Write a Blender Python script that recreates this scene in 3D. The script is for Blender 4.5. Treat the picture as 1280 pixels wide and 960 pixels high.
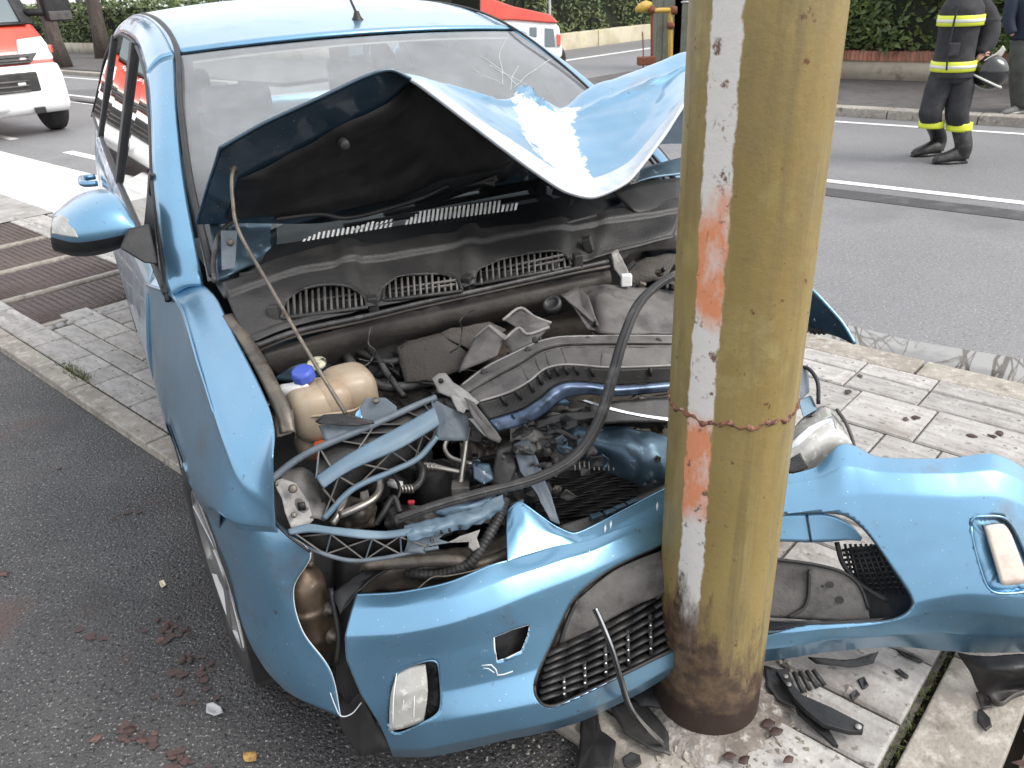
import bpy, bmesh, math, random
import numpy as np
from mathutils import Vector, Matrix, Quaternion
R_ = math.radians
rnd = random.Random(7)
nrg = np.random.default_rng(11)
for o in list(bpy.data.objects): bpy.data.objects.remove(o, do_unlink=True)
scene = bpy.context.scene
col = scene.collection

# ---------------------------------------------------------------- camera
F_PX, CAM_H = 1000.0, 1.6
_up = np.array([-.097, 2.02, 1.0]); _up /= np.linalg.norm(_up)
_fw = np.array([0, 0, -1.0]); _fy = _fw - _up * _fw.dot(_up); _fy /= np.linalg.norm(_fy)
ROT = np.stack([np.cross(_fy, _up), _fy, _up])
CAM = np.array([0, 0, CAM_H])
cd = bpy.data.cameras.new('camera'); cam = bpy.data.objects.new('camera', cd); col.objects.link(cam)
cd.sensor_width = 36; cd.lens = 36 * F_PX / 1280; cd.clip_start = .05; cd.clip_end = 900
cam.matrix_world = Matrix.Translation(Vector(CAM)) @ Matrix([list(r) for r in ROT]).to_4x4()
cd.dof.use_dof = True; cd.dof.focus_distance = 1.9; cd.dof.aperture_fstop = 14
scene.camera = cam

# ---------------------------------------------------------------- sky, sun, exposure
SUN_EL, SUN_AZ = R_(48), R_(112)        # azimuth clockwise from +Y: light comes from the right
world = bpy.data.worlds.new('World'); scene.world = world; world.use_nodes = True
wn = world.node_tree.nodes; wl = world.node_tree.links
bg = wn['Background']; sky = wn.new('ShaderNodeTexSky'); sky.sky_type = 'NISHITA'; sky.sun_disc = False
sky.sun_elevation = SUN_EL; sky.sun_rotation = SUN_AZ; sky.dust_density = 6; sky.air_density = 1.0; sky.ozone_density = 1
hs = wn.new('ShaderNodeHueSaturation'); hs.inputs['Saturation'].default_value = .22
mxw = wn.new('ShaderNodeMix'); mxw.data_type = 'RGBA'; mxw.inputs['Factor'].default_value = .6; mxw.inputs['B'].default_value = (7.6, 7.9, 8.3, 1)   # even cloud layer over the clear sky
wl.new(sky.outputs[0], hs.inputs['Color']); wl.new(hs.outputs[0], mxw.inputs['A']); wl.new(mxw.outputs['Result'], bg.inputs['Color']); bg.inputs['Strength'].default_value = .15
sd = bpy.data.lights.new('sun', 'SUN'); sd.energy = 1.2; sd.angle = R_(22); sd.color = (1, .96, .9)
sun = bpy.data.objects.new('sun', sd); col.objects.link(sun); sun.location = (6, -2, 12)
_d = Vector((math.sin(SUN_AZ) * math.cos(SUN_EL), math.cos(SUN_AZ) * math.cos(SUN_EL), math.sin(SUN_EL)))
sun.rotation_euler = _d.to_track_quat('Z', 'Y').to_euler()
scene.view_settings.view_transform = 'Standard'; scene.view_settings.look = 'None'
scene.view_settings.gamma = 1; scene.view_settings.use_curve_mapping = False
scene.view_settings.exposure = .85

# ---------------------------------------------------------------- measured frames: sight lines, car frame, street frame
def ray(x, y): return ROT @ np.array([(x - 640) / F_PX, -(y - 480) / F_PX, -1.0])
def D(x, y, d): return CAM + ray(x, y) * d
def G(x, y, z=0.0): r = ray(x, y); return CAM + r * ((z - CAM_H) / r[2])
TH = R_(27.2); COX, COY = -.02, 2.12
def L(x, y, z): return np.array([COX + x * math.cos(TH) + y * math.sin(TH), COY + x * math.sin(TH) - y * math.cos(TH), z])
def Linv(w):
    dx, dy = w[0] - COX, w[1] - COY
    return np.array([dx * math.cos(TH) + dy * math.sin(TH), dx * math.sin(TH) - dy * math.cos(TH), w[2]])
SA = R_(43)
def S(u, v, z=0.0): return np.array([u * math.cos(SA) + v * math.sin(SA), -u * math.sin(SA) + v * math.cos(SA), z])

# ---------------------------------------------------------------- mesh helpers
ORG = {}
def tag(o, label=None, cat=None, group=None, kind=None):
    if label: o['label'] = label
    if cat: o['category'] = cat
    if group: o['group'] = group
    if kind: o['kind'] = kind
    return o
def root(name, loc, label, cat, group=None):
    o = bpy.data.objects.new(name, None); col.objects.link(o); o.location = Vector(loc); o.empty_display_size = .1
    ORG[o.name] = np.array(loc, float); tag(o, label, cat, group); return o
def org(parent):
    while parent is not None:
        if parent.name in ORG: return ORG[parent.name]
        parent = parent.parent
    return np.zeros(3)
def obj(name, V, Fc, mat, parent=None, smooth=True, thick=0, bevel=0, off=0, sub=0, kind=None):
    V = np.asarray(V, float)
    if parent is None:
        o0 = V.mean(0); o0[2] = V[:, 2].min()
    else: o0 = org(parent)
    me = bpy.data.meshes.new(name); me.from_pydata((V - o0).tolist(), [], [list(map(int, f)) for f in Fc])
    me.validate(); me.update()
    mats = mat if isinstance(mat, (list, tuple)) else [mat]
    for m in mats: me.materials.append(m)
    if smooth: me.polygons.foreach_set('use_smooth', [True] * len(me.polygons))
    o = bpy.data.objects.new(name, me); col.objects.link(o)
    if parent is None: o.location = Vector(o0); ORG[o.name] = o0
    else: o.parent = parent
    if sub:
        m = o.modifiers.new('sub', 'SUBSURF'); m.levels = m.render_levels = sub
    if thick:
        m = o.modifiers.new('sol', 'SOLIDIFY'); m.thickness = thick; m.offset = off
    if bevel:
        m = o.modifiers.new('bev', 'BEVEL'); m.width = bevel; m.segments = 2; m.limit_method = 'ANGLE'; m.angle_limit = R_(40)
        me.polygons.foreach_set('use_smooth', [True] * len(me.polygons))
        w = o.modifiers.new('wn', 'WEIGHTED_NORMAL'); w.keep_sharp = True
    if kind: o['kind'] = kind
    return o
def cr(P, n, ten=0.0):
    """Catmull-Rom through the points P (k,dim) -> n samples"""
    P = np.asarray(P, float); k = len(P)
    if k == 2:
        t = np.linspace(0, 1, n).reshape((-1,) + (1,) * (P.ndim - 1)); return P[0] * (1 - t) + P[1] * t
    E = np.concatenate([[2 * P[0] - P[1]], P, [2 * P[-1] - P[-2]]])
    t = np.linspace(0, k - 1, n); i = np.minimum(t.astype(int), k - 2); f = (t - i)
    f = f.reshape((-1,) + (1,) * (P.ndim - 1))
    a, b, c, d = E[i], E[i + 1], E[i + 2], E[i + 3]
    k_ = .5 * (1 - ten); m0 = (c - a) * k_; m1 = (d - b) * k_; f2 = f * f; f3 = f2 * f
    return b * (2 * f3 - 3 * f2 + 1) + m0 * (f3 - 2 * f2 + f) + c * (-2 * f3 + 3 * f2) + m1 * (f3 - f2)
def surf(rows, nr, nc, tr=0.0, tc=0.0):
    A = np.asarray(rows, float); A = cr(A, nr, tr); A = np.swapaxes(cr(np.swapaxes(A, 0, 1), nc, tc), 0, 1); return A
def px(rows): return [[D(*p) for p in r] for r in rows]
def gridfaces(nr, nc, closed=False):
    f = []
    for i in range(nr - 1):
        for j in range(nc - (0 if closed else 1)):
            k = (j + 1) % nc; f.append((i * nc + j, i * nc + k, (i + 1) * nc + k, (i + 1) * nc + j))
    return f
def hn(P, s, seed=0):
    """cheap smooth pseudo noise in [-1,1] for points P"""
    P = np.asarray(P) * s + seed * 3.17
    return (np.sin(P[..., 0] * 1.7 + 1.3 * np.sin(P[..., 1] * 1.1 + seed)) + np.sin(P[..., 1] * 2.1 + 1.7 * np.sin(P[..., 2] * 1.3)) + np.sin(P[..., 2] * 1.9 + 1.1 * np.sin(P[..., 0] * 2.3))) / 3
def gnorm(A):
    du = np.gradient(A, axis=0); dv = np.gradient(A, axis=1); n = np.cross(du, dv); return n / (np.linalg.norm(n, axis=2, keepdims=True) + 1e-9)
def patch(name, rows, mat, parent, nr=24, nc=32, thick=.003, crump=0, cs=20, seed=1, world_=False, keep=None, smooth=True, tr=0.0, tc=0.0):
    A = surf(rows if world_ else px(rows), nr, nc, tr, tc)
    if crump: A = A + gnorm(A) * ((1.2 * np.abs(hn(A, cs, seed)) - 1.0 * np.abs(hn(A, cs * 1.7, seed + 2)) + .3 * hn(A, cs * 2.6, seed)) * crump)[..., None]
    f = gridfaces(nr, nc)
    if keep is not None:
        cen = lambda q: A.reshape(-1, 3)[list(q)].mean(0)
        f = [q for q in f if keep(cen(q))]
    return obj(name, A.reshape(-1, 3), f, mat, parent, thick=thick, smooth=smooth)
def tube_geo(P, r, n=8, seg=None, ell=1.0, cap=True):
    P = np.asarray(P, float)
    rr = np.full(len(P), r) if np.isscalar(r) else np.asarray(r, float)
    if seg: 
        rr = cr(rr[:, None], seg)[:, 0]; P = cr(P, seg)
    V = []; T = np.gradient(P, axis=0); T /= np.linalg.norm(T, axis=1, keepdims=True) + 1e-12
    a = np.array([0, 0, 1.0]) if abs(T[0][2]) < .9 else np.array([1.0, 0, 0])
    n0 = np.cross(T[0], a); n0 /= np.linalg.norm(n0)
    for i in range(len(P)):
        n0 = n0 - T[i] * n0.dot(T[i]); n0 /= np.linalg.norm(n0) + 1e-12; b = np.cross(T[i], n0)
        for k in range(n):
            t = 2 * math.pi * k / n; V.append(P[i] + rr[i] * (n0 * math.cos(t) + b * math.sin(t) * ell))
    f = [(q[0], q[3], q[2], q[1]) for q in gridfaces(len(P), n, True)]
    if cap: f += [tuple(range(n)), tuple(reversed(range((len(P) - 1) * n, len(P) * n)))]
    return np.array(V), f
def tube(name, P, r, mat, parent, n=8, seg=None, ell=1.0, pix=True):
    if pix: P = [D(*p) for p in P]
    V, f = tube_geo(P, r, n, seg, ell); return obj(name, V, f, mat, parent)
class MB:
    def __init__(s): s.V = []; s.F = []
    def add(s, V, f):
        b = len(s.V); s.V += [tuple(v) for v in V]; s.F += [tuple(i + b for i in q) for q in f]; return s
    def box(s, c, h, ax=None):
        """box: centre c, half sizes h, axes rows ax"""
        ax = np.eye(3) if ax is None else np.asarray(ax, float); c = np.asarray(c, float)
        V = [c + ax[0] * h[0] * x + ax[1] * h[1] * y + ax[2] * h[2] * z for x in (-1, 1) for y in (-1, 1) for z in (-1, 1)]
        return s.add(V, [(0, 1, 3, 2), (4, 6, 7, 5), (0, 4, 5, 1), (2, 3, 7, 6), (0, 2, 6, 4), (1, 5, 7, 3)])
    def bar(s, a, b, w, t, up=(0, 0, 1)):
        a = np.asarray(a, float); b = np.asarray(b, float); d = b - a; l = np.linalg.norm(d); d = d / l
        n = np.cross(d, np.asarray(up, float)); n /= np.linalg.norm(n) + 1e-9; q = np.cross(n, d)
        return s.box((a + b) / 2, (l / 2, w / 2, t / 2), (d, n, q))
    def tube(s, P, r, n=8, seg=None): return s.add(*tube_geo(P, r, n, seg))
    def prism(s, O, nrm, t):
        """outline O (k,3) extruded by nrm*t"""
        O = np.asarray(O, float); k = len(O); nrm = np.asarray(nrm, float); nrm = nrm / np.linalg.norm(nrm)
        V = list(O) + list(O - nrm * t)
        return s.add(V, [tuple(range(k)), tuple(reversed(range(k, 2 * k)))] + [(i, i + k, (i + 1) % k + k, (i + 1) % k) for i in range(k)])
    def lathe(s, prof, o, ax, n=20):
        ax = np.asarray(ax, float); ax /= np.linalg.norm(ax); a = np.array([0, 0, 1.0]) if abs(ax[2]) < .9 else np.array([1.0, 0, 0])
        e = np.cross(ax, a); e /= np.linalg.norm(e); g = np.cross(ax, e); o = np.asarray(o, float); V = []
        for (r, h) in prof:
            for k in range(n):
                t = 2 * math.pi * k / n; V.append(o + ax * h + (e * math.cos(t) + g * math.sin(t)) * r)
        return s.add(V, gridfaces(len(prof), n, True) + [tuple(reversed(range(n))), tuple(range((len(prof) - 1) * n, len(prof) * n))])
    def build(s, name, mat, parent=None, **k): return obj(name, s.V, s.F, mat, parent, **k)
def sheet(name, O, mat, parent=None, t=.003, pix=True, bend=0, wr=.05, rag=.012, **k):
    """torn or bent sheet from an outline of (x,y,d) sight points: ragged edge, rings to the centre, wrinkled"""
    P = np.array([D(*p) for p in O]) if pix else np.asarray(O, float)
    c = P.mean(0); nn = np.zeros(3)
    for i in range(len(P)): nn += np.cross(P[i] - c, P[(i + 1) % len(P)] - c)
    nn /= np.linalg.norm(nn) + 1e-12; size = np.linalg.norm(P - c, axis=1).mean()
    sd = int(abs(c[0] * 977 + c[1] * 613 + c[2] * 331) * 10) % 997; rg = np.random.default_rng(sd)
    E = []
    for i in range(len(P)):
        a, b = P[i], P[(i + 1) % len(P)]; m = max(2, min(5, int(np.linalg.norm(b - a) / .014)))
        for j in range(m): E.append(a + (b - a) * j / m + (rg.normal(0, rag * size, 3) if j else 0))
    E = np.array(E); n = len(E); V = []; rings = (1, .78, .52, .26)
    for r in rings:
        q = c + (E - c) * r + nn * (bend * (1 - r) + hn(c + (E - c) * r, 1.6 / size, sd % 7)[:, None] * size * wr); V += list(q)
    V.append(c + nn * bend); f = gridfaces(len(rings), n, True) + [((len(rings) - 1) * n + j, (len(rings) - 1) * n + (j + 1) % n, len(rings) * n) for j in range(n)]
    return obj(name, V, f, mat, parent, thick=t, smooth=True, **k)
def copy_of(o, loc=None, rz=None):
    c = o.copy(); col.objects.link(c)
    if loc is not None: c.location = Vector(loc)
    if rz is not None: c.rotation_euler = (0, 0, rz)
    return c

# ---------------------------------------------------------------- materials
def mat(name, base, rough=.6, metal=0.0, spec=.5, coat=0.0, noise=None, bump=0, bs=60, trans=0, ior=1.45, alpha=1, emit=None, coords='Object', coat_r=.05):
    """noise: list of (colour, scale, lo, hi, detail, stretch) layers mixed over the base by thresholded noise"""
    m = bpy.data.materials.new(name); m.use_nodes = True; nt = m.node_tree; N = nt.nodes; K = nt.links; p = N['Principled BSDF']
    p.inputs['Base Color'].default_value = (*base, 1); p.inputs['Roughness'].default_value = rough; p.inputs['Metallic'].default_value = metal
    p.inputs['Specular IOR Level'].default_value = spec; p.inputs['Coat Weight'].default_value = coat; p.inputs['Coat Roughness'].default_value = coat_r
    p.inputs['Transmission Weight'].default_value = trans; p.inputs['IOR'].default_value = ior; p.inputs['Alpha'].default_value = alpha
    if emit: p.inputs['Emission Color'].default_value = (*emit[0], 1); p.inputs['Emission Strength'].default_value = emit[1]
    tc = N.new('ShaderNodeTexCoord'); co = tc.outputs[coords]
    cur = None
    for lay in (noise or []):
        c, sc, lo, hi = lay[:4]; det = lay[4] if len(lay) > 4 else 5; st = lay[5] if len(lay) > 5 else None
        x = N.new('ShaderNodeTexNoise'); x.inputs['Scale'].default_value = sc; x.inputs['Detail'].default_value = det; x.inputs['Roughness'].default_value = .62
        if st:
            mp = N.new('ShaderNodeMapping'); mp.inputs['Scale'].default_value = st[:3]
            if len(st) > 3: mp.inputs['Rotation'].default_value = (0, 0, st[3])
            K.new(co, mp.inputs['Vector']); K.new(mp.outputs[0], x.inputs['Vector'])
        else: K.new(co, x.inputs['Vector'])
        r = N.new('ShaderNodeMapRange'); r.inputs['From Min'].default_value = lo; r.inputs['From Max'].default_value = hi; K.new(x.outputs[0], r.inputs['Value'])
        mx = N.new('ShaderNodeMix'); mx.data_type = 'RGBA'
        if cur is None: mx.inputs['A'].default_value = (*base, 1)
        else: K.new(cur, mx.inputs['A'])
        mx.inputs['B'].default_value = (*c, 1); K.new(r.outputs[0], mx.inputs['Factor']); cur = mx.outputs['Result']
    if cur is not None: K.new(cur, p.inputs['Base Color'])
    if bump:
        x = N.new('ShaderNodeTexNoise'); x.inputs['Scale'].default_value = bs; x.inputs['Detail'].default_value = 4; K.new(co, x.inputs['Vector'])
        b = N.new('ShaderNodeBump'); b.inputs['Strength'].default_value = min(1, bump); b.inputs['Distance'].default_value = .01; K.new(x.outputs[0], b.inputs['Height']); K.new(b.outputs[0], p.inputs['Normal'])
    return m
def ornd(m, amt):
    """vary brightness per object"""
    nt = m.node_tree; p = nt.nodes['Principled BSDF']; oi = nt.nodes.new('ShaderNodeObjectInfo'); h = nt.nodes.new('ShaderNodeHueSaturation'); r = nt.nodes.new('ShaderNodeMapRange')
    r.inputs['To Min'].default_value = 1 - amt; r.inputs['To Max'].default_value = 1 + amt; nt.links.new(oi.outputs['Random'], r.inputs['Value']); nt.links.new(r.outputs[0], h.inputs['Value'])
    i = p.inputs['Base Color']
    if i.is_linked: nt.links.new(i.links[0].from_socket, h.inputs['Color'])
    else: h.inputs['Color'].default_value = i.default_value
    nt.links.new(h.outputs[0], i); return m
M = {}

# ================================================================ MATERIALS OF THE PLACE
M['asph'] = mat('asphalt_forecourt', (.046, .044, .044), .58, noise=[((.075, .071, .070), 3, .42, .72), ((.30, .292, .28), 120, .60, .68, 2), ((.010, .009, .010), 75, .56, .66, 2), ((.085, .048, .040), 2.3, .58, .72, 9), ((.02, .019, .02), 1.1, .55, .75, 5)], bump=1, bs=105)
M['road'] = mat('asphalt_road', (.155, .152, .156), .55, noise=[((.20, .197, .20), .5, .4, .7), ((.36, .355, .35), 75, .58, .70, 2), ((.075, .073, .075), 55, .58, .7, 2), ((.11, .108, .112), .25, .55, .66, 6, (1, 1, 1))], bump=.6, bs=90)
M['farwalk'] = mat('asphalt_far_pavement', (.075, .068, .066), .8, noise=[((.11, .10, .095), 1.2, .4, .7), ((.05, .044, .042), 6, .5, .7)], bump=.5, bs=50)
M['kerb'] = mat('kerb_stone', (.30, .27, .23), .85, noise=[((.20, .175, .15), 3, .4, .68), ((.40, .37, .33), 25, .5, .7), ((.12, .10, .08), 9, .58, .72)], bump=.5, bs=70)
M['ground'] = mat('soil', (.10, .085, .065), .95, noise=[((.06, .05, .04), 4, .4, .7)], bump=.4, bs=20)
M['mortar'] = mat('paving_joint', (.15, .135, .115), .95, noise=[((.085, .08, .06), 7, .5, .65)], bump=.6, bs=60)
M['paver'] = ornd(mat('stone_paver', (.335, .315, .297), .68, noise=[((.20, .18, .168), 5, .42, .72, 6, (1, 7, 1, -SA)), ((.42, .40, .375), 16, .5, .75), ((.16, .135, .12), 2.6, .50, .72, 7), ((.10, .085, .07), 34, .60, .72, 3)], bump=.45, bs=45), .14)
M['paint'] = mat('road_paint', (.68, .67, .65), .6, noise=[((.20, .20, .20), 14, .56, .75, 6)])
M['pale'] = mat('pale_paving', (.30, .285, .27), .8, noise=[((.20, .185, .17), 2, .45, .7), ((.36, .345, .325), 12, .5, .7)], bump=.3)
M['band'] = mat('white_band_paint', (.60, .595, .58), .6, noise=[((.42, .41, .40), 3, .45, .7), ((.25, .245, .24), 16, .58, .75, 6)])
M['puddle'] = mat('puddle_water', (.16, .15, .135), .02, ior=2.1, noise=[((.07, .06, .05), 1.7, .52, .6)])
M['cover'] = mat('cast_iron_cover', (.085, .062, .055), .62, metal=.25, noise=[((.12, .09, .08), 3, .4, .7), ((.05, .04, .035), 25, .5, .7)])
M['moss'] = mat('moss', (.10, .12, .035), .95, noise=[((.05, .05, .02), 30, .45, .6), ((.20, .19, .07), 60, .55, .7)])
M['leafbr'] = ornd(mat('dead_leaf', (.095, .050, .040), .6, noise=[((.05, .028, .024), 40, .4, .65)]), .5)
M['leafye'] = mat('yellow_leaf', (.42, .26, .08), .7, noise=[((.20, .11, .04), 60, .45, .65)])
M['hleaf'] = mat('laurel_leaf', (.070, .108, .032), .48, spec=.4, noise=[((.15, .185, .058), 3.0, .42, .68), ((.034, .056, .02), 1.7, .5, .7), ((.17, .18, .06), 9, .63, .72)])
M['hleaf2'] = mat('ivy_leaf', (.095, .135, .048), .5, noise=[((.19, .215, .09), 2.5, .45, .7), ((.035, .05, .022), 1.2, .5, .7)])
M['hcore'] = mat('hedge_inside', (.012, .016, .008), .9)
M['bark'] = mat('bark', (.085, .066, .056), .9, noise=[((.045, .035, .03), 9, .4, .65, 6, (1, 1, .2)), ((.13, .11, .095), 20, .55, .7)], bump=.8, bs=25)
M['twig'] = mat('twig', (.045, .035, .03), .9)
M['render'] = mat('wall_plaster', (.42, .37, .30), .9, noise=[((.30, .26, .20), 1.3, .4, .7), ((.20, .17, .12), 4, .55, .7)], bump=.3)
M['render2'] = mat('garden_wall_plaster', (.56, .50, .38), .9, noise=[((.38, .33, .22), .9, .45, .65), ((.50, .46, .22), 2.1, .58, .7)], bump=.3)
M['brick'] = ornd(mat('brick', (.33, .135, .085), .85, noise=[((.22, .10, .07), 14, .4, .65), ((.40, .22, .16), 30, .55, .7)], bump=.4), .25)
M['house'] = mat('house_plaster', (.80, .77, .72), .9, noise=[((.70, .67, .62), 1, .4, .7)])
M['dark'] = mat('dark_glass', (.02, .024, .03), .08, spec=.8)

# ================================================================ GROUND, ROAD, PAVEMENT (street frame: u along the road, v across it)
def quad(name, u0, u1, v0, v1, z, m, parent=None, kind='structure', n=1, thick=0):
    V = [S(u0 + (u1 - u0) * i / n, v, z) for i in range(n + 1) for v in (v0, v1)]
    f = [(2 * i, 2 * i + 2, 2 * i + 3, 2 * i + 1) for i in range(n)]
    o = obj(name, V, f, m, parent, smooth=False, thick=thick, off=-1)
    if parent is None: o['kind'] = kind
    return o
g = 420
quad('ground', -g, g, -g, g, -.09, M['ground'])
quad('asphalt_forecourt', -26, 14, -9, 1.035, 0, M['asph'])
rd = quad('road', -140, 60, 3.9, 10.62, -.035, M['road'])
sdr = quad('side_road', -15.2, -9.4, 10.63, 80, -.037, M['road'])
quad('far_pavement', -9.4, 60, 10.85, 13.8, .06, M['farwalk'])
quad('far_pavement', -140, -15.2, 9.9, 14.6, .045, M['farwalk'])
def markings(parent, name, segs):
    for (u0, u1, v0, v1) in segs: quad(name, u0, u1, v0, v1, -.031, M['paint'], parent)
markings(rd, 'lane_line', [(-60, 30, 7.02, 7.13)])
markings(rd, 'edge_line', [(-8.6, 30, 10.14, 10.24), (-60, -16.5, 9.0, 9.1)])
markings(rd, 'dash', [(-11.3, -10.0, 3.92, 4.05), (-17.6, -16.2, 6.5, 6.66), (-23.5, -22, 6.5, 6.66), (-14.4, -13.2, 3.95, 4.07)])
quad('tar_seam', -60, 30, 6.55, 6.82, -.031, mat('tar_patch', (.05, .048, .05), .6, noise=[((.085, .083, .085), 5, .5, .62)], bump=.5), rd)
quad('side_line', -13.1, -12.9, 15.2, 20.2, -.033, M['paint'], sdr)
# far kerb and near kerb as stones
kerb = obj('kerb', [S(-9.3, 10.62, -.04), S(40, 10.62, -.04), S(40, 10.66, -.04), S(-9.3, 10.66, -.04)], [(0, 1, 2, 3)], M['kerb']); kerb['kind'] = 'structure'
uu = np.array([math.cos(SA), -math.sin(SA), 0]); vv = np.array([math.sin(SA), math.cos(SA), 0]); zz = np.array([0, 0, 1.0]); SAX = np.stack([uu, vv, zz])
for i in range(16):
    MB().box(S(-9 + i * 1.01, 10.75, .01), (.5, .12, .062), SAX).build('kerb_stone', M['kerb'], kerb, bevel=.015)
for i in range(9):
    MB().box(S(-27 + i * 1.21, 9.6, .0), (.6, .12, .055), SAX).build('kerb_stone', M['kerb'], kerb, bevel=.015)
for i in range(10):
    MB().box(S(-7.4 + i * 1.01, 3.535, -.03), (.5, .085, .058), SAX).build('kerb_stone', M['kerb'], kerb, bevel=.008)
# puddle in the gutter
pu = [S(u, v, -.028) for u, v in [(-1.75, 3.66), (-1.3, 3.64), (-.6, 3.635), (.4, 3.63), (1.6, 3.64), (2.2, 3.75), (1.2, 4.04), (.3, 4.0), (-.5, 4.02), (-1.0, 3.94), (-1.4, 3.97), (-1.8, 3.82)]]
quad('gutter', -60, 40, 3.60, 3.91, -.04, M['road'])
pud = obj('puddle', pu, [tuple(range(len(pu)))], M['puddle'], smooth=False); pud['kind'] = 'structure'
# sidewalk bed and pavers
sw = quad('sidewalk', -26, -.24, 1.13, 3.455, .002, M['mortar'])
quad('sidewalk_beyond', -.02, 20, 1.13, 3.455, .004, M['ground'])
pmesh = {}
def paver_mesh(l, w):
    k = (round(l, 3), round(w, 3))
    if k not in pmesh:
        b = .006; h = .026; l2, w2 = l / 2 - .003, w / 2 - .003
        V = [(-l2, -w2, 0), (l2, -w2, 0), (l2, w2, 0), (-l2, w2, 0), (-l2, -w2, h - b), (l2, -w2, h - b), (l2, w2, h - b), (-l2, w2, h - b), (-l2 + b, -w2 + b, h), (l2 - b, -w2 + b, h), (l2 - b, w2 - b, h), (-l2 + b, w2 - b, h)]
        f = [(8, 9, 10, 11)] + [(i, (i + 1) % 4, (i + 1) % 4 + 4, i + 4) for i in range(4)] + [(i + 4, (i + 1) % 4 + 4, (i + 1) % 4 + 8, i + 8) for i in range(4)]
        me = bpy.data.meshes.new('paver'); me.from_pydata(V, [], f); me.materials.append(M['paver']); pmesh[k] = me
    return pmesh[k]
swo = ORG[sw.name]
rp = random.Random(3)
pieces = []
def lay(u0, u1, v0, v1, rows, lens):
    v = v0; i = 0
    while v < v1 - .05:
        w = min(rows[i % 5], v1 - v); i += 1; u = u1
        while u > u0:
            l = min(rp.choice(lens), u - u0)
            if l < .05: break
            c = (u - l / 2, v + w / 2); u -= l
            if c[0] < -4.72 and c[0] > -7.9 and 1.27 < c[1] < 2.12: continue
            q = S(c[0], c[1], .03); k = ROT.T @ (q - CAM); X = 640 + F_PX * k[0] / -k[2]; Yp = 480 - F_PX * k[1] / -k[2]
            seen = -20 < X < 1300 and Yp < 980 and (X < 225 or X > 930 or Yp > 830)
            pieces.append((0 if seen else 1, -k[2], c, l, w))
        v += w
lay(-2.2, -.25, 1.14, 3.45, [.235, .16, .235, .30, .16], [.20, .30, .30, .40, .48])
lay(-7.6, -2.2, 1.14, 3.45, [.165, .115, .165, .21, .115], [.16, .22, .22, .30, .36])
pieces.sort(); rest = MB()
for n, (hid, dd, c, l, w) in enumerate(pieces):
    if n < 300 and not hid:
        o = bpy.data.objects.new('paver', paver_mesh(l, w)); col.objects.link(o); o.parent = sw
        q = S(c[0], c[1], .004 + rp.uniform(-.0025, .003)) - swo; o.location = Vector(q); o.rotation_euler = (rp.uniform(-.008, .008), rp.uniform(-.008, .008), -SA + rp.uniform(-.01, .01))
    else: rest.box(S(c[0], c[1], .016), (l / 2 - .004, w / 2 - .004, .013), SAX)
rest.build('paving_field', M['paver'], sw, smooth=False, kind='stuff')
quad('pale_paving', -15, -7.62, 1.14, 2.44, .026, M['pale'], sw)
quad('white_band', -19, -7.62, 2.45, 3.42, .012, M['band'], sw)
quad('road_edge', -30, -8.0, 3.43, 3.9, -.03, M['road'], sw)
# edging stones along the forecourt and across by the pole
ed = obj('edging', [S(-14, 1.03, 0.0015), S(-.02, 1.03, .0015), S(-.02, 1.05, .0015), S(-14, 1.05, .0015)], [(0, 1, 2, 3)], M['kerb']); ed['kind'] = 'structure'
u = -.24
while u > -13:
    l = rp.choice([.78, .98, .88]); MB().box(S(u - l / 2, 1.085, .01), (l / 2 - .004, .049, .024), SAX).build('edging_stone', M['kerb'], ed, bevel=.007); u -= l
v = 1.04
while v < 3.4:
    l = .8; MB().box(S(-.135, v + l / 2, .008), (.088, l / 2 - .004, .024), SAX).build('edging_stone', M['kerb'], ed, bevel=.007); v += l
# iron covers set into the sidewalk
for i, (u0, u1) in enumerate([(-5.34, -4.78), (-6.02, -5.44), (-6.74, -6.12), (-7.6, -6.84)]):
    r = root('access_cover', S((u0 + u1) / 2, 1.69, .0), ['brown ribbed iron access cover nearest the edging moss', 'brown iron access cover second from the mossy end', 'brown iron access cover third from the mossy end, below the mirror', 'brown iron access cover farthest along the sidewalk'][i], 'manhole cover', 'iron covers in the sidewalk')
    MB().box(S((u0 + u1) / 2, 1.69, .012), ((u1 - u0) / 2 - .012, .40, .012), SAX).build('plate', M['cover'], r)
    MB().box(S(u1 + .02, 1.69, .014), (.028, .41, .014), SAX).build('frame_bar', M['kerb'], r)
    m = MB()
    for a in range(int((u1 - u0 - .05) / .035)):
        for b in range(20): m.box(S(u0 + .035 + a * .035, 1.31 + b * .04, .0255), (.012, .007, .002), SAX)
    m.build('tread_pattern', M['cover'], r, smooth=False, kind='stuff')
# cobbles round the covers
cob = MB()
for i in range(60):
    u0 = -7.7 + i * .052; q = S(u0, 2.16 + rp.uniform(-.015, .015), .012); cob.lathe([(.022, 0), (.03, .012), (.016, .024)], q, (0, 0, 1), 7)
    q = S(u0, 1.225 + rp.uniform(-.015, .015), .012); cob.lathe([(.022, 0), (.03, .012), (.016, .024)], q, (0, 0, 1), 7)
for i in range(16): cob.lathe([(.022, 0), (.032, .012), (.016, .024)], S(-4.70 + rp.uniform(-.01, .02), 1.25 + i * .057, .012), (0, 0, 1), 7)
cob.build('cobble_border', M['pale'], sw, kind='stuff')
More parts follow.
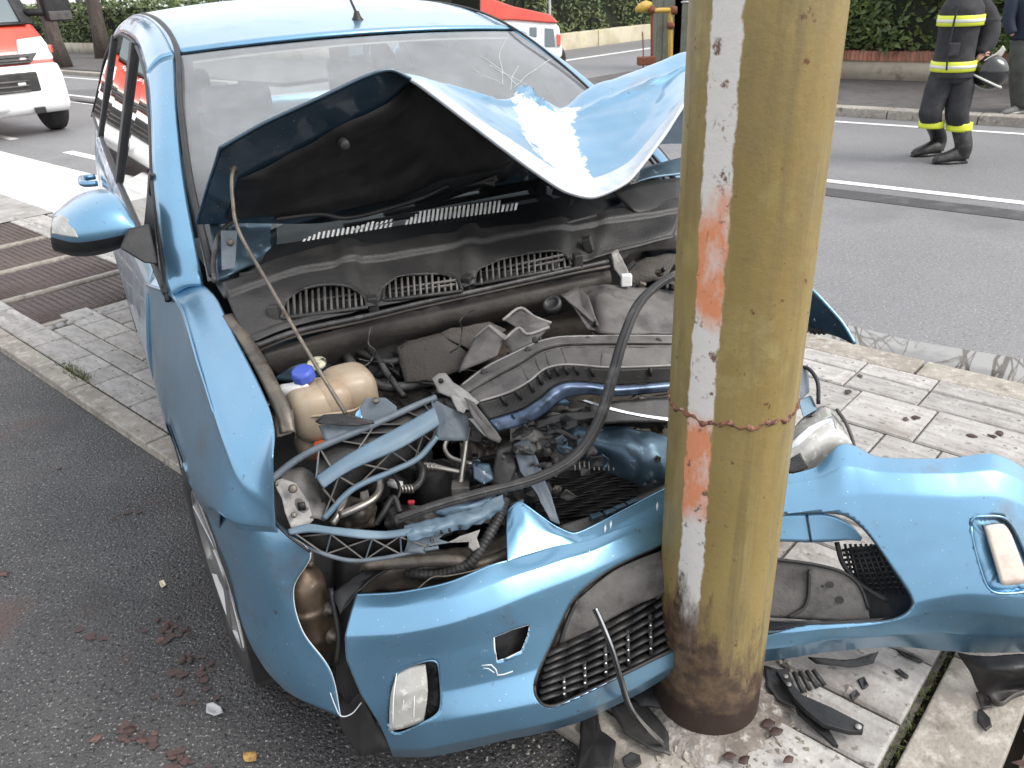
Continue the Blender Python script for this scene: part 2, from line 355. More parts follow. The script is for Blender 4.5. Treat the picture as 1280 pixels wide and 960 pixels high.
# moss and grass along the edging
mo = MB()
for i in range(1700):
    u0 = rp.choice([rp.gauss(-3.9, .30), rp.uniform(-4.6, -2.6), rp.gauss(-3.0, .12)]); q = S(u0, 1.145 + rp.gauss(0, .018), .015)
    a = rp.uniform(0, 6.28); h = rp.uniform(.008, .04) * (1.3 if abs(u0 + 3.95) < .15 else .55); w = rp.uniform(.002, .005)
    e = np.array([math.cos(a), math.sin(a), 0]); lean = np.array([rp.gauss(0, .5), rp.gauss(0, .5), 1]) * h
    mo.add([q - e * w, q + e * w, q + lean], [(0, 1, 2)])
for i in range(500):
    q = S(-.235 + rp.gauss(0, .012), rp.uniform(1.2, 2.2), .012); a = rp.uniform(0, 6.28); e = np.array([math.cos(a), math.sin(a), 0]); h = rp.uniform(.005, .02)
    mo.add([q - e * .003, q + e * .003, q + np.array([rp.gauss(0, .5), rp.gauss(0, .5), 1]) * h], [(0, 1, 2)])
tag(mo.build('moss', M['moss'], smooth=False), 'green moss and grass tufts growing along the sidewalk edging', 'moss', kind='stuff')

# ================================================================ HEDGES, WALLS, TREES
def leaves(n, box, size, fn, aspect=.42, shell=.25):
    """n leaf quads (folded along the rib) spread over the outer shell of box=(u0,u1,v0,v1,z0,z1)"""
    u0, u1, v0, v1, z0, z1 = box; V = []; Fc = []
    rg = nrg
    U = rg.uniform(u0, u1, n); Z = rg.uniform(z0, z1, n); Dp = np.abs(rg.normal(0, shell, n)); top = rg.random(n) < .22
    for i in range(n):
        w = .14 * math.sin(U[i] * 1.9) * math.sin(Z[i] * 2.7 + U[i]) + .10 * math.sin(U[i] * 5.1 + Z[i] * 4.3)
        if top[i]: p = fn(U[i], v0 + rg.random() * (v1 - v0), z1 - Dp[i] * .7 + w)
        else: p = fn(U[i], v0 + Dp[i] + w, Z[i])
        l = size * rg.uniform(.6, 1.25); d = np.array([rg.normal(), rg.normal(), rg.normal() * .7 + .35]); d /= np.linalg.norm(d)
        o = fn(0, -1, 0) - fn(0, 0, 0); s = np.cross(d, o + rg.normal(0, .5, 3)); s /= np.linalg.norm(s) + 1e-9; nn = np.cross(d, s)
        b = len(V); a = l * aspect
        V += [p, p + d * l * .5 + s * a * .5 - nn * a * .12, p + d * l, p + d * l * .5 - s * a * .5 - nn * a * .12]; Fc += [(b, b + 1, b + 2), (b, b + 2, b + 3)]
    return V, Fc
def hedge(name, label, fn, box, n, size, m, corebox=None):
    r = root(name, fn((box[0] + box[1]) / 2, (box[2] + box[3]) / 2, box[4]), label, 'hedge')
    V, Fc = leaves(n, box, size, fn); obj('foliage', V, Fc, m, r, smooth=False, kind='stuff')
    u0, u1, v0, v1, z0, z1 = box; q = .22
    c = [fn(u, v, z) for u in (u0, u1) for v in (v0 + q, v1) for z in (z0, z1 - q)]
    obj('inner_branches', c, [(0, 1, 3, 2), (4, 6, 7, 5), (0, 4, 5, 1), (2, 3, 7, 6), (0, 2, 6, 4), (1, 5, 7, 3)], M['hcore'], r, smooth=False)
    return r
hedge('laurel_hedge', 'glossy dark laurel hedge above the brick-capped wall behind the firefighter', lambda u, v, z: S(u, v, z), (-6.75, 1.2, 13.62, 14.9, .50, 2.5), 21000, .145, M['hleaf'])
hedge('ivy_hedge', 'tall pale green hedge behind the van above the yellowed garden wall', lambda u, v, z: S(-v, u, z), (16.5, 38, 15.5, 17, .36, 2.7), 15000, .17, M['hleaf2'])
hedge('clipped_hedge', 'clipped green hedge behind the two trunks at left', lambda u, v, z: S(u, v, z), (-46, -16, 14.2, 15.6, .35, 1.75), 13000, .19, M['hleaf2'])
# low wall with brick coping
w = root('garden_wall', S(-3, 13.9, .06), 'low plastered garden wall with upright brick coping under the laurel hedge', 'wall')
MB().box(S(-1.35, 13.92, .19), (5.4, .14, .14), SAX).build('plaster_base', M['render'], w)
bm_ = MB().box((0, 0, 0), (.028, .16, .075)); b0 = None
for i in range(160):
    if b0 is None:
        b0 = bm_.build('brick', M['brick'], w, bevel=.006); o = b0
    else: o = b0.copy(); col.objects.link(o); o.parent = w
    o.location = Vector(S(-6.72 + i * .0645, 13.91, .41 + rp.uniform(-.004, .004)) - ORG[w.name] + org(w)*0); o.rotation_euler = (0, rp.uniform(-.02, .02), -SA)
# brick verts were offset by the wall origin when built: bring them back to the brick's own centre
b0.data.transform(Matrix.Translation(Vector(ORG[w.name])))
MB().box(S(-1.35, 13.78, .40), (5.4, .02, .068), SAX).build('mortar_bed', M['render'], w)
w2 = root('yellowed_wall', S(-15.4, 22, 0), 'low yellowish stained garden wall under the tall pale hedge', 'wall')
for i in range(8): MB().box(S(-15.5, 14.9 + i * 3.02 + 1.5, .14), (.16, 1.495, .24), SAX).build('wall_section', M['render2'], w2, bevel=.02)
w3 = root('plinth_wall', S(-30, 14.1, 0), 'low grey plinth under the clipped hedge at left', 'wall'); MB().box(S(-31, 14.05, .2), (15, .14, .2), SAX).build('plinth', M['render'], w3)

def bare_tree(loc, h, r0, label, seed, lean=(0, 0), group=None, fork=.45, dense=2):
    q = random.Random(seed); t = root('tree', loc, label, 'tree', group); tr = MB(); tw = MB()
    P = [np.array(loc) + np.array([lean[0] * s * h + .04 * math.sin(s * 5 + seed), lean[1] * s * h, s * h * fork]) for s in np.linspace(0, 1, 6)]
    tr.tube(P, [r0 * (1.25 if i == 0 else 1 - .08 * i) for i in range(6)], 12)
    def grow(p, d, l, r, lv):
        m = 5; pts = [p]
        for i in range(m):
            d = d + np.array([q.gauss(0, .13), q.gauss(0, .13), q.gauss(.05, .1)]); d /= np.linalg.norm(d); pts.append(pts[-1] + d * l / m)
        (tr if lv < 2 else tw).tube(pts, list(np.linspace(r, r * .45, m + 1)), 7 if lv < 2 else 4)
        if lv < 4:
            for i in range(2, m + 1):
                for _ in range(dense if lv < 3 else 1):
                    e = d + np.array([q.gauss(0, .6), q.gauss(0, .6), q.gauss(.1, .35)]); e /= np.linalg.norm(e); grow(pts[i], e, l * q.uniform(.5, .72), r * .5, lv + 1)
    for k in range(3):
        a = k * 2.1 + seed; e = np.array([math.cos(a) * .55, math.sin(a) * .55, 1]); grow(P[-1] - np.array([0, 0, .1]), e / np.linalg.norm(e), h * .32, r0 * .55, 1)
    tr.build('trunk', M['bark'], t); tw.build('crown', M['twig'], t, smooth=False); return t
bare_tree(G(79, 86), 9, .24, 'nearer brown tree trunk just right of the truck mirror', 3, group='roadside trees')
bare_tree(G(133, 74), 10, .26, 'slanted-looking tree trunk in front of the clipped hedge beside the car roof', 5, group='roadside trees')
for i, (u, v) in enumerate([(-6.5, 17.5), (-2.5, 18.5), (1.5, 17), (-12, 26)]):
    bare_tree(S(u, v, 0), 8.5, .17, ['bare winter tree behind the laurel hedge, left', 'bare winter tree behind the laurel hedge, middle', 'bare winter tree behind the laurel hedge, right', 'thin bare trunk rising behind the red and white van'][i], 20 + i, dense=1, group='bare trees beyond the hedges')
# pale house far left
hb = root('house', G(60, 40), 'bright white house far behind the trees at upper left', 'house'); hc = S(-52, 17.2, 0)
MB().box(hc + zz * 3, (6, 3, 3), SAX).build('wall', M['house'], hb, bevel=.02)
MB().prism([hc + uu * -6.5 - vv * 3.4 + zz * 6, hc + uu * -6.5 + zz * 8, hc + uu * -6.5 + vv * 3.4 + zz * 6], uu * -1, 13).build('roof', M['brick'], hb, smooth=False)
for k in range(3):
    wd = MB().box(hc + uu * 6.01 + vv * (k - 1) * 1.8 + zz * 1.7, (.03, .5, .7), SAX).build('window', M['house'], hb); MB().box(hc + uu * 6.05 + vv * (k - 1) * 1.8 + zz * 1.7, (.01, .42, .62), SAX).build('pane', M['dark'], wd)

# ================================================================ LEANING POLE
PB = G(881, 905); PC = np.array([PB[0], PB[1] , 0.0]); PR = .1225
def build_pole():
    p0 = G(815, 885); p1 = G(947, 885); c = (p0 + p1) / 2; c = c * 1.0
    t = root('lamp_post', c, 'stout ochre steel pole with white and orange paint streak and rusted foot', 'pole')
    n = 72; prof = [(0, PR * 1.0), (.004, PR)] + [(z, PR) for z in np.linspace(.03, 6.0, 120)]
    V = [c + np.array([r * math.cos(2 * math.pi * k / n), r * math.sin(2 * math.pi * k / n), z]) for z, r in prof for k in range(n)]
    sh = obj('shaft', V, [(q[0], q[1], q[2], q[3]) for q in gridfaces(len(prof), n, True)], None or M['pole'], t)
    # ragged weld seam with flaking paint
    zr = POLE_RING
    m = MB(); vw = []
    K = 220
    for k in range(K):
        a = 2 * math.pi * k / K; wv = .004 * math.sin(a * 9) + .003 * math.sin(a * 23 + 1)
        for j in range(8):
            b = 2 * math.pi * j / 8; rr = .0032 + .0024 * math.sin(a * 31) * math.sin(a * 12.3)
            vw.append(c + np.array([math.cos(a) * (PR + rr * math.cos(b)), math.sin(a) * (PR + rr * math.cos(b)), zr + wv + rr * 1.3 * math.sin(b)]))
    f = gridfaces(K, 8, True) + [((K - 1) * 8 + j, (K - 1) * 8 + (j + 1) % 8, (j + 1) % 8, j) for j in range(8)]
    obj('weld_seam', vw, f, M['weld'], t)
    # concrete collar chips round the foot
    m = MB()
    rq = random.Random(4)
    V = []; K = 64
    for k in range(K):
        a = 2 * math.pi * k / K
        for r, z in ((PR * .98, .05), (PR + .03 + .02 * math.sin(a * 3) + rq.uniform(-.006, .006), .045 + rq.uniform(-.006, .006)), (PR + .085 + .03 * math.sin(a * 2 + 1) + rq.uniform(-.012, .012), .026)):
            V.append(c + np.array([math.cos(a) * r, math.sin(a) * r, z]))
    obj('mortar_collar', V, gridfaces(K, 3) + [((K - 1) * 3 + j, (K - 1) * 3 + j + 1, j + 1, j) for j in range(2)], M['mortarc'], t)
    return t, c
def pole_material():
    m = bpy.data.materials.new('ochre_pole_paint'); m.use_nodes = True; nt = m.node_tree; N = nt.nodes; K = nt.links; p = N['Principled BSDF']; p.inputs['Roughness'].default_value = .5; p.inputs['Specular IOR Level'].default_value = .35
    tc = N.new('ShaderNodeTexCoord'); sp = N.new('ShaderNodeSeparateXYZ'); K.new(tc.outputs['Object'], sp.inputs[0])
    def math_(op, a, b=None):
        x = N.new('ShaderNodeMath'); x.operation = op
        for i, q in enumerate((a, b)):
            if q is None: continue
            if isinstance(q, (int, float)): x.inputs[i].default_value = q
            else: K.new(q, x.inputs[i])
        return x.outputs[0]
    def noise(s, det=5, st=None, rough=.65):
        x = N.new('ShaderNodeTexNoise'); x.inputs['Scale'].default_value = s; x.inputs['Detail'].default_value = det; x.inputs['Roughness'].default_value = rough
        if st: 
            mp = N.new('ShaderNodeMapping'); mp.inputs['Scale'].default_value = st; K.new(tc.outputs['Object'], mp.inputs[0]); K.new(mp.outputs[0], x.inputs['Vector'])
        else: K.new(tc.outputs['Object'], x.inputs['Vector'])
        return x.outputs[0]
    def ramp(v, lo, hi, a=0., b=1.):
        x = N.new('ShaderNodeMapRange'); x.inputs[1].default_value = lo; x.inputs[2].default_value = hi; x.inputs[3].default_value = a; x.inputs[4].default_value = b; K.new(v, x.inputs[0]); return x.outputs[0]
    def mix(f, a, b):
        x = N.new('ShaderNodeMix'); x.data_type = 'RGBA'
        for k, q in (('A', a), ('B', b)):
            if isinstance(q, tuple): x.inputs[k].default_value = (*q, 1)
            else: K.new(q, x.inputs[k])
        K.new(f, x.inputs['Factor']); return x.outputs['Result']
    z = sp.outputs[2]; ang = math_('ARCTAN2', sp.outputs[1], sp.outputs[0])
    base = mix(ramp(noise(3, 4, (1, 1, .35)), .35, .68), (.220, .160, .056), (.30, .232, .098))
    base = mix(ramp(noise(14, 5, (1, 1, .3)), .48, .75), base, (.17, .13, .06))
    base = mix(ramp(noise(45, 3), .66, .72), base, (.11, .05, .025))
    base = mix(math_('MULTIPLY', ramp(noise(5, 6), .58, .68), .35), base, (.36, .32, .14))
    base = mix(ramp(noise(11, 3), .73, .77), base, (.14, .075, .03))
    base = mix(math_('MULTIPLY', ramp(noise(9, 6, (3, 3, .12)), .50, .72), .55), base, (.11, .085, .045))
    base = mix(math_('MULTIPLY', ramp(noise(6, 6, (2.5, 2.5, .15), .75), .56, .70), .5), base, (.34, .30, .17))
    # brushed streak: angle band with ragged edges
    a0 = STREAK_A; wob = math_('MULTIPLY', math_('SUBTRACT', noise(26, 4, (1, 1, 1)), .5), .16); wob2 = math_('MULTIPLY', math_('SUBTRACT', noise(2.4, 2), .5), .12)
    d = math_('ABSOLUTE', math_('ADD', math_('SUBTRACT', ang, a0), math_('ADD', wob, wob2)))
    band = ramp(d, .235, .205)
    gaps = ramp(noise(70, 3, (1, 1, .3)), .62, .7); band = math_('MULTIPLY', band, math_('SUBTRACT', 1, math_('MULTIPLY', gaps, .7)))
    zn = math_('ADD', z, math_('MULTIPLY', math_('SUBTRACT', noise(8, 6, (1, 1, .6)), .5), .20))
    win = lambda lo, hi, w=.025: math_('MULTIPLY', ramp(zn, lo - w, lo + w), ramp(zn, hi + w, hi - w))
    oz = math_('ADD', win(1.075, 1.27), win(.64, POLE_RING - .005)); oz = math_('MULTIPLY', oz, ramp(noise(26, 6, (1, 1, .5)), .66, .48, .35, 1))
    strc = mix(oz, (.60, .57, .53), (.62, .24, .12))
    strc = mix(ramp(noise(34, 4), .60, .68), strc, (.16, .09, .065))
    strc = mix(ramp(zn, .45, .37), strc, (.19, .14, .125))
    cur = mix(band, base, strc)
    # rust and grime rising from the foot
    rz = math_('ADD', z, math_('MULTIPLY', math_('SUBTRACT', noise(9, 8, (1.8, 1.8, .5), .75), .5), .62))
    near = ramp(math_('ABSOLUTE', math_('SUBTRACT', ang, a0 - .12)), 1.1, .1, 0, .17)
    rz = math_('SUBTRACT', rz, near)
    cur = mix(ramp(rz, .31, .21), cur, mix(ramp(noise(30, 5), .42, .62), (.060, .040, .028), (.13, .085, .05)))
    cur = mix(ramp(math_('ADD', z, math_('MULTIPLY', math_('SUBTRACT', noise(22, 6, None, .75), .5), .12)), .14, .11), cur, (.034, .021, .016))
    K.new(cur, p.inputs['Base Color']); K.new(ramp(noise(20, 4), .3, .7, .38, .62), p.inputs['Roughness'])
    b = N.new('ShaderNodeBump'); b.inputs['Strength'].default_value = .35; b.inputs['Distance'].default_value = .004; K.new(math_('ADD', noise(60, 5), math_('MULTIPLY', band, .5)), b.inputs['Height']); K.new(b.outputs[0], p.inputs['Normal'])
    return m
_c = (G(815, 885) + G(947, 885)) / 2
_n = CAM - _c; _ca = math.atan2(_n[1], _n[0])
STREAK_A = _ca - .47
# height where the sight line to the seam meets the pole's near face
_r = ray(905, 532); _k = (np.linalg.norm(_c[:2]) - PR) / np.linalg.norm(_r[:2]); POLE_RING = float((CAM + _r * _k)[2])
M['pole'] = pole_material()
M['mortarc'] = mat('crumbled_mortar', (.24, .215, .19), .95, noise=[((.12, .10, .085), 9, .42, .62), ((.36, .34, .31), 30, .52, .66)], bump=1, bs=60)
M['weld'] = mat('flaking_rust', (.17, .075, .045), .85, noise=[((.42, .24, .18), 50, .54, .64), ((.07, .03, .025), 70, .5, .6)], bump=.6)
pole, POLEC = build_pole()

# ================================================================ THE CRASHED CAR
def paint_mat(name, base, dirt=(.16, .15, .14), damt=(.60, .84), metal=.78, rough=.32):
    m = mat(name, base, rough, metal, coat=.85, coat_r=.06, noise=[(tuple(min(1, c * 1.12) for c in base), 3, .4, .7), (dirt, 5, damt[0], damt[1], 8), (tuple(c * .6 + .02 for c in dirt), 55, .66, .76, 4), ((.55, .56, .56), 150, .715, .74, 2)])
    nt = m.node_tree; N = nt.nodes; K = nt.links; p = N['Principled BSDF']; tc = N.new('ShaderNodeTexCoord')
    x = N.new('ShaderNodeTexNoise'); x.inputs['Scale'].default_value = 7; x.inputs['Detail'].default_value = 2; K.new(tc.outputs['Object'], x.inputs['Vector']); b = N.new('ShaderNodeBump'); b.inputs['Strength'].default_value = .12; b.inputs['Distance'].default_value = .02; K.new(x.outputs[0], b.inputs['Height']); K.new(b.outputs[0], p.inputs['Normal'])
    y = N.new('ShaderNodeTexNoise'); y.inputs['Scale'].default_value = 9; y.inputs['Detail'].default_value = 8; K.new(tc.outputs['Object'], y.inputs['Vector']); r = N.new('ShaderNodeMapRange'); r.inputs[1].default_value = .4; r.inputs[2].default_value = .75; r.inputs[3].default_value = .04; r.inputs[4].default_value = .34; K.new(y.outputs[0], r.inputs[0]); K.new(r.outputs[0], p.inputs['Coat Roughness'])
    return m
M['blue'] = paint_mat('blue_car_paint', (.140, .295, .440))
M['navy'] = paint_mat('blue_paint_inner', (.022, .050, .080), metal=.3, rough=.45)
M['scrape'] = mat('scraped_paint', (.55, .57, .58), .55, noise=[((.45, .55, .65), 25, .55, .7)])
M['hem'] = mat('pale_hem', (.48, .51, .54), .4, metal=.3, noise=[((.35, .42, .50), 18, .5, .7)])  # pale colour of the bonnet's front edge and the band beside it
M['blk'] = mat('black_plastic', (.012, .012, .013), .5, noise=[((.032, .030, .029), 12, .45, .75, 6)], bump=.12, bs=200)
M['blk2'] = mat('dusty_black_plastic', (.021, .020, .020), .5, noise=[((.048, .045, .042), 6, .42, .72, 7), ((.02, .02, .02), 30, .55, .7)], bump=.15, bs=150)
M['gry'] = mat('dusty_grey_plastic', (.070, .065, .062), .58, noise=[((.135, .125, .117), 5, .42, .66, 8), ((.030, .028, .026), 14, .5, .72)], bump=.15, bs=120)
M['lgry'] = mat('light_grey_plastic', (.21, .20, .19), .6, noise=[((.36, .345, .33), 6, .45, .7), ((.15, .14, .13), 20, .55, .72)], bump=.12, bs=120)
M['felt'] = mat('firewall_felt', (.060, .053, .048), .95, noise=[((.10, .088, .078), 8, .42, .7, 6), ((.06, .052, .045), 25, .5, .7)], bump=.5, bs=150)
M['seal'] = mat('rubber_seal', (.028, .027, .027), .48, noise=[((.11, .105, .10), 20, .5, .75, 5)], bump=.15)
M['rusted'] = mat('dirty_steel', (.13, .115, .10), .5, metal=.6, noise=[((.20, .17, .13), 14, .45, .7), ((.07, .05, .04), 30, .5, .7)], bump=.2)
M['beam'] = mat('dirty_channel', (.055, .049, .044), .65, noise=[((.12, .105, .09), 9, .45, .72, 6), ((.05, .045, .04), 18, .5, .7)], bump=.25)
M['pipe'] = mat('aluminium_pipe', (.48, .45, .41), .38, metal=.85, noise=[((.30, .27, .23), 20, .45, .7)])
M['chrome'] = mat('chrome', (.50, .51, .53), .2, metal=1.0, noise=[((.25, .26, .28), 9, .5, .7)])
M['bronze'] = mat('drier_bottle_metal', (.17, .125, .09), .42, metal=.7, noise=[((.10, .07, .05), 14, .45, .7), ((.26, .20, .15), 26, .55, .7)])
M['tank'] = mat('yellowed_tank_plastic', (.35, .28, .205), .33, noise=[((.43, .36, .28), 6, .45, .7), ((.27, .18, .11), 7, .48, .70)], spec=.5)
M['cap'] = mat('blue_cap', (.06, .10, .42), .35)
M['white'] = mat('white_plastic', (.72, .72, .70), .45, noise=[((.55, .54, .5), 12, .5, .7)])
M['carr'] = mat('blue_grey_carrier', (.085, .105, .125), .5, noise=[((.15, .175, .20), 9, .45, .7), ((.06, .075, .09), 20, .52, .72)], bump=.08)
M['carrb'] = mat('blue_carrier_face', (.095, .145, .19), .45, noise=[((.15, .205, .25), 9, .45, .7), ((.10, .16, .22), 20, .55, .72)])
M['bluem'] = mat('crumpled_blue_steel', (.065, .105, .14), .38, metal=.6, noise=[((.035, .06, .085), 9, .45, .7), ((.20, .27, .33), 30, .62, .7)])
M['tyre'] = mat('tyre_rubber', (.022, .021, .021), .8, noise=[((.05, .047, .043), 12, .45, .7)], bump=.2)
M['rim'] = mat('alloy_rim', (.38, .375, .37), .33, metal=.8, noise=[((.30, .28, .26), 10, .5, .72)])
M['lens'] = mat('clear_lamp_lens', (.34, .335, .315), .16, spec=.6, coat=.6, noise=[((.24, .23, .21), 16, .45, .7), ((.50, .49, .46), 45, .55, .66)])
M['amber'] = mat('reflector_lens', (.58, .49, .42), .2, coat=.5, noise=[((.44, .35, .30), 22, .5, .7)])
M['redp'] = mat('red_clip', (.42, .03, .04), .5)
M['int'] = mat('grey_interior', (.10, .105, .11), .8, noise=[((.14, .145, .15), 8, .4, .7)])
M['intl'] = mat('pale_headliner', (.42, .42, .41), .9)
def glass_mat(name, tint, haze, hz=(.75, .78, .8), rough=.02, noise_haze=False):
    m = bpy.data.materials.new(name); m.use_nodes = True; nt = m.node_tree; N = nt.nodes; K = nt.links
    for n in list(N):
        if n.type == 'BSDF_PRINCIPLED': N.remove(n)
    out = [n for n in N if n.type == 'OUTPUT_MATERIAL'][0]
    tr = N.new('ShaderNodeBsdfTransparent'); tr.inputs[0].default_value = (*tint, 1); gl = N.new('ShaderNodeBsdfGlossy'); gl.inputs['Roughness'].default_value = rough
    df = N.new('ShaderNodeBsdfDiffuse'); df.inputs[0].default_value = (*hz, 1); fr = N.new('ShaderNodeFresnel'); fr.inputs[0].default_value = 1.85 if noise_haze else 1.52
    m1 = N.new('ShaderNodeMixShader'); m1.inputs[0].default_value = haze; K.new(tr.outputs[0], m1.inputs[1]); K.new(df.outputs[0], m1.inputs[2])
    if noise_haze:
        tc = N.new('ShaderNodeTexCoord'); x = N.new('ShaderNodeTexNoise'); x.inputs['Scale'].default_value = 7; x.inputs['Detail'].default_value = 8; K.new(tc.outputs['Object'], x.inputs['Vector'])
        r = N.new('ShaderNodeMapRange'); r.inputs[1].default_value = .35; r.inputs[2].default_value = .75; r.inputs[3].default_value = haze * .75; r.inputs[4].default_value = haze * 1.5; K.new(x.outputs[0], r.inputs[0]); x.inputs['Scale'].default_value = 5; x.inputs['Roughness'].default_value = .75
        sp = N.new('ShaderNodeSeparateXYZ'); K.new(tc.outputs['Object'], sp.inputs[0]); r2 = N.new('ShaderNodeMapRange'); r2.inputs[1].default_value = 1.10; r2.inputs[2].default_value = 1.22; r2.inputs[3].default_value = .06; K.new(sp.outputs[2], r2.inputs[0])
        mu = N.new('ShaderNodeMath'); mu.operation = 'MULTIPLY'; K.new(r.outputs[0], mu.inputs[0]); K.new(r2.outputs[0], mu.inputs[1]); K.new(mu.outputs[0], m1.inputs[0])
    m2 = N.new('ShaderNodeMixShader'); K.new(fr.outputs[0], m2.inputs[0]); K.new(m1.outputs[0], m2.inputs[1]); K.new(gl.outputs[0], m2.inputs[2]); K.new(m2.outputs[0], out.inputs[0]); return m
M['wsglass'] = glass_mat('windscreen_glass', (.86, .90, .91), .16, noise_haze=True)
M['sideglass'] = glass_mat('side_glass', (.66, .72, .72), .02)

car = root('car', L(0, -1.2, 0), 'wrecked light blue family car with folded bonnet rammed into the pole', 'car')
def LP(P): return [L(*p) for p in P]
def pixof(p):
    c = ROT.T @ (np.asarray(p) - CAM); return np.array([640 + F_PX * c[0] / -c[2], 480 - F_PX * c[1] / -c[2]]), -c[2]
def inside(p, poly):
    x, y = p; r = False; n = len(poly)
    for i in range(n):
        x1, y1 = poly[i]; x2, y2 = poly[(i + 1) % n]
        if (y1 > y) != (y2 > y) and x < (x2 - x1) * (y - y1) / (y2 - y1) + x1: r = not r
    return r
def near(p, poly):
    best = None; p = np.asarray(p, float)
    for i in range(len(poly)):
        a = np.array(poly[i], float); b = np.array(poly[(i + 1) % len(poly)], float); t = np.clip((p - a).dot(b - a) / (b - a).dot(b - a), 0, 1); q = a + (b - a) * t; d = np.linalg.norm(p - q)
        if best is None or d < best[0]: best = (d, q)
    return best[1]
def cut(A, polys):
    """drop the cells of grid A inside the openings and pull the edge of the rest onto the outline"""
    nr, nc = A.shape[:2]; V = A.reshape(-1, 3).copy(); info = [pixof(p) for p in V]; ins = np.full(len(V), -1)
    for i, (q, d) in enumerate(info):
        for k, po in enumerate(polys):
            if inside(q, po): ins[i] = k
    f = [q for q in gridfaces(nr, nc) if not all(ins[list(q)] >= 0)]
    for i in set(i for q in f for i in q if ins[i] >= 0):
        e = near(info[i][0], polys[ins[i]]); V[i] = D(e[0], e[1], info[i][1])
    return V, f
def smoothpoly(P, n):
    P = list(P); k = len(P); E = np.array(P[-2:] + P + P[:3], float); return cr(E, (len(E) - 1) * n + 1)[2 * n:(2 + k) * n]

# ---------------- body sides: stations along the car with a profile of (half width, height)
def side_grid(Y0, Y1, ny, sx, z_lo=.20, nz=26):
    st = [(-3.42, .78, 1.09), (-3.1, .86, 1.085), (-2.6, .895, 1.06), (-1.9, .908, 1.035), (-1.2, .912, 1.005), (-.6, .912, .975), (-.2, .911, .957)]
    ys = np.array([s[0] for s in st]); A = np.zeros((ny, nz, 3))
    for i, Y in enumerate(np.linspace(Y0, Y1, ny)):
        w = np.interp(Y, ys, [s[1] for s in st]); b = np.interp(Y, ys, [s[2] for s in st])
        P = cr([(w - .085, z_lo), (w - .03, .29), (w - .012, .42), (w, .60), (w - .002, .72), (w - .022, b - .14), (w - .045, b - .05), (w - .075, b)], nz)
        for j in range(nz): A[i, j] = L(sx * P[j][0], Y, P[j][1])
    return A
def arch(A, Yc, r=.365, zc=.315):
    nr, nc = A.shape[:2]; V = A.reshape(-1, 3).copy(); l = np.array([Linv(v) for v in V]); d = np.hypot(l[:, 1] - Yc, l[:, 2] - zc); ins = d < r
    f = [q for q in gridfaces(nr, nc) if not all(ins[list(q)])]
    for i in set(i for q in f for i in q if ins[i]):
        k = r / d[i]; V[i] = L(l[i][0], Yc + (l[i][1] - Yc) * k, zc + (l[i][2] - zc) * k)
    return V, f
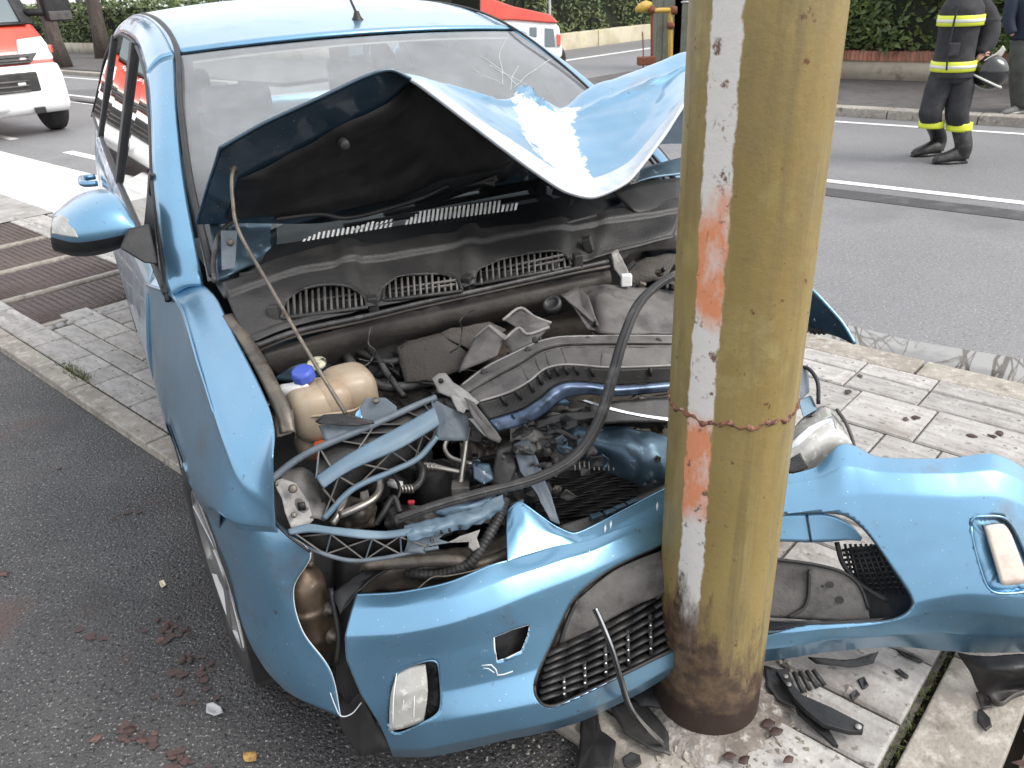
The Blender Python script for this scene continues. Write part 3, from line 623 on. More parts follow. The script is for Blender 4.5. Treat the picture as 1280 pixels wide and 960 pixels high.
for sx in (-1, 1):
    for nm, y0, y1 in (('rear_quarter', -3.42, -2.42), ('rear_door', -2.415, -1.425), ('front_door', -1.42, -.395)):
        V, f = arch(side_grid(y0, y1, 44, sx), -2.64); o = obj(nm, V, f, M['blue'], car, thick=.012, off=1 if sx < 0 else -1)
        if nm != 'rear_quarter':
            yh = y0 + .17; zc = .90; P = [L(sx * .895, yh - .09, zc), L(sx * .945, yh - .075, zc + .003), L(sx * .953, yh, zc + .005), L(sx * .945, yh + .075, zc + .003), L(sx * .895, yh + .09, zc)]
            V, f = tube_geo(P, [.016, .018, .018, .018, .016], 10, 20, .8); obj('handle', V, f, M['blue'], o)
    # front wing
    def wp(Y, low, mid, cre, inn):
        lx, lz = low; mx_, mz = mid; cx_, cz = cre; ix, iz = inn; d1 = np.array([mx_ - cx_, mz - cz]); d2 = np.array([ix - cx_, iz - cz]); d1 = d1 / np.linalg.norm(d1); d2 = d2 / np.linalg.norm(d2); c_ = np.array(cre)
        return (Y, [low, ((lx + mx_) / 2, (lz + mz) / 2), mid, tuple(c_ + d1 * .022), cre, tuple(c_ + d2 * .022), tuple((c_ + np.array(inn)) / 2 + d2 * .01 + np.array([0, .003])), inn])
    st = [wp(-.39, (-.905, .30), (-.912, .66), (-.866, .925), (-.838, .958)), wp(-.1, (-.897, .30), (-.911, .66), (-.822, .955), (-.748, .978)), wp(.2, (-.885, .40), (-.905, .66), (-.828, .898), (-.742, .942)),
          wp(.42, (-.872, .672), (-.880, .70), (-.832, .826), (-.742, .905)), wp(.50, (-.850, .678), (-.852, .70), (-.822, .775), (-.748, .872)), wp(.565, (-.788, .685), (-.790, .70), (-.786, .74), (-.770, .85))]
    if sx > 0: st = [s for s in st if s[0] < .3]
    A = surf([[L(-sx * x, Y, z) for x, z in pr] for Y, pr in st], 60, 56)
    V, f = arch(A, .06, .372); obj('front_wing', V, f, M['blue'], car, thick=.003, off=1 if sx < 0 else -1)
    # sill
    V, f = tube_geo(LP([(sx * .84, -2.3, .19), (sx * .845, -1.3, .19), (sx * .84, -.3, .19)]), .04, 10, 12); obj('sill', V, f, M['blk'], car)
    # side frame: outer pillar line, roof edge and windscreen edge
    Wd = [(.755, -.12, .985), (.715, -.40, 1.16), (.665, -.68, 1.325), (.602, -.98, 1.462)]
    Pl = [(.835, -.16, .957), (.788, -.45, 1.165), (.735, -.72, 1.305), (.695, -.98, 1.412), (.672, -1.3, 1.478), (.66, -1.75, 1.505), (.66, -2.3, 1.495), (.69, -2.85, 1.40), (.755, -3.12, 1.22), (.815, -3.2, 1.085)]
    Ql = [(.602, -.98, 1.462), (.590, -1.3, 1.525), (.585, -1.75, 1.56), (.59, -2.3, 1.555), (.615, -2.85, 1.485), (.68, -3.25, 1.30), (.77, -3.40, 1.09)]
    sg = lambda P: [(sx * a, b, c) for a, b, c in P]
    A0 = cr(np.array(LP(sg(Wd))), 24); A1 = cr(np.array(LP(sg(Pl[:4]))), 24); mid = (A0 + A1) / 2 + np.array([0, 0, .012])
    obj('front_pillar', surf([A0, mid, A1], 9, 24).reshape(-1, 3), gridfaces(9, 24), M['blue'], car, thick=.02, off=1 if sx > 0 else -1)
    B0 = cr(np.array(LP(sg(Ql))), 60); B1 = cr(np.array(LP(sg(Pl[3:]))), 60); mid = (B0 + B1) / 2 + np.array([0, 0, .015])
    obj('roof_rail', surf([B0, mid, B1], 9, 60).reshape(-1, 3), gridfaces(9, 60), M['blue'], car, thick=.02, off=1 if sx > 0 else -1)
    # black seals round the door opening and centre pillar
    V, f = tube_geo(cr(np.array(LP(sg([(a + .003, b, c - .012) for a, b, c in Pl]))), 60), .0075, 8); obj('window_seal', V, f, M['blk'], car)
    belt = [(.838, -.17, .962), (.836, -.6, .985), (.836, -1.2, 1.015), (.833, -1.9, 1.045), (.82, -2.6, 1.07), (.812, -3.2, 1.09)]
    V, f = tube_geo(cr(np.array(LP(sg(belt))), 40), .0085, 8); obj('belt_seal', V, f, M['blk'], car)
    V, f = tube_geo(cr(np.array(LP(sg([(.728, -.12, 1.0), (.70, -.40, 1.172), (.652, -.68, 1.335), (.592, -.98, 1.472), (.575, -1.35, 1.54), (.572, -1.9, 1.567), (.58, -2.5, 1.545)]))), 40),   .0085 if sx < 0 else .0045, 8); obj('drip_strip', V, f, M['blk'], car)
    def pil(name, a, b, w, m):
        mb = MB(); mb.bar(L(*sg([a])[0]), L(*sg([b])[0]), w, .02, up=L(1, 0, 0) - L(0, 0, 0)); return mb.build(name, m, car, bevel=.004)
    pil('centre_pillar', (.838, -1.42, 1.02), (.674, -1.42, 1.487), .085, M['blk']); pil('rear_pillar', (.828, -2.42, 1.06), (.665, -2.42, 1.485), .07, M['blk']); pil('quarter_bar', (.838, -.52, .985), (.778, -.50, 1.195), .035, M['blk'])
    # panes
    def pane(name, P): 
        P = np.array(LP(sg(P))); obj(name, P, [tuple(range(len(P)))], M['sideglass'], car, smooth=False)
    pane('quarter_window', [(.832, -.19, .97), (.834, -.5, .985), (.78, -.49, 1.185)])
    pane('front_window', [(.834, -.54, .985), (.835, -1.38, 1.02), (.672, -1.38, 1.475), (.695, -1.02, 1.405), (.735, -.74, 1.295), (.772, -.54, 1.205)])
    pane('rear_window', [(.835, -1.46, 1.025), (.826, -2.39, 1.06), (.664, -2.39, 1.475), (.664, -1.9, 1.497), (.672, -1.46, 1.482)])
    pane('tail_window', [(.826, -2.45, 1.065), (.815, -3.15, 1.085), (.745, -3.05, 1.25), (.69, -2.8, 1.395), (.666, -2.45, 1.47)])
# roof
rr = []
for Y, w, zc, ze in [(-.98, .602, 1.487, 1.462), (-1.3, .590, 1.552, 1.525), (-1.75, .585, 1.597, 1.56), (-2.3, .59, 1.595, 1.555), (-2.85, .615, 1.53, 1.485), (-3.2, .66, 1.42, 1.34)]:
    fr = .10 if Y == -.98 else (.04 if Y == -1.3 else 0)
    rr.append([L(x * w, Y + fr * (1 - x * x), ze + (zc - ze) * (1 - x * x)) for x in np.linspace(-1, 1, 9)])
roof = obj('roof', surf(rr, 40, 40).reshape(-1, 3), gridfaces(40, 40), M['blue'], car, thick=.01)
obj('headlining', (surf(rr, 14, 14) - np.array([0, 0, .035])).reshape(-1, 3), gridfaces(14, 14), M['intl'], car)
ant = MB(); a0 = L(.03, -1.06, 1.512); ant.lathe([(.028, -.01), (.026, .006), (.014, .022), (.008, .04)], a0, (0, 0, 1), 14); ant.build('antenna_base', M['blk'], roof)
V, f = tube_geo([a0 + np.array([0, 0, .03]), a0 + np.array([-.05, .08, .14]), a0 + np.array([-.16, .25, .42])], [.005, .0035, .0025], 8, 12); obj('antenna_rod', V, f, M['blk'], roof)
# windscreen
ws = []
for t in np.linspace(0, 1, 6):
    c = [(.74, -.13, .985), (.60, -.97, 1.455)]; w = c[0][0] * (1 - t) + c[1][0] * t + .012 * math.sin(math.pi * t)
    Y = c[0][1] * (1 - t) + c[1][1] * t; z = c[0][2] * (1 - t) + c[1][2] * t + .035 * math.sin(math.pi * t)
    ws.append([L(x * w, Y + (.13 * (1 - t) + .10 * t) * (1 - x * x), z + .022 * (1 - x * x)) for x in np.linspace(-1, 1, 9)])
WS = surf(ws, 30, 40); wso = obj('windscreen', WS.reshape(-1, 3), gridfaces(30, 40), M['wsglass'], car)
# printed black border just under the glass
nrm = gnorm(surf(ws, 60, 80)); nrm *= np.sign(nrm[0, 0, 2]); W2 = surf(ws, 60, 80) - nrm * .004
keepf = [(i * 80 + j, i * 80 + j + 1, (i + 1) * 80 + j + 1, (i + 1) * 80 + j) for i in range(59) for j in range(79) if i < 5 or i > 56 or j < 3 or j > 75]
obj('windscreen_border', W2.reshape(-1, 3), keepf, M['blk'], wso)
def dof(A, x, y):
    P = A[::2, ::2].reshape(-1, 3); c = (P - CAM) @ ROT; X = 640 + F_PX * c[:, 0] / -c[:, 2]; Yp = 480 - F_PX * c[:, 1] / -c[:, 2]; i = np.argmin((X - x) ** 2 + (Yp - y) ** 2); return -c[i, 2]
WD = surf(ws, 120, 160)
for (xa, ya, xb, yb, h, nn_) in ((378, 302, 492, 283, 9, 19), (506, 281, 648, 262, 15, 26), (440, 288, 492, 276, 6, 9)):  # white strips laid over the glass, painting in the dash vent's reflection
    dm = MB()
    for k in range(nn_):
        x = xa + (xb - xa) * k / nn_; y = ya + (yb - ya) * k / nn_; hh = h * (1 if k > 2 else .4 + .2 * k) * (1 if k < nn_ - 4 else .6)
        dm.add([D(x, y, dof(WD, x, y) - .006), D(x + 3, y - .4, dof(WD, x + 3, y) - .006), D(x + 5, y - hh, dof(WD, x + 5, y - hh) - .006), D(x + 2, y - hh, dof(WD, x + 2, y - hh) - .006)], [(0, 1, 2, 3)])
    dm.build('vent_reflection', M['white'], wso, smooth=False, kind='stuff')
rk = random.Random(31)
for k in range(6):       # cracks running from where the bonnet struck the glass
    x, y = 648 + rk.uniform(-20, 25), 112 + rk.uniform(-8, 4); a = rk.uniform(-2.9, -.35); P = [(x, y)]
    for i in range(rk.choice([4, 6, 8])): a += rk.gauss(0, .12); P.append((P[-1][0] + math.cos(a) * 12, P[-1][1] + math.sin(a) * 8))
    P = [q for q in P if 30 < q[1] < 125 and q[0] < 700]
    if len(P) > 2: tube('crack', [(u_, v_, dof(WD, u_, v_) - .002) for u_, v_ in P], .0006, M['white'], wso, 4)
# things on the glass: mirror foot, sensor tag
q = D(478, 72, 2.80); MB().lathe([(.004, -.07), (.03, -.04), (.045, 0), (.04, .04), (.01, .06)], q, (.25, .1, -1), 14).build('mirror_foot', M['blk'], wso)
MB().box(D(424, 66, 2.78), (.035, .005, .022)).build('toll_tag', M['white'], wso, bevel=.004)
# interior
ins = MB(); 
dash = surf([[L(x, Y, z + .01 * (1 - x * x)) for x in np.linspace(-.72, .72, 7)] for Y, z in [(-.06, .955), (-.3, .965), (-.55, .97), (-.68, .93), (-.72, .78), (-.70, .6)]], 24, 24)
obj('dashboard', dash.reshape(-1, 3), gridfaces(24, 24), M['int'], car, thick=.01)
def seat(X, Y, w=.25):
    s = MB(); s.box(L(X, Y, .78), (w, .09, .33), np.stack([L(1, 0, 0) - L(0, 0, 0), L(0, 1, -.22) - L(0, 0, 0), np.array([0, 0, 1.0])])); st_ = s.build('seat', M['int'], car, bevel=.05)
    h = MB(); h.box(L(X, Y - .07, 1.23), (w * .5, .05, .09), np.stack([L(1, 0, 0) - L(0, 0, 0), L(0, 1, 0) - L(0, 0, 0), np.array([0, 0, 1.0])])); h.build('headrest', M['int'], st_, bevel=.03)
seat(-.36, -1.35); seat(.36, -1.35); seat(-.42, -2.35); seat(.42, -2.35)
tw = [L(.36 + .18 * math.cos(a), -.82 - .06 * math.sin(a), .95 + .17 * math.sin(a)) for a in np.linspace(0, 2 * math.pi, 25)]
V, f = tube_geo(tw, .015, 8); obj('steering_wheel', V, f, M['blk'], car)
obj('tailgate', surf([[L(x * w, Y, z) for x in np.linspace(-1, 1, 7)] for Y, z, w in [(-3.43, .25, .78), (-3.47, .6, .80), (-3.44, 1.06, .78)]], 10, 14).reshape(-1, 3), gridfaces(10, 14), M['blue'], car, thick=.02)
obj('tail_glass', surf([[L(x * w, Y, z) for x in np.linspace(-1, 1, 7)] for Y, z, w in [(-3.43, 1.07, .75), (-3.32, 1.28, .68), (-3.2, 1.42, .62)]], 10, 14).reshape(-1, 3), gridfaces(10, 14), M['sideglass'], car)
MB().box(L(0, -1.75, .24), (.8, 1.62, .05), np.stack([L(1, 0, 0) - L(0, 0, 0), L(0, 1, 0) - L(0, 0, 0), zz])).build('floor_pan', M['blk'], car)
# door mirror
def ring(rows, name, mats, parent, nr=40, nc=24):
    A = np.array([[D(*p) for p in r] for r in rows]); k = len(A); A = np.concatenate([A[-2:], A, A[:3]]); B = cr(A, (len(A) - 1) * 8 + 1)[16:16 + k * 8]
    B = np.swapaxes(cr(np.swapaxes(B, 0, 1), nc), 0, 1); n = len(B); V = B.reshape(-1, 3); f = gridfaces(n, nc) + [((n - 1) * nc + j, (n - 1) * nc + j + 1, j + 1, j) for j in range(nc - 1)]
    f += [tuple(i * nc for i in range(n)), tuple(i * nc + nc - 1 for i in reversed(range(n)))]
    return V, f, n, nc
mrows = [[(68, 266, 2.04), (92, 249, 2.03), (122, 240, 2.02), (148, 246, 2.0), (168, 278, 1.98)],
         [(64, 278, 1.99), (92, 268, 1.95), (122, 262, 1.94), (150, 266, 1.95), (171, 284, 1.97)],
         [(63, 294, 1.99), (93, 300, 1.95), (122, 297, 1.94), (150, 292, 1.95), (171, 290, 1.97)],
         [(66, 311, 2.03), (92, 317, 2.02), (122, 315, 2.0), (150, 308, 1.99), (168, 300, 1.98)],
         [(72, 310, 2.12), (95, 314, 2.12), (122, 312, 2.1), (148, 305, 2.06), (166, 297, 2.02)],
         [(72, 268, 2.12), (95, 252, 2.13), (122, 244, 2.12), (148, 250, 2.08), (166, 280, 2.02)]]
V, f, n, nc = ring(mrows, 'm', None, car)
mir = root('tmp', (0, 0, 0), None, None); bpy.data.objects.remove(mir)
mir = obj('door_mirror', V, f, [M['blue'], M['blk'], M['lens']], car)
for p in mir.data.polygons:
    i = p.vertices[0] // nc; j = p.vertices[0] % nc
    if 17 <= i < 42: p.material_index = 1
patch('indicator', [[(67, 272, 2.005), (76, 269, 1.975), (86, 274, 1.953)], [(64.5, 282, 1.985), (78, 283, 1.955), (94, 288, 1.942)], [(64, 292, 1.985), (80, 295, 1.952), (98, 297, 1.94)]], M['lens'], mir, 12, 12, thick=.004)
MB().prism([D(160, 286, 1.98), D(186, 280, 2.02), D(197, 330, 1.98), D(180, 328, 1.97), D(150, 310, 1.97)], ray(170, 300), .05).build('mirror_arm', M['blk'], mir, bevel=.006)
MB().prism([D(184, 240, 2.10), D(191, 250, 2.06), D(199, 338, 1.97), D(186, 322, 2.0), D(180, 280, 2.06)], ray(170, 300), .02).build('mirror_sail', M['blk'], mir, bevel=.003)
# wheels
def wheel(X, Y, sx, steer=0):
    ax = L(sx * math.cos(steer), math.sin(steer), 0) - L(0, 0, 0); o = L(X, Y, .315)
    w = MB().lathe([(.20, -.095), (.27, -.105), (.305, -.09), (.315, -.05), (.316, 0), (.315, .05), (.305, .09), (.27, .105), (.215, .098), (.205, .08)], o, ax, 48).build('wheel', M['tyre'], car)
    rm = MB(); rm.lathe([(.205, .085), (.215, .097), (.207, .10), (.195, .085), (.19, .0), (.02, -.01)], o, ax, 48); up = np.array([0, 0, 1.0]); sd = np.cross(ax, up)
    for k in range(7):
        a = k * 2 * math.pi / 7 + .3; d = up * math.cos(a) + sd * math.sin(a); t = np.cross(ax, d)
        rm.box(o + ax * .082 + d * .12, (.085, .022, .012), np.stack([d + ax * .08, t, ax]))
    rm.lathe([(.055, .07), (.055, .095), (.03, .10)], o, ax, 20); rm.build('rim', M['rim'], w, bevel=.003); return w
wheel(-.795, .10, -1, .06); wheel(.785, -.02, 1); wheel(-.79, -2.64, -1); wheel(.79, -2.64, 1)
# dark inner arch behind the front wheel
obj('wheel_arch_liner', surf([[L(X, .06 + .375 * math.cos(a), .315 + .375 * math.sin(a)) for a in np.linspace(-.3, math.pi + .2, 9)] for X in (-.885, -.75, -.6)], 6, 30).reshape(-1, 3), gridfaces(6, 30), M['blk'], car)
MB().box(L(-.61, -.05, .45), (.02, .30, .30), np.stack([L(1, 0, 0) - L(0, 0, 0), L(0, 1, 0) - L(0, 0, 0), zz])).build('inner_wing', M['blk'], car)

MB().box(L(.60, .05, .52), (.015, .40, .34), np.stack([L(1, 0, 0) - L(0, 0, 0), L(0, 1, 0) - L(0, 0, 0), zz])).build('inner_wing', M['navy'], car, bevel=.01)
obj('wheel_arch_liner', surf([[L(X, -.02 + .375 * math.cos(a), .315 + .375 * math.sin(a)) for a in np.linspace(.5, math.pi + .2, 9)] for X in (.885, .75, .62)], 6, 30).reshape(-1, 3), gridfaces(6, 30), M['blk'], car, thick=.004)

# ---------------- folded bonnet (columns from the car's right to its left; rows from the leading hem back to the hinge edge)
HC = [[(275, 185, 1.68), (268, 208, 1.75), (260, 232, 1.82), (253, 256, 1.89), (246, 278, 1.95)],
      [(330, 154, 1.69), (332, 184, 1.78), (328, 215, 1.87), (320, 246, 1.96), (308, 277, 2.02)],
      [(400, 122, 1.71), (408, 155, 1.82), (408, 195, 1.94), (405, 235, 2.05), (402, 277, 2.11)],
      [(458, 95, 1.735), (478, 128, 1.86), (490, 165, 1.98), (497, 210, 2.1), (500, 258, 2.2)],
      [(490, 88, 1.76), (520, 96, 1.90), (540, 112, 2.02), (550, 170, 2.15), (548, 246, 2.27)],
      [(524, 106, 1.79), (545, 104, 1.93), (562, 108, 2.05), (585, 165, 2.2), (585, 237, 2.31)],
      [(590, 156, 1.85), (597, 134, 1.99), (608, 125, 2.10), (630, 165, 2.27), (630, 225, 2.37)],
      [(655, 205, 1.91), (652, 165, 2.05), (645, 135, 2.20), (650, 117, 2.38), (670, 200, 2.46)],
      [(705, 238, 1.955), (690, 190, 2.10), (675, 150, 2.25), (678, 124, 2.42), (705, 195, 2.5)],
      [(742, 246, 1.985), (733, 200, 2.13), (716, 160, 2.27), (704, 135, 2.42), (740, 190, 2.53)],
      [(785, 226, 2.01), (785, 178, 2.17), (770, 138, 2.31), (745, 105, 2.46), (780, 185, 2.56)],
      [(828, 172, 2.05), (832, 135, 2.21), (822, 108, 2.36), (798, 88, 2.50), (830, 180, 2.6)],
      [(872, 108, 2.11), (872, 92, 2.28), (868, 80, 2.42), (855, 66, 2.52), (880, 180, 2.64)],
      [(930, 70, 2.22), (925, 66, 2.38), (920, 60, 2.5), (915, 60, 2.58), (940, 185, 2.7)]]
hood_rows = np.swapaxes(np.array([[D(*p) for p in c] for c in HC]), 0, 1)
NR, NC = 60, 150
HA = surf(hood_rows, NR, NC, .55, .30)
hn_ = gnorm(HA); hn_ *= -1 if hn_[NR // 2, 20].dot(CAM - HA[NR // 2, 20]) > 0 else 1      # towards the painted face
jj = np.linspace(0, 1, NC)[None, :]; ii = np.linspace(0, 1, NR)[:, None]
dent = .004 * hn(HA, 14, 2) + .0015 * hn(HA, 45, 5)
wgt = np.clip((jj - .33) * 6, 0, 1) * np.clip((.95 - jj) * 8, 0.25, 1) * np.clip(ii * 5, .15, 1)
HA = HA + hn_ * (dent * wgt)[..., None]
# sharp buckles
for (ja, ia, jb, ib, amp, wd) in [(.40, .35, .60, .72, .016, .03), (.50, .78, .66, .60, .024, .025), (.62, .45, .56, .95, -.018, .022), (.68, .62, .99, .50, .013, .022), (.60, .15, .66, .62, -.008, .03), (.78, .25, .95, .75, -.007, .03)]:
    P = np.stack(np.broadcast_arrays(jj, ii), -1); a = np.array([ja, ia]); b = np.array([jb, ib]); t = np.clip(((P - a) @ (b - a)) / (b - a).dot(b - a), 0, 1); dd = np.linalg.norm(P - (a + t[..., None] * (b - a)), axis=-1)
    HA = HA + hn_ * (amp * np.maximum(0, 1 - dd / wd) * np.sin(np.pi * t) ** .5)[..., None]
hf = gridfaces(NR, NC)
hood = obj('bonnet', HA.reshape(-1, 3), hf, M['blue'], car)
scr = [(640, 116), (670, 127), (685, 141), (726, 133), (715, 157), (721, 176), (734, 210), (740, 224), (719, 232), (692, 213), (670, 186), (659, 172), (648, 150), (646, 141)]
def sdist(p):
    e = near(p, scr); d = np.linalg.norm(np.asarray(p) - e); return d if inside(p, scr) else -d
att = hood.data.attributes.new('scrape', 'FLOAT', 'POINT'); att.data.foreach_set('value', [float(np.clip(sdist(pixof(p)[0]) / 30, -1, 1)) if (k % NC) > NC * .3 and (k // NC) < NR * .8 else -1.0 for k, p in enumerate(HA.reshape(-1, 3))])
def hood_mat():
    m = M['blue'].copy(); m.name = 'blue_paint_scraped'; nt = m.node_tree; N = nt.nodes; K = nt.links; p = N['Principled BSDF']
    at = N.new('ShaderNodeAttribute'); at.attribute_name = 'scrape'; tc = N.new('ShaderNodeTexCoord'); x = N.new('ShaderNodeTexNoise'); x.inputs['Scale'].default_value = 40; x.inputs['Detail'].default_value = 8; K.new(tc.outputs['Object'], x.inputs['Vector'])
    r = N.new('ShaderNodeMapRange'); r.inputs[1].default_value = .3; r.inputs[2].default_value = .7; r.inputs[3].default_value = -.2; r.inputs[4].default_value = .2; K.new(x.outputs[0], r.inputs[0])
    ad = N.new('ShaderNodeMath'); ad.operation = 'ADD'; K.new(at.outputs['Fac'], ad.inputs[0]); K.new(r.outputs[0], ad.inputs[1])
    r2 = N.new('ShaderNodeMapRange'); r2.inputs[1].default_value = -.02; r2.inputs[2].default_value = .03; K.new(ad.outputs[0], r2.inputs[0])
    mx = N.new('ShaderNodeMix'); mx.data_type = 'RGBA'; K.new(p.inputs['Base Color'].links[0].from_socket, mx.inputs['A']); mx.inputs['B'].default_value = (.50, .53, .55, 1); K.new(r2.outputs[0], mx.inputs['Factor']); K.new(mx.outputs['Result'], p.inputs['Base Color'])
    mt = N.new('ShaderNodeMath'); mt.operation = 'MULTIPLY_ADD'; K.new(r2.outputs[0], mt.inputs[0]); mt.inputs[1].default_value = -.78; mt.inputs[2].default_value = .78; K.new(mt.outputs[0], p.inputs['Metallic']); return m
hood.data.materials[0] = hood_mat()
inner = HA - hn_ * .006
obj('bonnet_frame', inner.reshape(-1, 3), hf, M['navy'], hood)
# leading hem as a rolled edge
kh = int(.36 * NC)
V, f = tube_geo(HA[0][kh:], .0055, 8); obj('hem_edge', V, f, M['hem'], hood)
V, f = tube_geo(HA[0][:kh + 1], .0045, 8); obj('hem_edge_blue', V, f, M['navy'], hood)
V, f = tube_geo(HA[:, 0], .004, 8); obj('side_edge', V, f, M['navy'], hood)
V, f = tube_geo((HA[-1])[:100], .004, 8); obj('rear_edge', V, f, M['bluem'], hood)
# white band beside the hem on the buckled half
band = MB(); k0, k1 = int(.37 * NC), NC - 1
Vb = []; 
for j in range(k0, k1):
    for i in range(8): Vb.append(HA[i, j] + hn_[i, j] * .0018)
obj('pale_band', Vb, gridfaces(k1 - k0, 8), M['hem'], hood)
# insulation pad under the bonnet
lin = inner - hn_ * .012; i0, i1, j0, j1 = 14, 55, 6, 92
Vl = []; NT = 40; cols_ = range(j0, j1)
for t_ in range(NT):
    for j in cols_:
        is_ = i0 + 13 * max(0, 1 - (j - j0) / 28) ** 1.3; fi = is_ + (i1 - 1 - is_) * t_ / (NT - 1); ia = int(fi); fr_ = fi - ia; q0 = inner[ia, j] * (1 - fr_) + inner[min(ia + 1, NR - 1), j] * fr_
        e = min(t_ / 5, (NT - 1 - t_) / 5, (j - j0) / 6, (j1 - 1 - j) / 6, 1); Vl.append(q0 - hn_[ia, j] * (.004 + .016 * max(0, e) ** .5 + .003 * hn(q0, 30, 3)))
fpad = gridfaces(NT, len(cols_))
obj('insulation_pad', Vl, fpad, M['blk'], hood)
q = D(430, 180, 1.84); MB().lathe([(.012, -.04), (.013, 0), (.012, .018), (.009, .022)], q, CAM - q + np.array([.2, 0, -.3]), 14).build('rubber_stop', M['seal'], hood)
MB().lathe([(.009, -.004), (.009, .004)], D(292, 212, 1.735), ray(292, 212), 14).build('rod_socket', M['blk'], hood)
tube('prop_rod', [(293, 208, 1.735), (290, 222, 1.715), (291, 250, 1.70), (299, 290, 1.685), (340, 362, 1.65), (382, 435, 1.615), (432, 517, 1.575)], .0042, M['rusted'], car, 8, 30)
# hinge and water drain panel at the right of the cowl
patch('hinge_plate', [[(262, 280, 1.97), (300, 280, 2.02), (345, 278, 2.08)], [(268, 320, 1.93), (300, 318, 1.97), (345, 305, 2.05)], [(272, 352, 1.90), (292, 342, 1.93), (330, 325, 2.02)]], M['bluem'], car, 14, 18, crump=.004, cs=30)
MB().prism([D(276, 288, 1.90), D(297, 288, 1.92), D(294, 335, 1.88), D(277, 338, 1.87)], ray(285, 310), .006).build('hinge', M['carr'], car, bevel=.002)
for (x, y) in ((288, 303), (284, 327)): MB().lathe([(.008, 0), (.008, .007), (.005, .009)], D(x, y, 1.895), CAM - D(x, y, 1.9), 8).build('bolt', M['rusted'], car)
tube('hinge_seal', [(300, 272, 1.98), (276, 290, 1.93), (267, 325, 1.88), (268, 352, 1.84)], .006, M['seal'], car, 8, 20)
tube('washer_line', [(345, 274, 2.02), (400, 268, 2.06), (440, 272, 2.08), (520, 250, 2.15), (560, 232, 2.18)], .006, M['blk'], car, 8, 24)
# wipers
wip = MB(); wip.bar(D(480, 268, 2.22), D(690, 228, 2.42), .022, .014); wip.bar(D(600, 240, 2.30), D(730, 215, 2.46), .016, .014); wip.bar(D(520, 258, 2.2), D(620, 222, 2.28), .02, .02); wip.box(D(610, 230, 2.28), (.02, .02, .012)); wip.build('wiper', M['blk'], car, bevel=.003)
wb = MB(); wb.bar(D(430, 283, 2.12), D(680, 243, 2.38), .014, .012); wb.build('wiper_blade', M['seal'], car)
wl_ = MB()
for k in range(14):
    x = 668 + rp.uniform(0, 75); y = 222 + rp.uniform(0, 30); wl_.box(D(x, y, 2.33 + rp.uniform(0, .08)), (rp.uniform(.008, .03), rp.uniform(.006, .014), rp.uniform(.004, .012)), np.linalg.qr(nrg.normal(size=(3, 3)))[0])
wl_.build('wiper_linkage', M['blk'], car, bevel=.002)
# cowl
CW = [[(288, 352, 1.90), (350, 322, 1.97), (430, 302, 2.07), (520, 290, 2.16), (620, 276, 2.26), (700, 264, 2.34), (775, 250, 2.42), (850, 235, 2.5)],
      [(280, 360, 1.85), (350, 335, 1.92), (430, 318, 2.01), (520, 303, 2.10), (620, 287, 2.20), (700, 276, 2.28), (775, 262, 2.36), (850, 250, 2.44)],
      [(285, 375, 1.81), (350, 352, 1.87), (430, 338, 1.96), (520, 322, 2.05), (620, 304, 2.14), (700, 292, 2.22), (775, 280, 2.3), (850, 268, 2.38)],
      [(300, 408, 1.78), (360, 385, 1.83), (440, 370, 1.91), (525, 352, 1.99), (620, 332, 2.08), (700, 316, 2.16), (765, 305, 2.24), (845, 285, 2.32)],
      [(318, 432, 1.76), (372, 410, 1.81), (450, 393, 1.885), (530, 374, 1.97), (625, 353, 2.06), (705, 335, 2.14), (757, 322, 2.2), (840, 300, 2.3)]]
CA = surf(px(CW), 60, 110); cn = gnorm(CA); cn *= 1 if cn[30, 50].dot(CAM - CA[30, 50]) > 0 else -1
ci = np.linspace(0, 1, 60)[:, None]; cj = np.linspace(0, 1, 110)[None, :]; stp = lambda t, a, w: np.clip((t - a) / w, 0, 1)
rel = .014 * stp(ci, .22 + .05 * np.sin(cj * 9), .04) - .012 * stp(ci, .44 + .02 * np.sin(cj * 14 + 1), .035) + .010 * stp(ci, .90, .03) - .008 * (stp(cj, .72, .02) - stp(cj, .80, .02)) * stp(ci, .15, .05) + .010 * (stp(cj, .27, .012) - stp(cj, .31, .012)) + .010 * (stp(cj, .50, .012) - stp(cj, .53, .012))
CA = CA + cn * (.003 * hn(CA, 22, 4) + rel)[..., None]
gril = [[(352, 398), (356, 378), (375, 363), (405, 356), (435, 358), (455, 370), (459, 384)], [(479, 376), (481, 358), (497, 346), (520, 343), (555, 343), (572, 350), (578, 364)], [(593, 356), (597, 338), (622, 326), (665, 316), (700, 314), (712, 326), (712, 334)]]
V, f = cut(CA, gril)
cowl = obj('cowl_panel', V, f, M['blk2'], car, thick=.003)
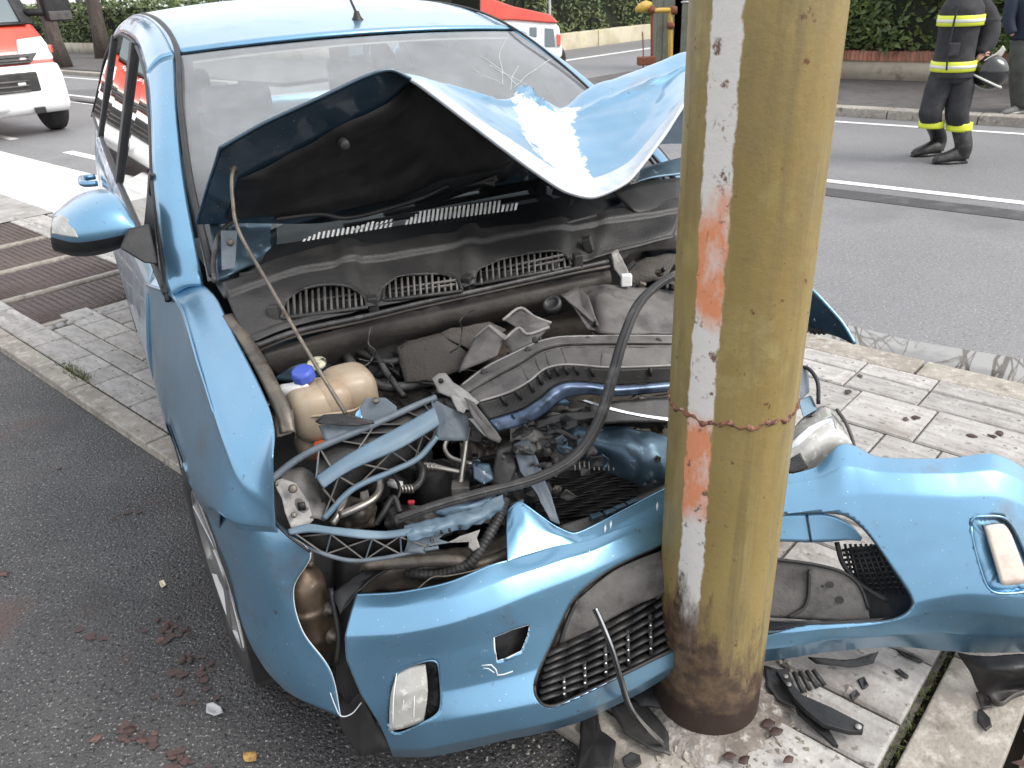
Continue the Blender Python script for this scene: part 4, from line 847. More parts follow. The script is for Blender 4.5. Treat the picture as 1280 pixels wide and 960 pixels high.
for gi, po in enumerate(gril):
    gd = [1.875, 1.965, 2.085][gi]
    def dep(x, y):        # depth of the cowl at a sight point, from the control net
        best = min(((abs(pixof(p)[0] - np.array([x, y])).sum(), pixof(p)[1]) for p in CA[30:58:3, ::4].reshape(-1, 3))); return best[1]
    P = [D(x, y, dep(x, y)) for x, y in po]; rim_ = cr(np.array(P), 36)
    V, f = tube_geo(np.concatenate([rim_, rim_[:1]]), .0045, 8); gr = obj('air_grille', V, f, M['blk2'], cowl)
    bars = MB(); xs = [p[0] for p in po]; x0, x1 = min(xs), max(xs)
    n = int((x1 - x0) / 7.2)
    bsl = (po[-1][1] - po[0][1]) / (po[-1][0] - po[0][0])
    for k in range(1, n):
        x = x0 + (x1 - x0) * k / n; yb = po[0][1] + bsl * (x - po[0][0]); yt = None
        for i in range(len(po) - 1):
            a, b = po[i], po[i + 1]
            if min(a[0], b[0]) <= x <= max(a[0], b[0]) and b[0] != a[0]:
                yy_ = a[1] + (b[1] - a[1]) * (x - a[0]) / (b[0] - a[0]); yt = yy_ if yt is None else min(yt, yy_)
        if yt is None or yb - yt < 3: continue
        bars.bar(D(x, yt, dep(x, yt) + .006), D(x + 1.5, yb, dep(x, yb) + .004), .0055, .008)
    for r_ in (.35, .68):
        ys = [(p[0], p[1]) for p in po]; a = (po[0][0] + 5, po[0][1] - 2); 
        yy0 = min(p[1] for p in po); h = (po[0][1] + po[-1][1]) / 2 - yy0
        bars.bar(D(x0 + 10, po[0][1] - 3 - h * r_ * .6, gd + .006), D(x1 - 8, po[-1][1] - 3 - h * r_ * .6, gd + .045), .004, .006)
    bars.build('grille_bar', M['gry'], gr)
    back = MB(); c_ = np.mean(P, 0); sheet('duct', [(x, y, dep(x, y) + .035) for x, y in po], M['blk'], cowl)
# raised ribs on the cowl and clips
for a, b in (((300, 345, 1.90), (470, 312, 2.06)), ((560, 300, 2.13), (640, 284, 2.2)), ((655, 292, 2.2), (745, 270, 2.3))):
    tube('cowl_rib', [a, b], .007, M['blk2'], cowl, 8, 6)
for x, y, d in ((343, 392, 1.81), (466, 380, 1.9), (585, 353, 2.02), (722, 326, 2.15), (735, 305, 2.2)):
    MB().box(D(x, y, d), (.012, .014, .02), np.linalg.qr(nrg.normal(size=(3, 3)) * .2 + np.eye(3))[0]).build('cowl_clip', M['blk2'], cowl, bevel=.003)
# seal channel and beam below the cowl edge
tube('cowl_seal', [(316, 434, 1.745), (372, 414, 1.795), (450, 397, 1.875), (530, 378, 1.96), (625, 357, 2.05), (705, 339, 2.13), (760, 327, 2.19)], .007, M['seal'], car, 8, 40)
tube('cowl_edge', [(318, 440, 1.76), (372, 419, 1.80), (450, 402, 1.88), (530, 383, 1.965), (625, 362, 2.055), (705, 344, 2.135), (762, 333, 2.19)], .0045, M['beam'], car, 6, 40)
patch('cross_beam', [[(325, 440, 1.80), (450, 405, 1.93), (620, 366, 2.10), (762, 337, 2.24)], [(328, 446, 1.79), (452, 414, 1.92), (622, 377, 2.09), (764, 347, 2.23)], [(335, 462, 1.82), (455, 428, 1.95), (625, 390, 2.12), (765, 358, 2.26)], [(360, 480, 1.92), (470, 445, 2.05), (630, 400, 2.22), (770, 365, 2.35)]], M['beam'], car, 18, 50, crump=.002)

# ================================================================ ENGINE BAY
M['bluec'] = mat('blue_chrome_trim', (.085, .12, .185), .3, metal=.7, noise=[((.03, .042, .065), 12, .45, .6), ((.55, .58, .62), 9, .64, .70)])
LX = np.stack([L(1, 0, 0) - L(0, 0, 0), L(0, 1, 0) - L(0, 0, 0), zz])
def lbox(name, c, h, m, parent=None, bev=.006, ax=None): return MB().box(L(*c), h, LX if ax is None else ax).build(name, m, parent or car, bevel=bev)
bay = MB(); bay.box(L(0, -.12, .62), (.70, .01, .32), LX); bay.box(L(0, .2, .24), (.66, .36, .02), LX); bay.build('bulkhead', M['blk'], car)
lbox('engine', (.12, .16, .52), (.27, .17, .22), M['rusted'], bev=.03); lbox('gearbox', (.42, .14, .45), (.12, .14, .14), M['rusted'], bev=.03)
# dark clutter: cables and hoses lying in the bay
rq = random.Random(12)
for k in range(26):
    x0, y0 = rq.uniform(430, 800), rq.uniform(430, 660); d0 = 1.98 + (x0 - 430) / 370 * .12
    P = [(x0, y0, d0)]
    for i in range(4): P.append((P[-1][0] + rq.uniform(-45, 60), P[-1][1] + rq.uniform(-22, 26), d0 + rq.uniform(-.04, .05)))
    tube('cable', P, rq.choice([.004, .006, .009, .012]), rq.choice([M['blk'], M['seal'], M['seal'], M['blk2']]), car, 7, 16)
for k in range(26):
    x0, y0 = rq.uniform(560, 825), rq.uniform(500, 640)
    if x0 < 640 and y0 < 560: continue
    d0 = 1.80 + (x0 - 600) / 400 * .12 + (y0 - 500) / 140 * .06
    MB().box(D(x0, y0, d0 + .05), (rq.uniform(.012, .05), rq.uniform(.006, .02), rq.uniform(.003, .008)), np.linalg.qr(nrg.normal(size=(3, 3)))[0]).build('broken_bracket', rq.choice([M['blk'], M['blk2'], M['blk'], M['rusted']]), car, bevel=.002)
for k in range(60):      # thin wiring and hoses nearer the top
    x0, y0 = rq.uniform(440, 800), rq.uniform(440, 640)
    if 400 < x0 < 560 and 500 < y0 < 620 and rq.random() < .6: continue
    d0 = 1.84 + (x0 - 430) / 370 * .14 + (.03 if y0 < 500 else 0); P = [(x0, y0, d0)]; a = rq.uniform(-.6, .6)
    for i in range(6): a += rq.gauss(0, .55); P.append((P[-1][0] + math.cos(a) * rq.uniform(8, 20), P[-1][1] + math.sin(a) * rq.uniform(6, 14), d0 + rq.uniform(-.03, .05)))
    tube('wire', P, rq.choice([.0016, .002, .0028, .004]), rq.choice([M['blk'], M['seal'], M['blk2'], M['gry'], M['rusted'], M['blk2']]), car, 6, 22)
for k in range(70):      # dusty lumps, clips and broken mouldings filling the bay
    x0, y0 = rq.uniform(420, 830), rq.uniform(425, 655)
    d0 = 1.92 + (x0 - 430) / 370 * .16
    if y0 < 505: continue
    d0 += .04
    h = (rq.uniform(.012, .045), rq.uniform(.008, .026), rq.uniform(.006, .018)); MB().box(D(x0, y0, d0), h, np.linalg.qr(nrg.normal(size=(3, 3)))[0]).build('broken_moulding', rq.choice([M['blk2'], M['blk'], M['gry'], M['felt'], M['rusted'], M['blk2']]), car, bevel=.003)
# strut tower and left inner panel (blue grey)
patch('strut_tower', [[(330, 428, 1.92), (370, 418, 1.95), (415, 412, 2.0)], [(335, 450, 1.86), (375, 446, 1.88), (415, 440, 1.96)], [(345, 475, 1.86), (380, 478, 1.88), (412, 470, 1.96)]], M['bluem'], car, 14, 18, crump=.002)
sheet('tower_side', [(412, 412, 1.98), (418, 440, 1.96), (416, 470, 1.97), (420, 480, 2.1), (424, 415, 2.1)], M['navy'], car)
patch('wing_rail', [[(278, 395, 1.80), (300, 430, 1.74), (325, 475, 1.66), (345, 520, 1.61), (350, 542, 1.60)], [(292, 392, 1.81), (315, 425, 1.75), (342, 470, 1.67), (362, 512, 1.62), (368, 540, 1.605)], [(296, 400, 1.84), (318, 432, 1.78), (345, 480, 1.70), (364, 525, 1.65), (368, 552, 1.63)]], M['rusted'], car, 10, 30, crump=.0015, cs=40)
sheet('rail_end', [(342, 520, 1.615), (366, 512, 1.625), (369, 540, 1.61), (346, 548, 1.60)], M['rusted'], car)
for x, y in ((334, 505), (340, 520), (310, 440)): MB().lathe([(.012, 0), (.013, .002), (.006, .004)], D(x, y, 1.64 if y > 480 else 1.74), (0, 0, 1), 12).build('grommet', M['rusted'], car)
# coolant bottle: two lobes, filler neck, blue cap
def blob(name, c, r, m, parent, ax=None, n=26, k=16, e=.75):
    ax = LX if ax is None else ax; V = []
    for i in range(k + 1):
        t = -math.pi / 2 + math.pi * i / k
        for j in range(n):
            a = 2 * math.pi * j / n; s = lambda q: math.copysign(abs(q) ** e, q)
            V.append(np.asarray(c) + ax[0] * r[0] * s(math.cos(t)) * s(math.cos(a)) + ax[1] * r[1] * s(math.cos(t)) * s(math.sin(a)) + ax[2] * r[2] * s(math.sin(t)))
    return obj(name, V, gridfaces(k + 1, n, True), m, parent)
tk = blob('coolant_bottle', D(395, 512, 1.72), (.060, .058, .062), M['tank'], car, e=.62)
blob('bottle_lobe', D(437, 494, 1.76), (.058, .062, .066), M['tank'], tk, e=.62); blob('bottle_lobe', D(415, 500, 1.72), (.045, .05, .05), M['tank'], tk); blob('bottle_foot', D(386, 548, 1.74), (.035, .04, .05), M['tank'], tk)
tube('filler_neck', [(353, 490, 1.715), (372, 487, 1.70), (384, 478, 1.70)], [.017, .018, .02], M['white'], tk, 14, 8)
MB().lathe([(.024, 0), (.026, .004), (.026, .018), (.021, .026)], D(381, 474, 1.70), (-.1, -.2, 1), 8).build('blue_cap', M['cap'], tk, bevel=.003)
tube('bottle_seam', [(352, 526, 1.70), (380, 522, 1.665), (410, 518, 1.66), (445, 512, 1.68), (462, 498, 1.71)], .003, M['tank'], tk, 6, 16)
MB().lathe([(.022, 0), (.023, .006), (.018, .010)], D(396, 456, 1.80), (0, -.3, 1), 20).build('reservoir_cap', mat('pale_cap', (.52, .50, .36), .5, noise=[((.05, .05, .04), 60, .5, .6)]), car)
MB().box(D(401, 563, 1.70), (.012, .012, .02)).build('orange_clip', mat('orange_clip', (.45, .10, .03), .5), tk, bevel=.003)
# torn felt and brackets behind
F_ = M['felt']
sheet('torn_felt', [(495, 434, 1.98), (511, 426, 1.99), (548, 418, 2.02), (583, 440, 1.98), (575, 464, 1.93), (552, 470, 1.92), (548, 478, 1.91), (530, 475, 1.91), (506, 478, 1.92), (500, 456, 1.95)], F_, car, bend=-.01)
sheet('torn_felt', [(548, 418, 2.03), (564, 410, 2.04), (612, 403, 2.07), (633, 413, 2.06), (600, 432, 2.0), (585, 436, 1.99)], F_, car, bend=.01)
sheet('torn_felt', [(455, 425, 2.02), (500, 415, 2.05), (512, 428, 2.02), (495, 440, 2.0), (500, 470, 1.97), (478, 455, 1.98)], M['blk2'], car, bend=.01)
sheet('bent_bracket', [(573, 466, 1.86), (593, 422, 1.93), (611, 409, 1.95), (630, 425, 1.93), (622, 445, 1.89)], M['gry'], car, bend=-.006)
sheet('bent_bracket', [(593, 422, 1.93), (611, 409, 1.95), (630, 425, 1.93), (634, 420, 1.96), (612, 405, 1.98)], M['lgry'], car)
sheet('bent_bracket', [(630, 425, 1.92), (645, 409, 1.94), (629, 400, 1.96), (650, 385, 1.99), (668, 396, 1.97), (689, 404, 1.96), (684, 412, 1.95), (669, 428, 1.91), (640, 442, 1.89)], M['gry'], car, bend=-.01)
tube('bracket_edge', [(629, 400, 1.955), (650, 385, 1.985), (668, 396, 1.965), (689, 404, 1.955)], .004, M['lgry'], car, 6, 12)
tube('bracket_edge', [(630, 425, 1.915), (648, 410, 1.935), (660, 418, 1.92), (686, 409, 1.945)], .004, M['lgry'], car, 6, 12)
patch('battery_tray', [[(701, 369, 2.10), (730, 360, 2.14), (756, 356, 2.12), (800, 360, 2.16), (850, 364, 2.2)], [(716, 384, 2.06), (738, 385, 2.07), (756, 388, 2.02), (800, 388, 2.06), (850, 390, 2.1)], [(735, 412, 2.0), (745, 415, 2.0), (757, 418, 1.97), (800, 418, 2.0), (850, 418, 2.04)]], M['gry'], car, 20, 30, crump=.003, cs=25)
sheet('tray_flap', [(701, 369, 2.09), (722, 358, 2.1), (736, 372, 2.06), (750, 410, 1.99), (728, 392, 2.03)], M['gry'], car, bend=.008)
MB().lathe([(.016, -.02), (.024, -.008), (.025, .004), (.018, .008), (.017, .002), (.008, -.002)], D(690, 380, 2.06), (-.3, -.5, .8), 18).build('rubber_mount', M['seal'], car)
patch('right_channel', [[(752, 318, 2.24), (760, 298, 2.28), (785, 286, 2.32), (850, 276, 2.38)], [(762, 322, 2.21), (772, 306, 2.24), (795, 296, 2.28), (850, 292, 2.33)], [(768, 340, 2.24), (782, 322, 2.28), (805, 314, 2.32), (850, 312, 2.36)]], M['gry'], car, 14, 24, crump=.002)
patch('right_housing', [[(778, 335, 2.26), (810, 322, 2.3), (850, 318, 2.34)], [(780, 345, 2.2), (812, 336, 2.22), (850, 332, 2.26)], [(790, 358, 2.2), (815, 352, 2.2), (850, 346, 2.24)]], M['felt'], car, 12, 16, crump=.004)
sheet('latch_bracket', [(764, 316, 2.2), (772, 312, 2.21), (786, 340, 2.15), (780, 352, 2.14), (768, 336, 2.17)], M['lgry'], car)
MB().box(D(783, 350, 2.12), (.014, .01, .016)).build('fuse_clip', M['white'], car, bevel=.003)
for k in range(14): MB().box(D(rq.uniform(780, 845), rq.uniform(330, 362), 2.17), (rq.uniform(.006, .025), .006, rq.uniform(.004, .01)), np.linalg.qr(nrg.normal(size=(3, 3)))[0]).build('broken_bracket', rq.choice([M['blk'], M['rusted'], M['blk2']]), car, bevel=.002)
patch('right_cowl_corner', [[(765, 240, 2.36), (800, 228, 2.42), (850, 222, 2.48)], [(790, 262, 2.32), (820, 262, 2.36), (850, 258, 2.4)], [(800, 270, 2.34), (825, 274, 2.37), (850, 272, 2.4)]], M['blk'], car, 12, 16)
patch('blue_wing_inner', [[(790, 215, 2.55), (820, 205, 2.58), (860, 195, 2.62)], [(795, 228, 2.5), (820, 222, 2.54), (860, 218, 2.58)]], M['bluem'], car, 8, 12)
# slam panel cover, bent where the pole struck
SC = [[(573, 483, 1.76), (608, 457, 1.80), (640, 441, 1.825), (669, 428, 1.85), (690, 422, 1.87), (711, 420, 1.885), (775, 419, 1.91), (850, 419, 1.95)],
      [(582, 490, 1.735), (618, 468, 1.775), (648, 452, 1.80), (672, 437, 1.825), (692, 431, 1.845), (712, 429, 1.86), (775, 428, 1.885), (850, 428, 1.925)],
      [(584, 493, 1.742), (620, 472, 1.78), (650, 456, 1.805), (673, 441, 1.83), (693, 435, 1.85), (713, 432, 1.865), (775, 431, 1.89), (850, 431, 1.93)],
      [(590, 498, 1.722), (628, 482, 1.762), (656, 470, 1.785), (677, 454, 1.81), (697, 447, 1.825), (718, 446, 1.84), (772, 449, 1.865), (850, 447, 1.905)],
      [(597, 504, 1.715), (637, 492, 1.752), (662, 478, 1.775), (681, 463, 1.80), (700, 458, 1.815), (722, 458, 1.83), (768, 461, 1.855), (850, 458, 1.895)]]
slam = patch('slam_panel_cover', SC, M['gry'], car, 30, 70, crump=.0015, cs=35)
SG = surf(px(SC), 30, 70); sn_ = gnorm(SG); sn_ *= 1 if sn_[15, 30].dot(CAM - SG[15, 30]) > 0 else -1
for i_, r_, m_ in ((1, .0022, 'lgry'), (11, .0030, 'blk2'), (16, .0024, 'gry'), (28, .0026, 'lgry')):
    V, f = tube_geo(SG[i_, 1:69] + sn_[i_, 1:69] * .001, r_, 6); obj('cover_ridge', V, f, M[m_], slam)
for j_ in (20, 27, 33, 44, 56):
    V, f = tube_geo(SG[12:28, j_] + sn_[12:28, j_] * .001, .0016, 5); obj('cover_ridge', V, f, M['blk2'], slam)
for x, y, d in ((605, 465, 1.785), (660, 437, 1.83), (669, 425, 1.85), (735, 424, 1.89), (823, 426, 1.92)):
    MB().lathe([(.008, 0), (.008, .004), (.004, .005)], D(x, y, d - .004), CAM - D(x, y, d), 10).build('push_pin', M['blk2'], slam)
sheet('cover_lug', [(540, 473, 1.75), (549, 467, 1.75), (557, 467, 1.75), (566, 478, 1.75), (580, 487, 1.74), (599, 503, 1.71), (588, 512, 1.70), (572, 500, 1.72), (548, 490, 1.735)], M['lgry'], slam, bend=-.004)
MB().lathe([(.006, -.001), (.006, .003)], D(551, 476, 1.738), CAM - D(551, 476, 1.738), 10).build('lug_hole', M['blk'], slam)
sheet('cover_tooth', [(562, 492, 1.72), (582, 500, 1.71), (590, 512, 1.70), (582, 512, 1.70), (580, 517, 1.70), (572, 514, 1.705), (566, 502, 1.715)], M['lgry'], slam)
sheet('cover_spear', [(580, 497, 1.70), (592, 503, 1.69), (612, 528, 1.685), (627, 549, 1.68), (624, 554, 1.68), (610, 548, 1.683), (590, 520, 1.69)], M['gry'], slam, t=.005)
sheet('cover_spear', [(586, 523, 1.70), (600, 524, 1.69), (616, 540, 1.685), (622, 552, 1.685), (606, 545, 1.69)], M['lgry'], slam, t=.005)
FC = [[(597, 505, 1.718), (637, 493, 1.755), (662, 479, 1.778), (681, 464, 1.803), (700, 459, 1.818), (722, 459, 1.833), (768, 462, 1.858), (850, 459, 1.898)],
      [(603, 515, 1.725), (645, 503, 1.765), (668, 490, 1.785), (684, 476, 1.81), (702, 470, 1.825), (728, 469, 1.84), (770, 473, 1.865), (850, 468, 1.905)],
      [(611, 524, 1.73), (650, 512, 1.77), (672, 499, 1.79), (690, 484, 1.815), (708, 477, 1.83), (732, 477, 1.845), (772, 481, 1.87), (850, 475, 1.91)]]
patch('grille_support', FC, M['blk2'], car, 14, 60, crump=.001)
for t in np.linspace(.12, .95, 11):
    A = cr(np.array(FC[0], float), 50)[int(t * 49)]; B = cr(np.array(FC[2], float), 50)[int(t * 49)]
    mb = MB(); mb.bar(D(A[0], A[1] - 1, A[2] - .008), D(*(A * .45 + B * .55)) - ray(A[0], A[1]) * .008, .006, .006); mb.build('support_rib', M['blk'], car)
patch('chrome_strip', [[(611, 525, 1.722), (650, 513, 1.762), (672, 500, 1.782), (690, 485, 1.807), (708, 478, 1.822), (732, 478, 1.837), (772, 482, 1.862), (850, 476, 1.902)],
      [(616, 532, 1.715), (656, 520, 1.755), (677, 508, 1.775), (695, 493, 1.80), (711, 486, 1.815), (735, 485, 1.83), (774, 488, 1.855), (850, 482, 1.895)],
      [(622, 540, 1.72), (662, 528, 1.76), (682, 516, 1.78), (700, 502, 1.805), (715, 496, 1.82), (737, 493, 1.835), (775, 495, 1.86), (850, 488, 1.90)]], M['bluec'], car, 8, 60, crump=.0008, cs=40)

# crushed layers and hoses packed into the gaps
for (x, y, d, w, h, m) in ((470, 470, 2.02, 40, 26, 'blk2'), (520, 505, 1.97, 46, 22, 'felt'), (575, 505, 1.93, 34, 20, 'blk2'), (600, 535, 1.90, 40, 20, 'gry'), (640, 530, 1.86, 30, 16, 'blk2'), (610, 575, 1.90, 34, 22, 'rusted'), (560, 600, 1.90, 40, 24, 'blk2'), (500, 580, 1.86, 40, 26, 'blk2'),
                          (455, 600, 1.80, 36, 26, 'blk2'), (700, 510, 1.86, 34, 10, 'gry'), (720, 545, 1.84, 40, 12, 'blk2'), (655, 610, 1.84, 30, 18, 'gry'), (620, 640, 1.80, 34, 14, 'rusted'), (530, 650, 1.78, 50, 16, 'blk2'), (440, 640, 1.74, 30, 20, 'rusted'), (690, 560, 1.80, 26, 14, 'gry'), (660, 545, 1.80, 22, 14, 'lgry')):
    patch('crushed_layer', [[(x - w + rq.uniform(-6, 6), y - h + rq.uniform(-6, 6), d + .03), (x - w * .3, y - h * 1.1, d + rq.uniform(-.02, .04)), (x + w * .4, y - h + rq.uniform(-5, 5), d + .02), (x + w, y - h * .8, d + .05)], [(x - w, y + rq.uniform(-5, 5), d), (x - w * .3, y, d + rq.uniform(-.04, .02)), (x + w * .4, y + 2, d - .02), (x + w * 1.05, y, d + .03)], [(x - w * .9, y + h, d + .03), (x - w * .2, y + h * .9 + rq.uniform(-5, 5), d - .01), (x + w * .4, y + h * 1.1, d + .02), (x + w * .9, y + h * .8, d + .04)]], M[m], car, 24, 34, crump=.010, cs=34, seed=int(x) % 7, tr=.5, tc=.4)
for P, r_ in (([(428, 428, 2.0), (450, 440, 1.98), (480, 452, 1.97), (505, 450, 1.98)], .010), ([(430, 440, 1.97), (445, 462, 1.93), (470, 480, 1.92), (500, 484, 1.93), (540, 476, 1.94)], .013), ([(452, 428, 2.0), (470, 446, 1.96), (486, 470, 1.93), (505, 496, 1.90)], .008), ([(545, 490, 1.92), (575, 492, 1.90), (600, 505, 1.86)], .009), ([(640, 545, 1.80), (665, 535, 1.80), (700, 540, 1.80), (722, 552, 1.80)], .007)):
    tube('coolant_hose', P, r_, M['seal'], car, 10, 26)
# twisted dark layers, silver strip, crumpled blue crash beam
patch('bumper_foam', [[(640, 555, 1.80), (680, 530, 1.84), (730, 510, 1.88), (850, 505, 1.93)], [(650, 572, 1.78), (690, 545, 1.82), (735, 522, 1.86), (850, 520, 1.91)], [(665, 590, 1.82), (700, 560, 1.86), (745, 536, 1.90), (850, 535, 1.95)]], M['blk'], car, 16, 50, crump=.009, cs=35)
patch('black_strip', [[(668, 526, 1.79), (700, 518, 1.80), (732, 515, 1.81), (752, 512, 1.82)], [(670, 536, 1.78), (702, 528, 1.79), (734, 524, 1.80), (753, 520, 1.81)]], M['blk2'], car, 6, 24, crump=.004, cs=40)
patch('silver_strip', [[(728, 499, 1.80), (764, 509, 1.80), (800, 517, 1.82), (850, 524, 1.85)], [(728, 501, 1.795), (763, 513, 1.795), (800, 521, 1.815), (850, 529, 1.845)]], M['chrome'], car, 5, 24)
patch('black_tray', [[(735, 505, 1.85), (790, 500, 1.88), (850, 495, 1.92)], [(745, 530, 1.82), (790, 528, 1.85), (850, 528, 1.89)]], M['blk'], car, 8, 20, crump=.003)
patch('crash_beam', [[(690, 548, 1.86), (730, 533, 1.86), (780, 534, 1.87), (850, 548, 1.90)], [(700, 560, 1.82), (745, 553, 1.82), (790, 560, 1.83), (850, 570, 1.87)], [(705, 572, 1.86), (755, 575, 1.85), (800, 592, 1.84), (850, 598, 1.87)], [(730, 585, 1.88), (768, 592, 1.87), (808, 610, 1.87), (850, 618, 1.89)]], M['bluem'], car, 40, 60, crump=.010, cs=15, seed=3)
for x, y in ((806, 606), (818, 603)): MB().lathe([(.006, -.001), (.006, .003)], D(x, y, 1.84), CAM - D(x, y, 1.84), 10).build('beam_hole', M['blk'], car)
# mangled fittings in the middle: foil and plastic shards
for k in range(75):
    x = rq.gauss(675, 34); y = rq.gauss(566, 24); d = 1.76 + rq.uniform(-.02, .06); a = rq.uniform(0, 6.28); s = rq.uniform(4, 15); n = rq.choice([4, 5, 6])
    O = [(x + s * rq.uniform(.4, 1.3) * math.cos(a + 6.28 * i / n), y + s * rq.uniform(.3, 1.0) * math.sin(a + 6.28 * i / n), d + rq.uniform(-.02, .02)) for i in range(n)]
    sheet('torn_shard', O, rq.choice([M['blk'], M['blk2'], M['gry'], M['bluem'], M['blk'], M['blk2'], M['gry'], M['rusted'] if k % 3 else M['carr']]), car, bend=rq.uniform(-.012, .012))
sheet('torn_panel', [(642, 556, 1.76), (660, 548, 1.77), (672, 575, 1.75), (690, 622, 1.72), (700, 655, 1.70), (688, 650, 1.70), (668, 612, 1.72), (650, 590, 1.74)], M['carr'], car, bend=.01)
sheet('torn_panel', [(622, 560, 1.76), (640, 552, 1.78), (646, 585, 1.75), (634, 612, 1.74), (612, 604, 1.75)], M['blk2'], car, bend=-.01)
sheet('torn_panel', [(590, 578, 1.74), (612, 580, 1.75), (618, 600, 1.74), (604, 606, 1.73), (592, 598, 1.73)], M['navy'], car, bend=-.006)
# radiator core: wavy stacked fins
rad = MB(); 
for k in range(17):
    t = k / 16; P = []
    for s in np.linspace(0, 1, 14):
        x = 664 + s * 150 + t * 8; y = 588 + 10 * math.sin(s * 5 + t * 2) * (1 - t) + t * 62 - s * (8 + 14 * t) + (6 * s); P.append(D(x, y, 1.865 + .06 * s + .012 * math.sin(s * 21 + k * 1.7)))
    P = np.array(P); 
    Vv = []; 
    for p in P: Vv += [p, p + np.array([-.004, .035, .006])]
    rad.add(Vv, [(2 * i, 2 * i + 1, 2 * i + 3, 2 * i + 2) for i in range(13)])
    rad.tube(P, .0022, 5)
ra = rad.build('radiator', M['blk2'], car); sheet('radiator_core', [(655, 585, 1.93), (700, 570, 1.96), (840, 585, 2.02), (845, 640, 1.99), (720, 672, 1.92), (660, 640, 1.90)], M['blk'], ra)
patch('radiator_slats', [[(688, 578, 1.84), (740, 574, 1.86), (770, 576, 1.88)], [(690, 590, 1.83), (742, 586, 1.85), (772, 588, 1.87)]], M['blk2'], car, 6, 24)
for k in range(9): 
    mb = MB(); x = 718 + k * 6; mb.bar(D(x, 577, 1.835 + k * .003), D(x + 1, 588, 1.83 + k * .003), .003, .004); mb.build('slat', M['lgry'], ra)
# big bonnet seal hanging across
hz = [(846, 342, 1.93), (820, 358, 1.89), (797, 382, 1.84), (779, 424, 1.77), (766, 469, 1.72), (749, 525, 1.66), (719, 570, 1.625), (670, 598, 1.60), (595, 618, 1.565), (545, 632, 1.55), (494, 650, 1.545)]
tube('bonnet_seal', hz, [.012, .012, .0125, .0125, .013, .013, .0125, .012, .0115, .011, .010], M['seal'], car, 12, 90, .72)
V = [D(x + 3, y - 1, d - .012) for x, y, d in hz]; V, f = tube_geo(V, .0035, 6, 90); obj('seal_lip', V, f, M['seal'], car)
# ---------------- headlamp carriers, right side
carr = tube('lamp_carrier', [(336, 602, 1.56), (366, 578, 1.575), (400, 559, 1.59), (469, 530, 1.63), (520, 507, 1.67), (545, 497, 1.69)], .0075, M['carr'], car, 8, 30)
topr = cr(np.array([D(*p) for p in [(400, 559, 1.59), (435, 545, 1.61), (469, 530, 1.63), (520, 507, 1.67), (540, 498, 1.685)]]), 60)
midt = cr(np.array([D(*p) for p in [(396, 598, 1.55), (437, 570, 1.575), (485, 543, 1.605), (515, 527, 1.625), (543, 511, 1.645)]]), 60)
midb = cr(np.array([D(*p) for p in [(404, 610, 1.54), (437, 588, 1.56), (490, 565, 1.59), (518, 550, 1.61), (549, 531, 1.63)]]), 60)
lowr = cr(np.array([D(*p) for p in [(405, 648, 1.585), (440, 612, 1.59), (485, 591, 1.615), (522, 573, 1.635), (546, 546, 1.65)]]), 60)
cg = np.stack([midt, (midt + midb) / 2 - (ray(470, 560) * .006), midb]); obj('carrier_bar', surf(cg, 9, 60).reshape(-1, 3), gridfaces(9, 60), M['carrb'], carr, thick=.006, off=-1)
V, f = tube_geo(lowr, .0065, 8); obj('lower_rail', V, f, M['carrb'], carr)
deep = ray(470, 560) * .024
def web(name, a, b, dp, m, t=.0028): 
    mb = MB(); mb.prism([a, b, b + dp, a + dp], np.cross(b - a, dp), t); return mb.build(name, m, carr, smooth=False)
for k in range(0, 59, 10):
    k2 = min(59, k + 10)
    for A_, B_ in ((topr, midt), (midb, lowr)):
        web('rib', A_[k], B_[min(59, k2 + rq.choice([-3, 0, 2]))], deep, M['gry']); (web('rib', A_[k2], B_[max(0, k + rq.choice([-2, 0, 3]))], deep, M['gry']) if rq.random() < .75 else None)
web('rib', topr[0], midt[0], deep, M['carr']); web('rib', topr[59], midt[59], deep, M['carr']); web('rib', midb[59], lowr[59], deep, M['carr'])
for A_ in (topr, midt, midb, lowr):
    obj('carrier_wall', np.stack([A_, A_ + deep], 1).reshape(-1, 3), gridfaces(60, 2), M['carr'], carr, thick=.0025)
obj('carrier_back', surf([topr + deep * .98, midt + deep, lowr + deep * .98], 8, 60).reshape(-1, 3), gridfaces(8, 60), M['blk2'], carr)
for k in (16, 33, 47):
    a = midt[k] - ray(470, 560) * .004; b = midb[k] - ray(470, 560) * .004; tube('carrier_seam', [a, (a + b) / 2 - ray(470, 560) * .006, b], .0016, M['blk2'], carr, 5, 6, pix=False)
for k in range(5):
    j = 2 + k * 2; a = midt[j]; b = midb[j]; tube('carrier_ridge', [a, (a + b) / 2 - ray(430, 590) * .009, b], .0025, M['carrb'], carr, 6, 6, pix=False)
sheet('carrier_plate', [(538, 497, 1.69), (554, 506, 1.71), (586, 519, 1.73), (584, 551, 1.72), (548, 550, 1.68), (543, 525, 1.68)], M['carr'], carr, bend=.008)
MB().prism([D(450, 509, 1.655), D(458, 497, 1.66), D(482, 497, 1.66), D(496, 508, 1.66), D(497, 522, 1.655), D(470, 530, 1.65), D(452, 528, 1.65)], CAM - D(470, 510, 1.66), .03).build('mount_block', M['carr'], carr, bevel=.003)
MB().lathe([(.007, 0), (.007, .006), (.003, .006)], D(470, 502, 1.65), (0, -.3, 1), 12).build('mount_bolt', M['rusted'], carr)
sheet('black_blade', [(394, 527, 1.60), (405, 518, 1.60), (432, 517, 1.60), (466, 526, 1.61), (468, 530, 1.61), (440, 533, 1.60), (400, 530, 1.595)], M['blk'], carr, bend=-.004)
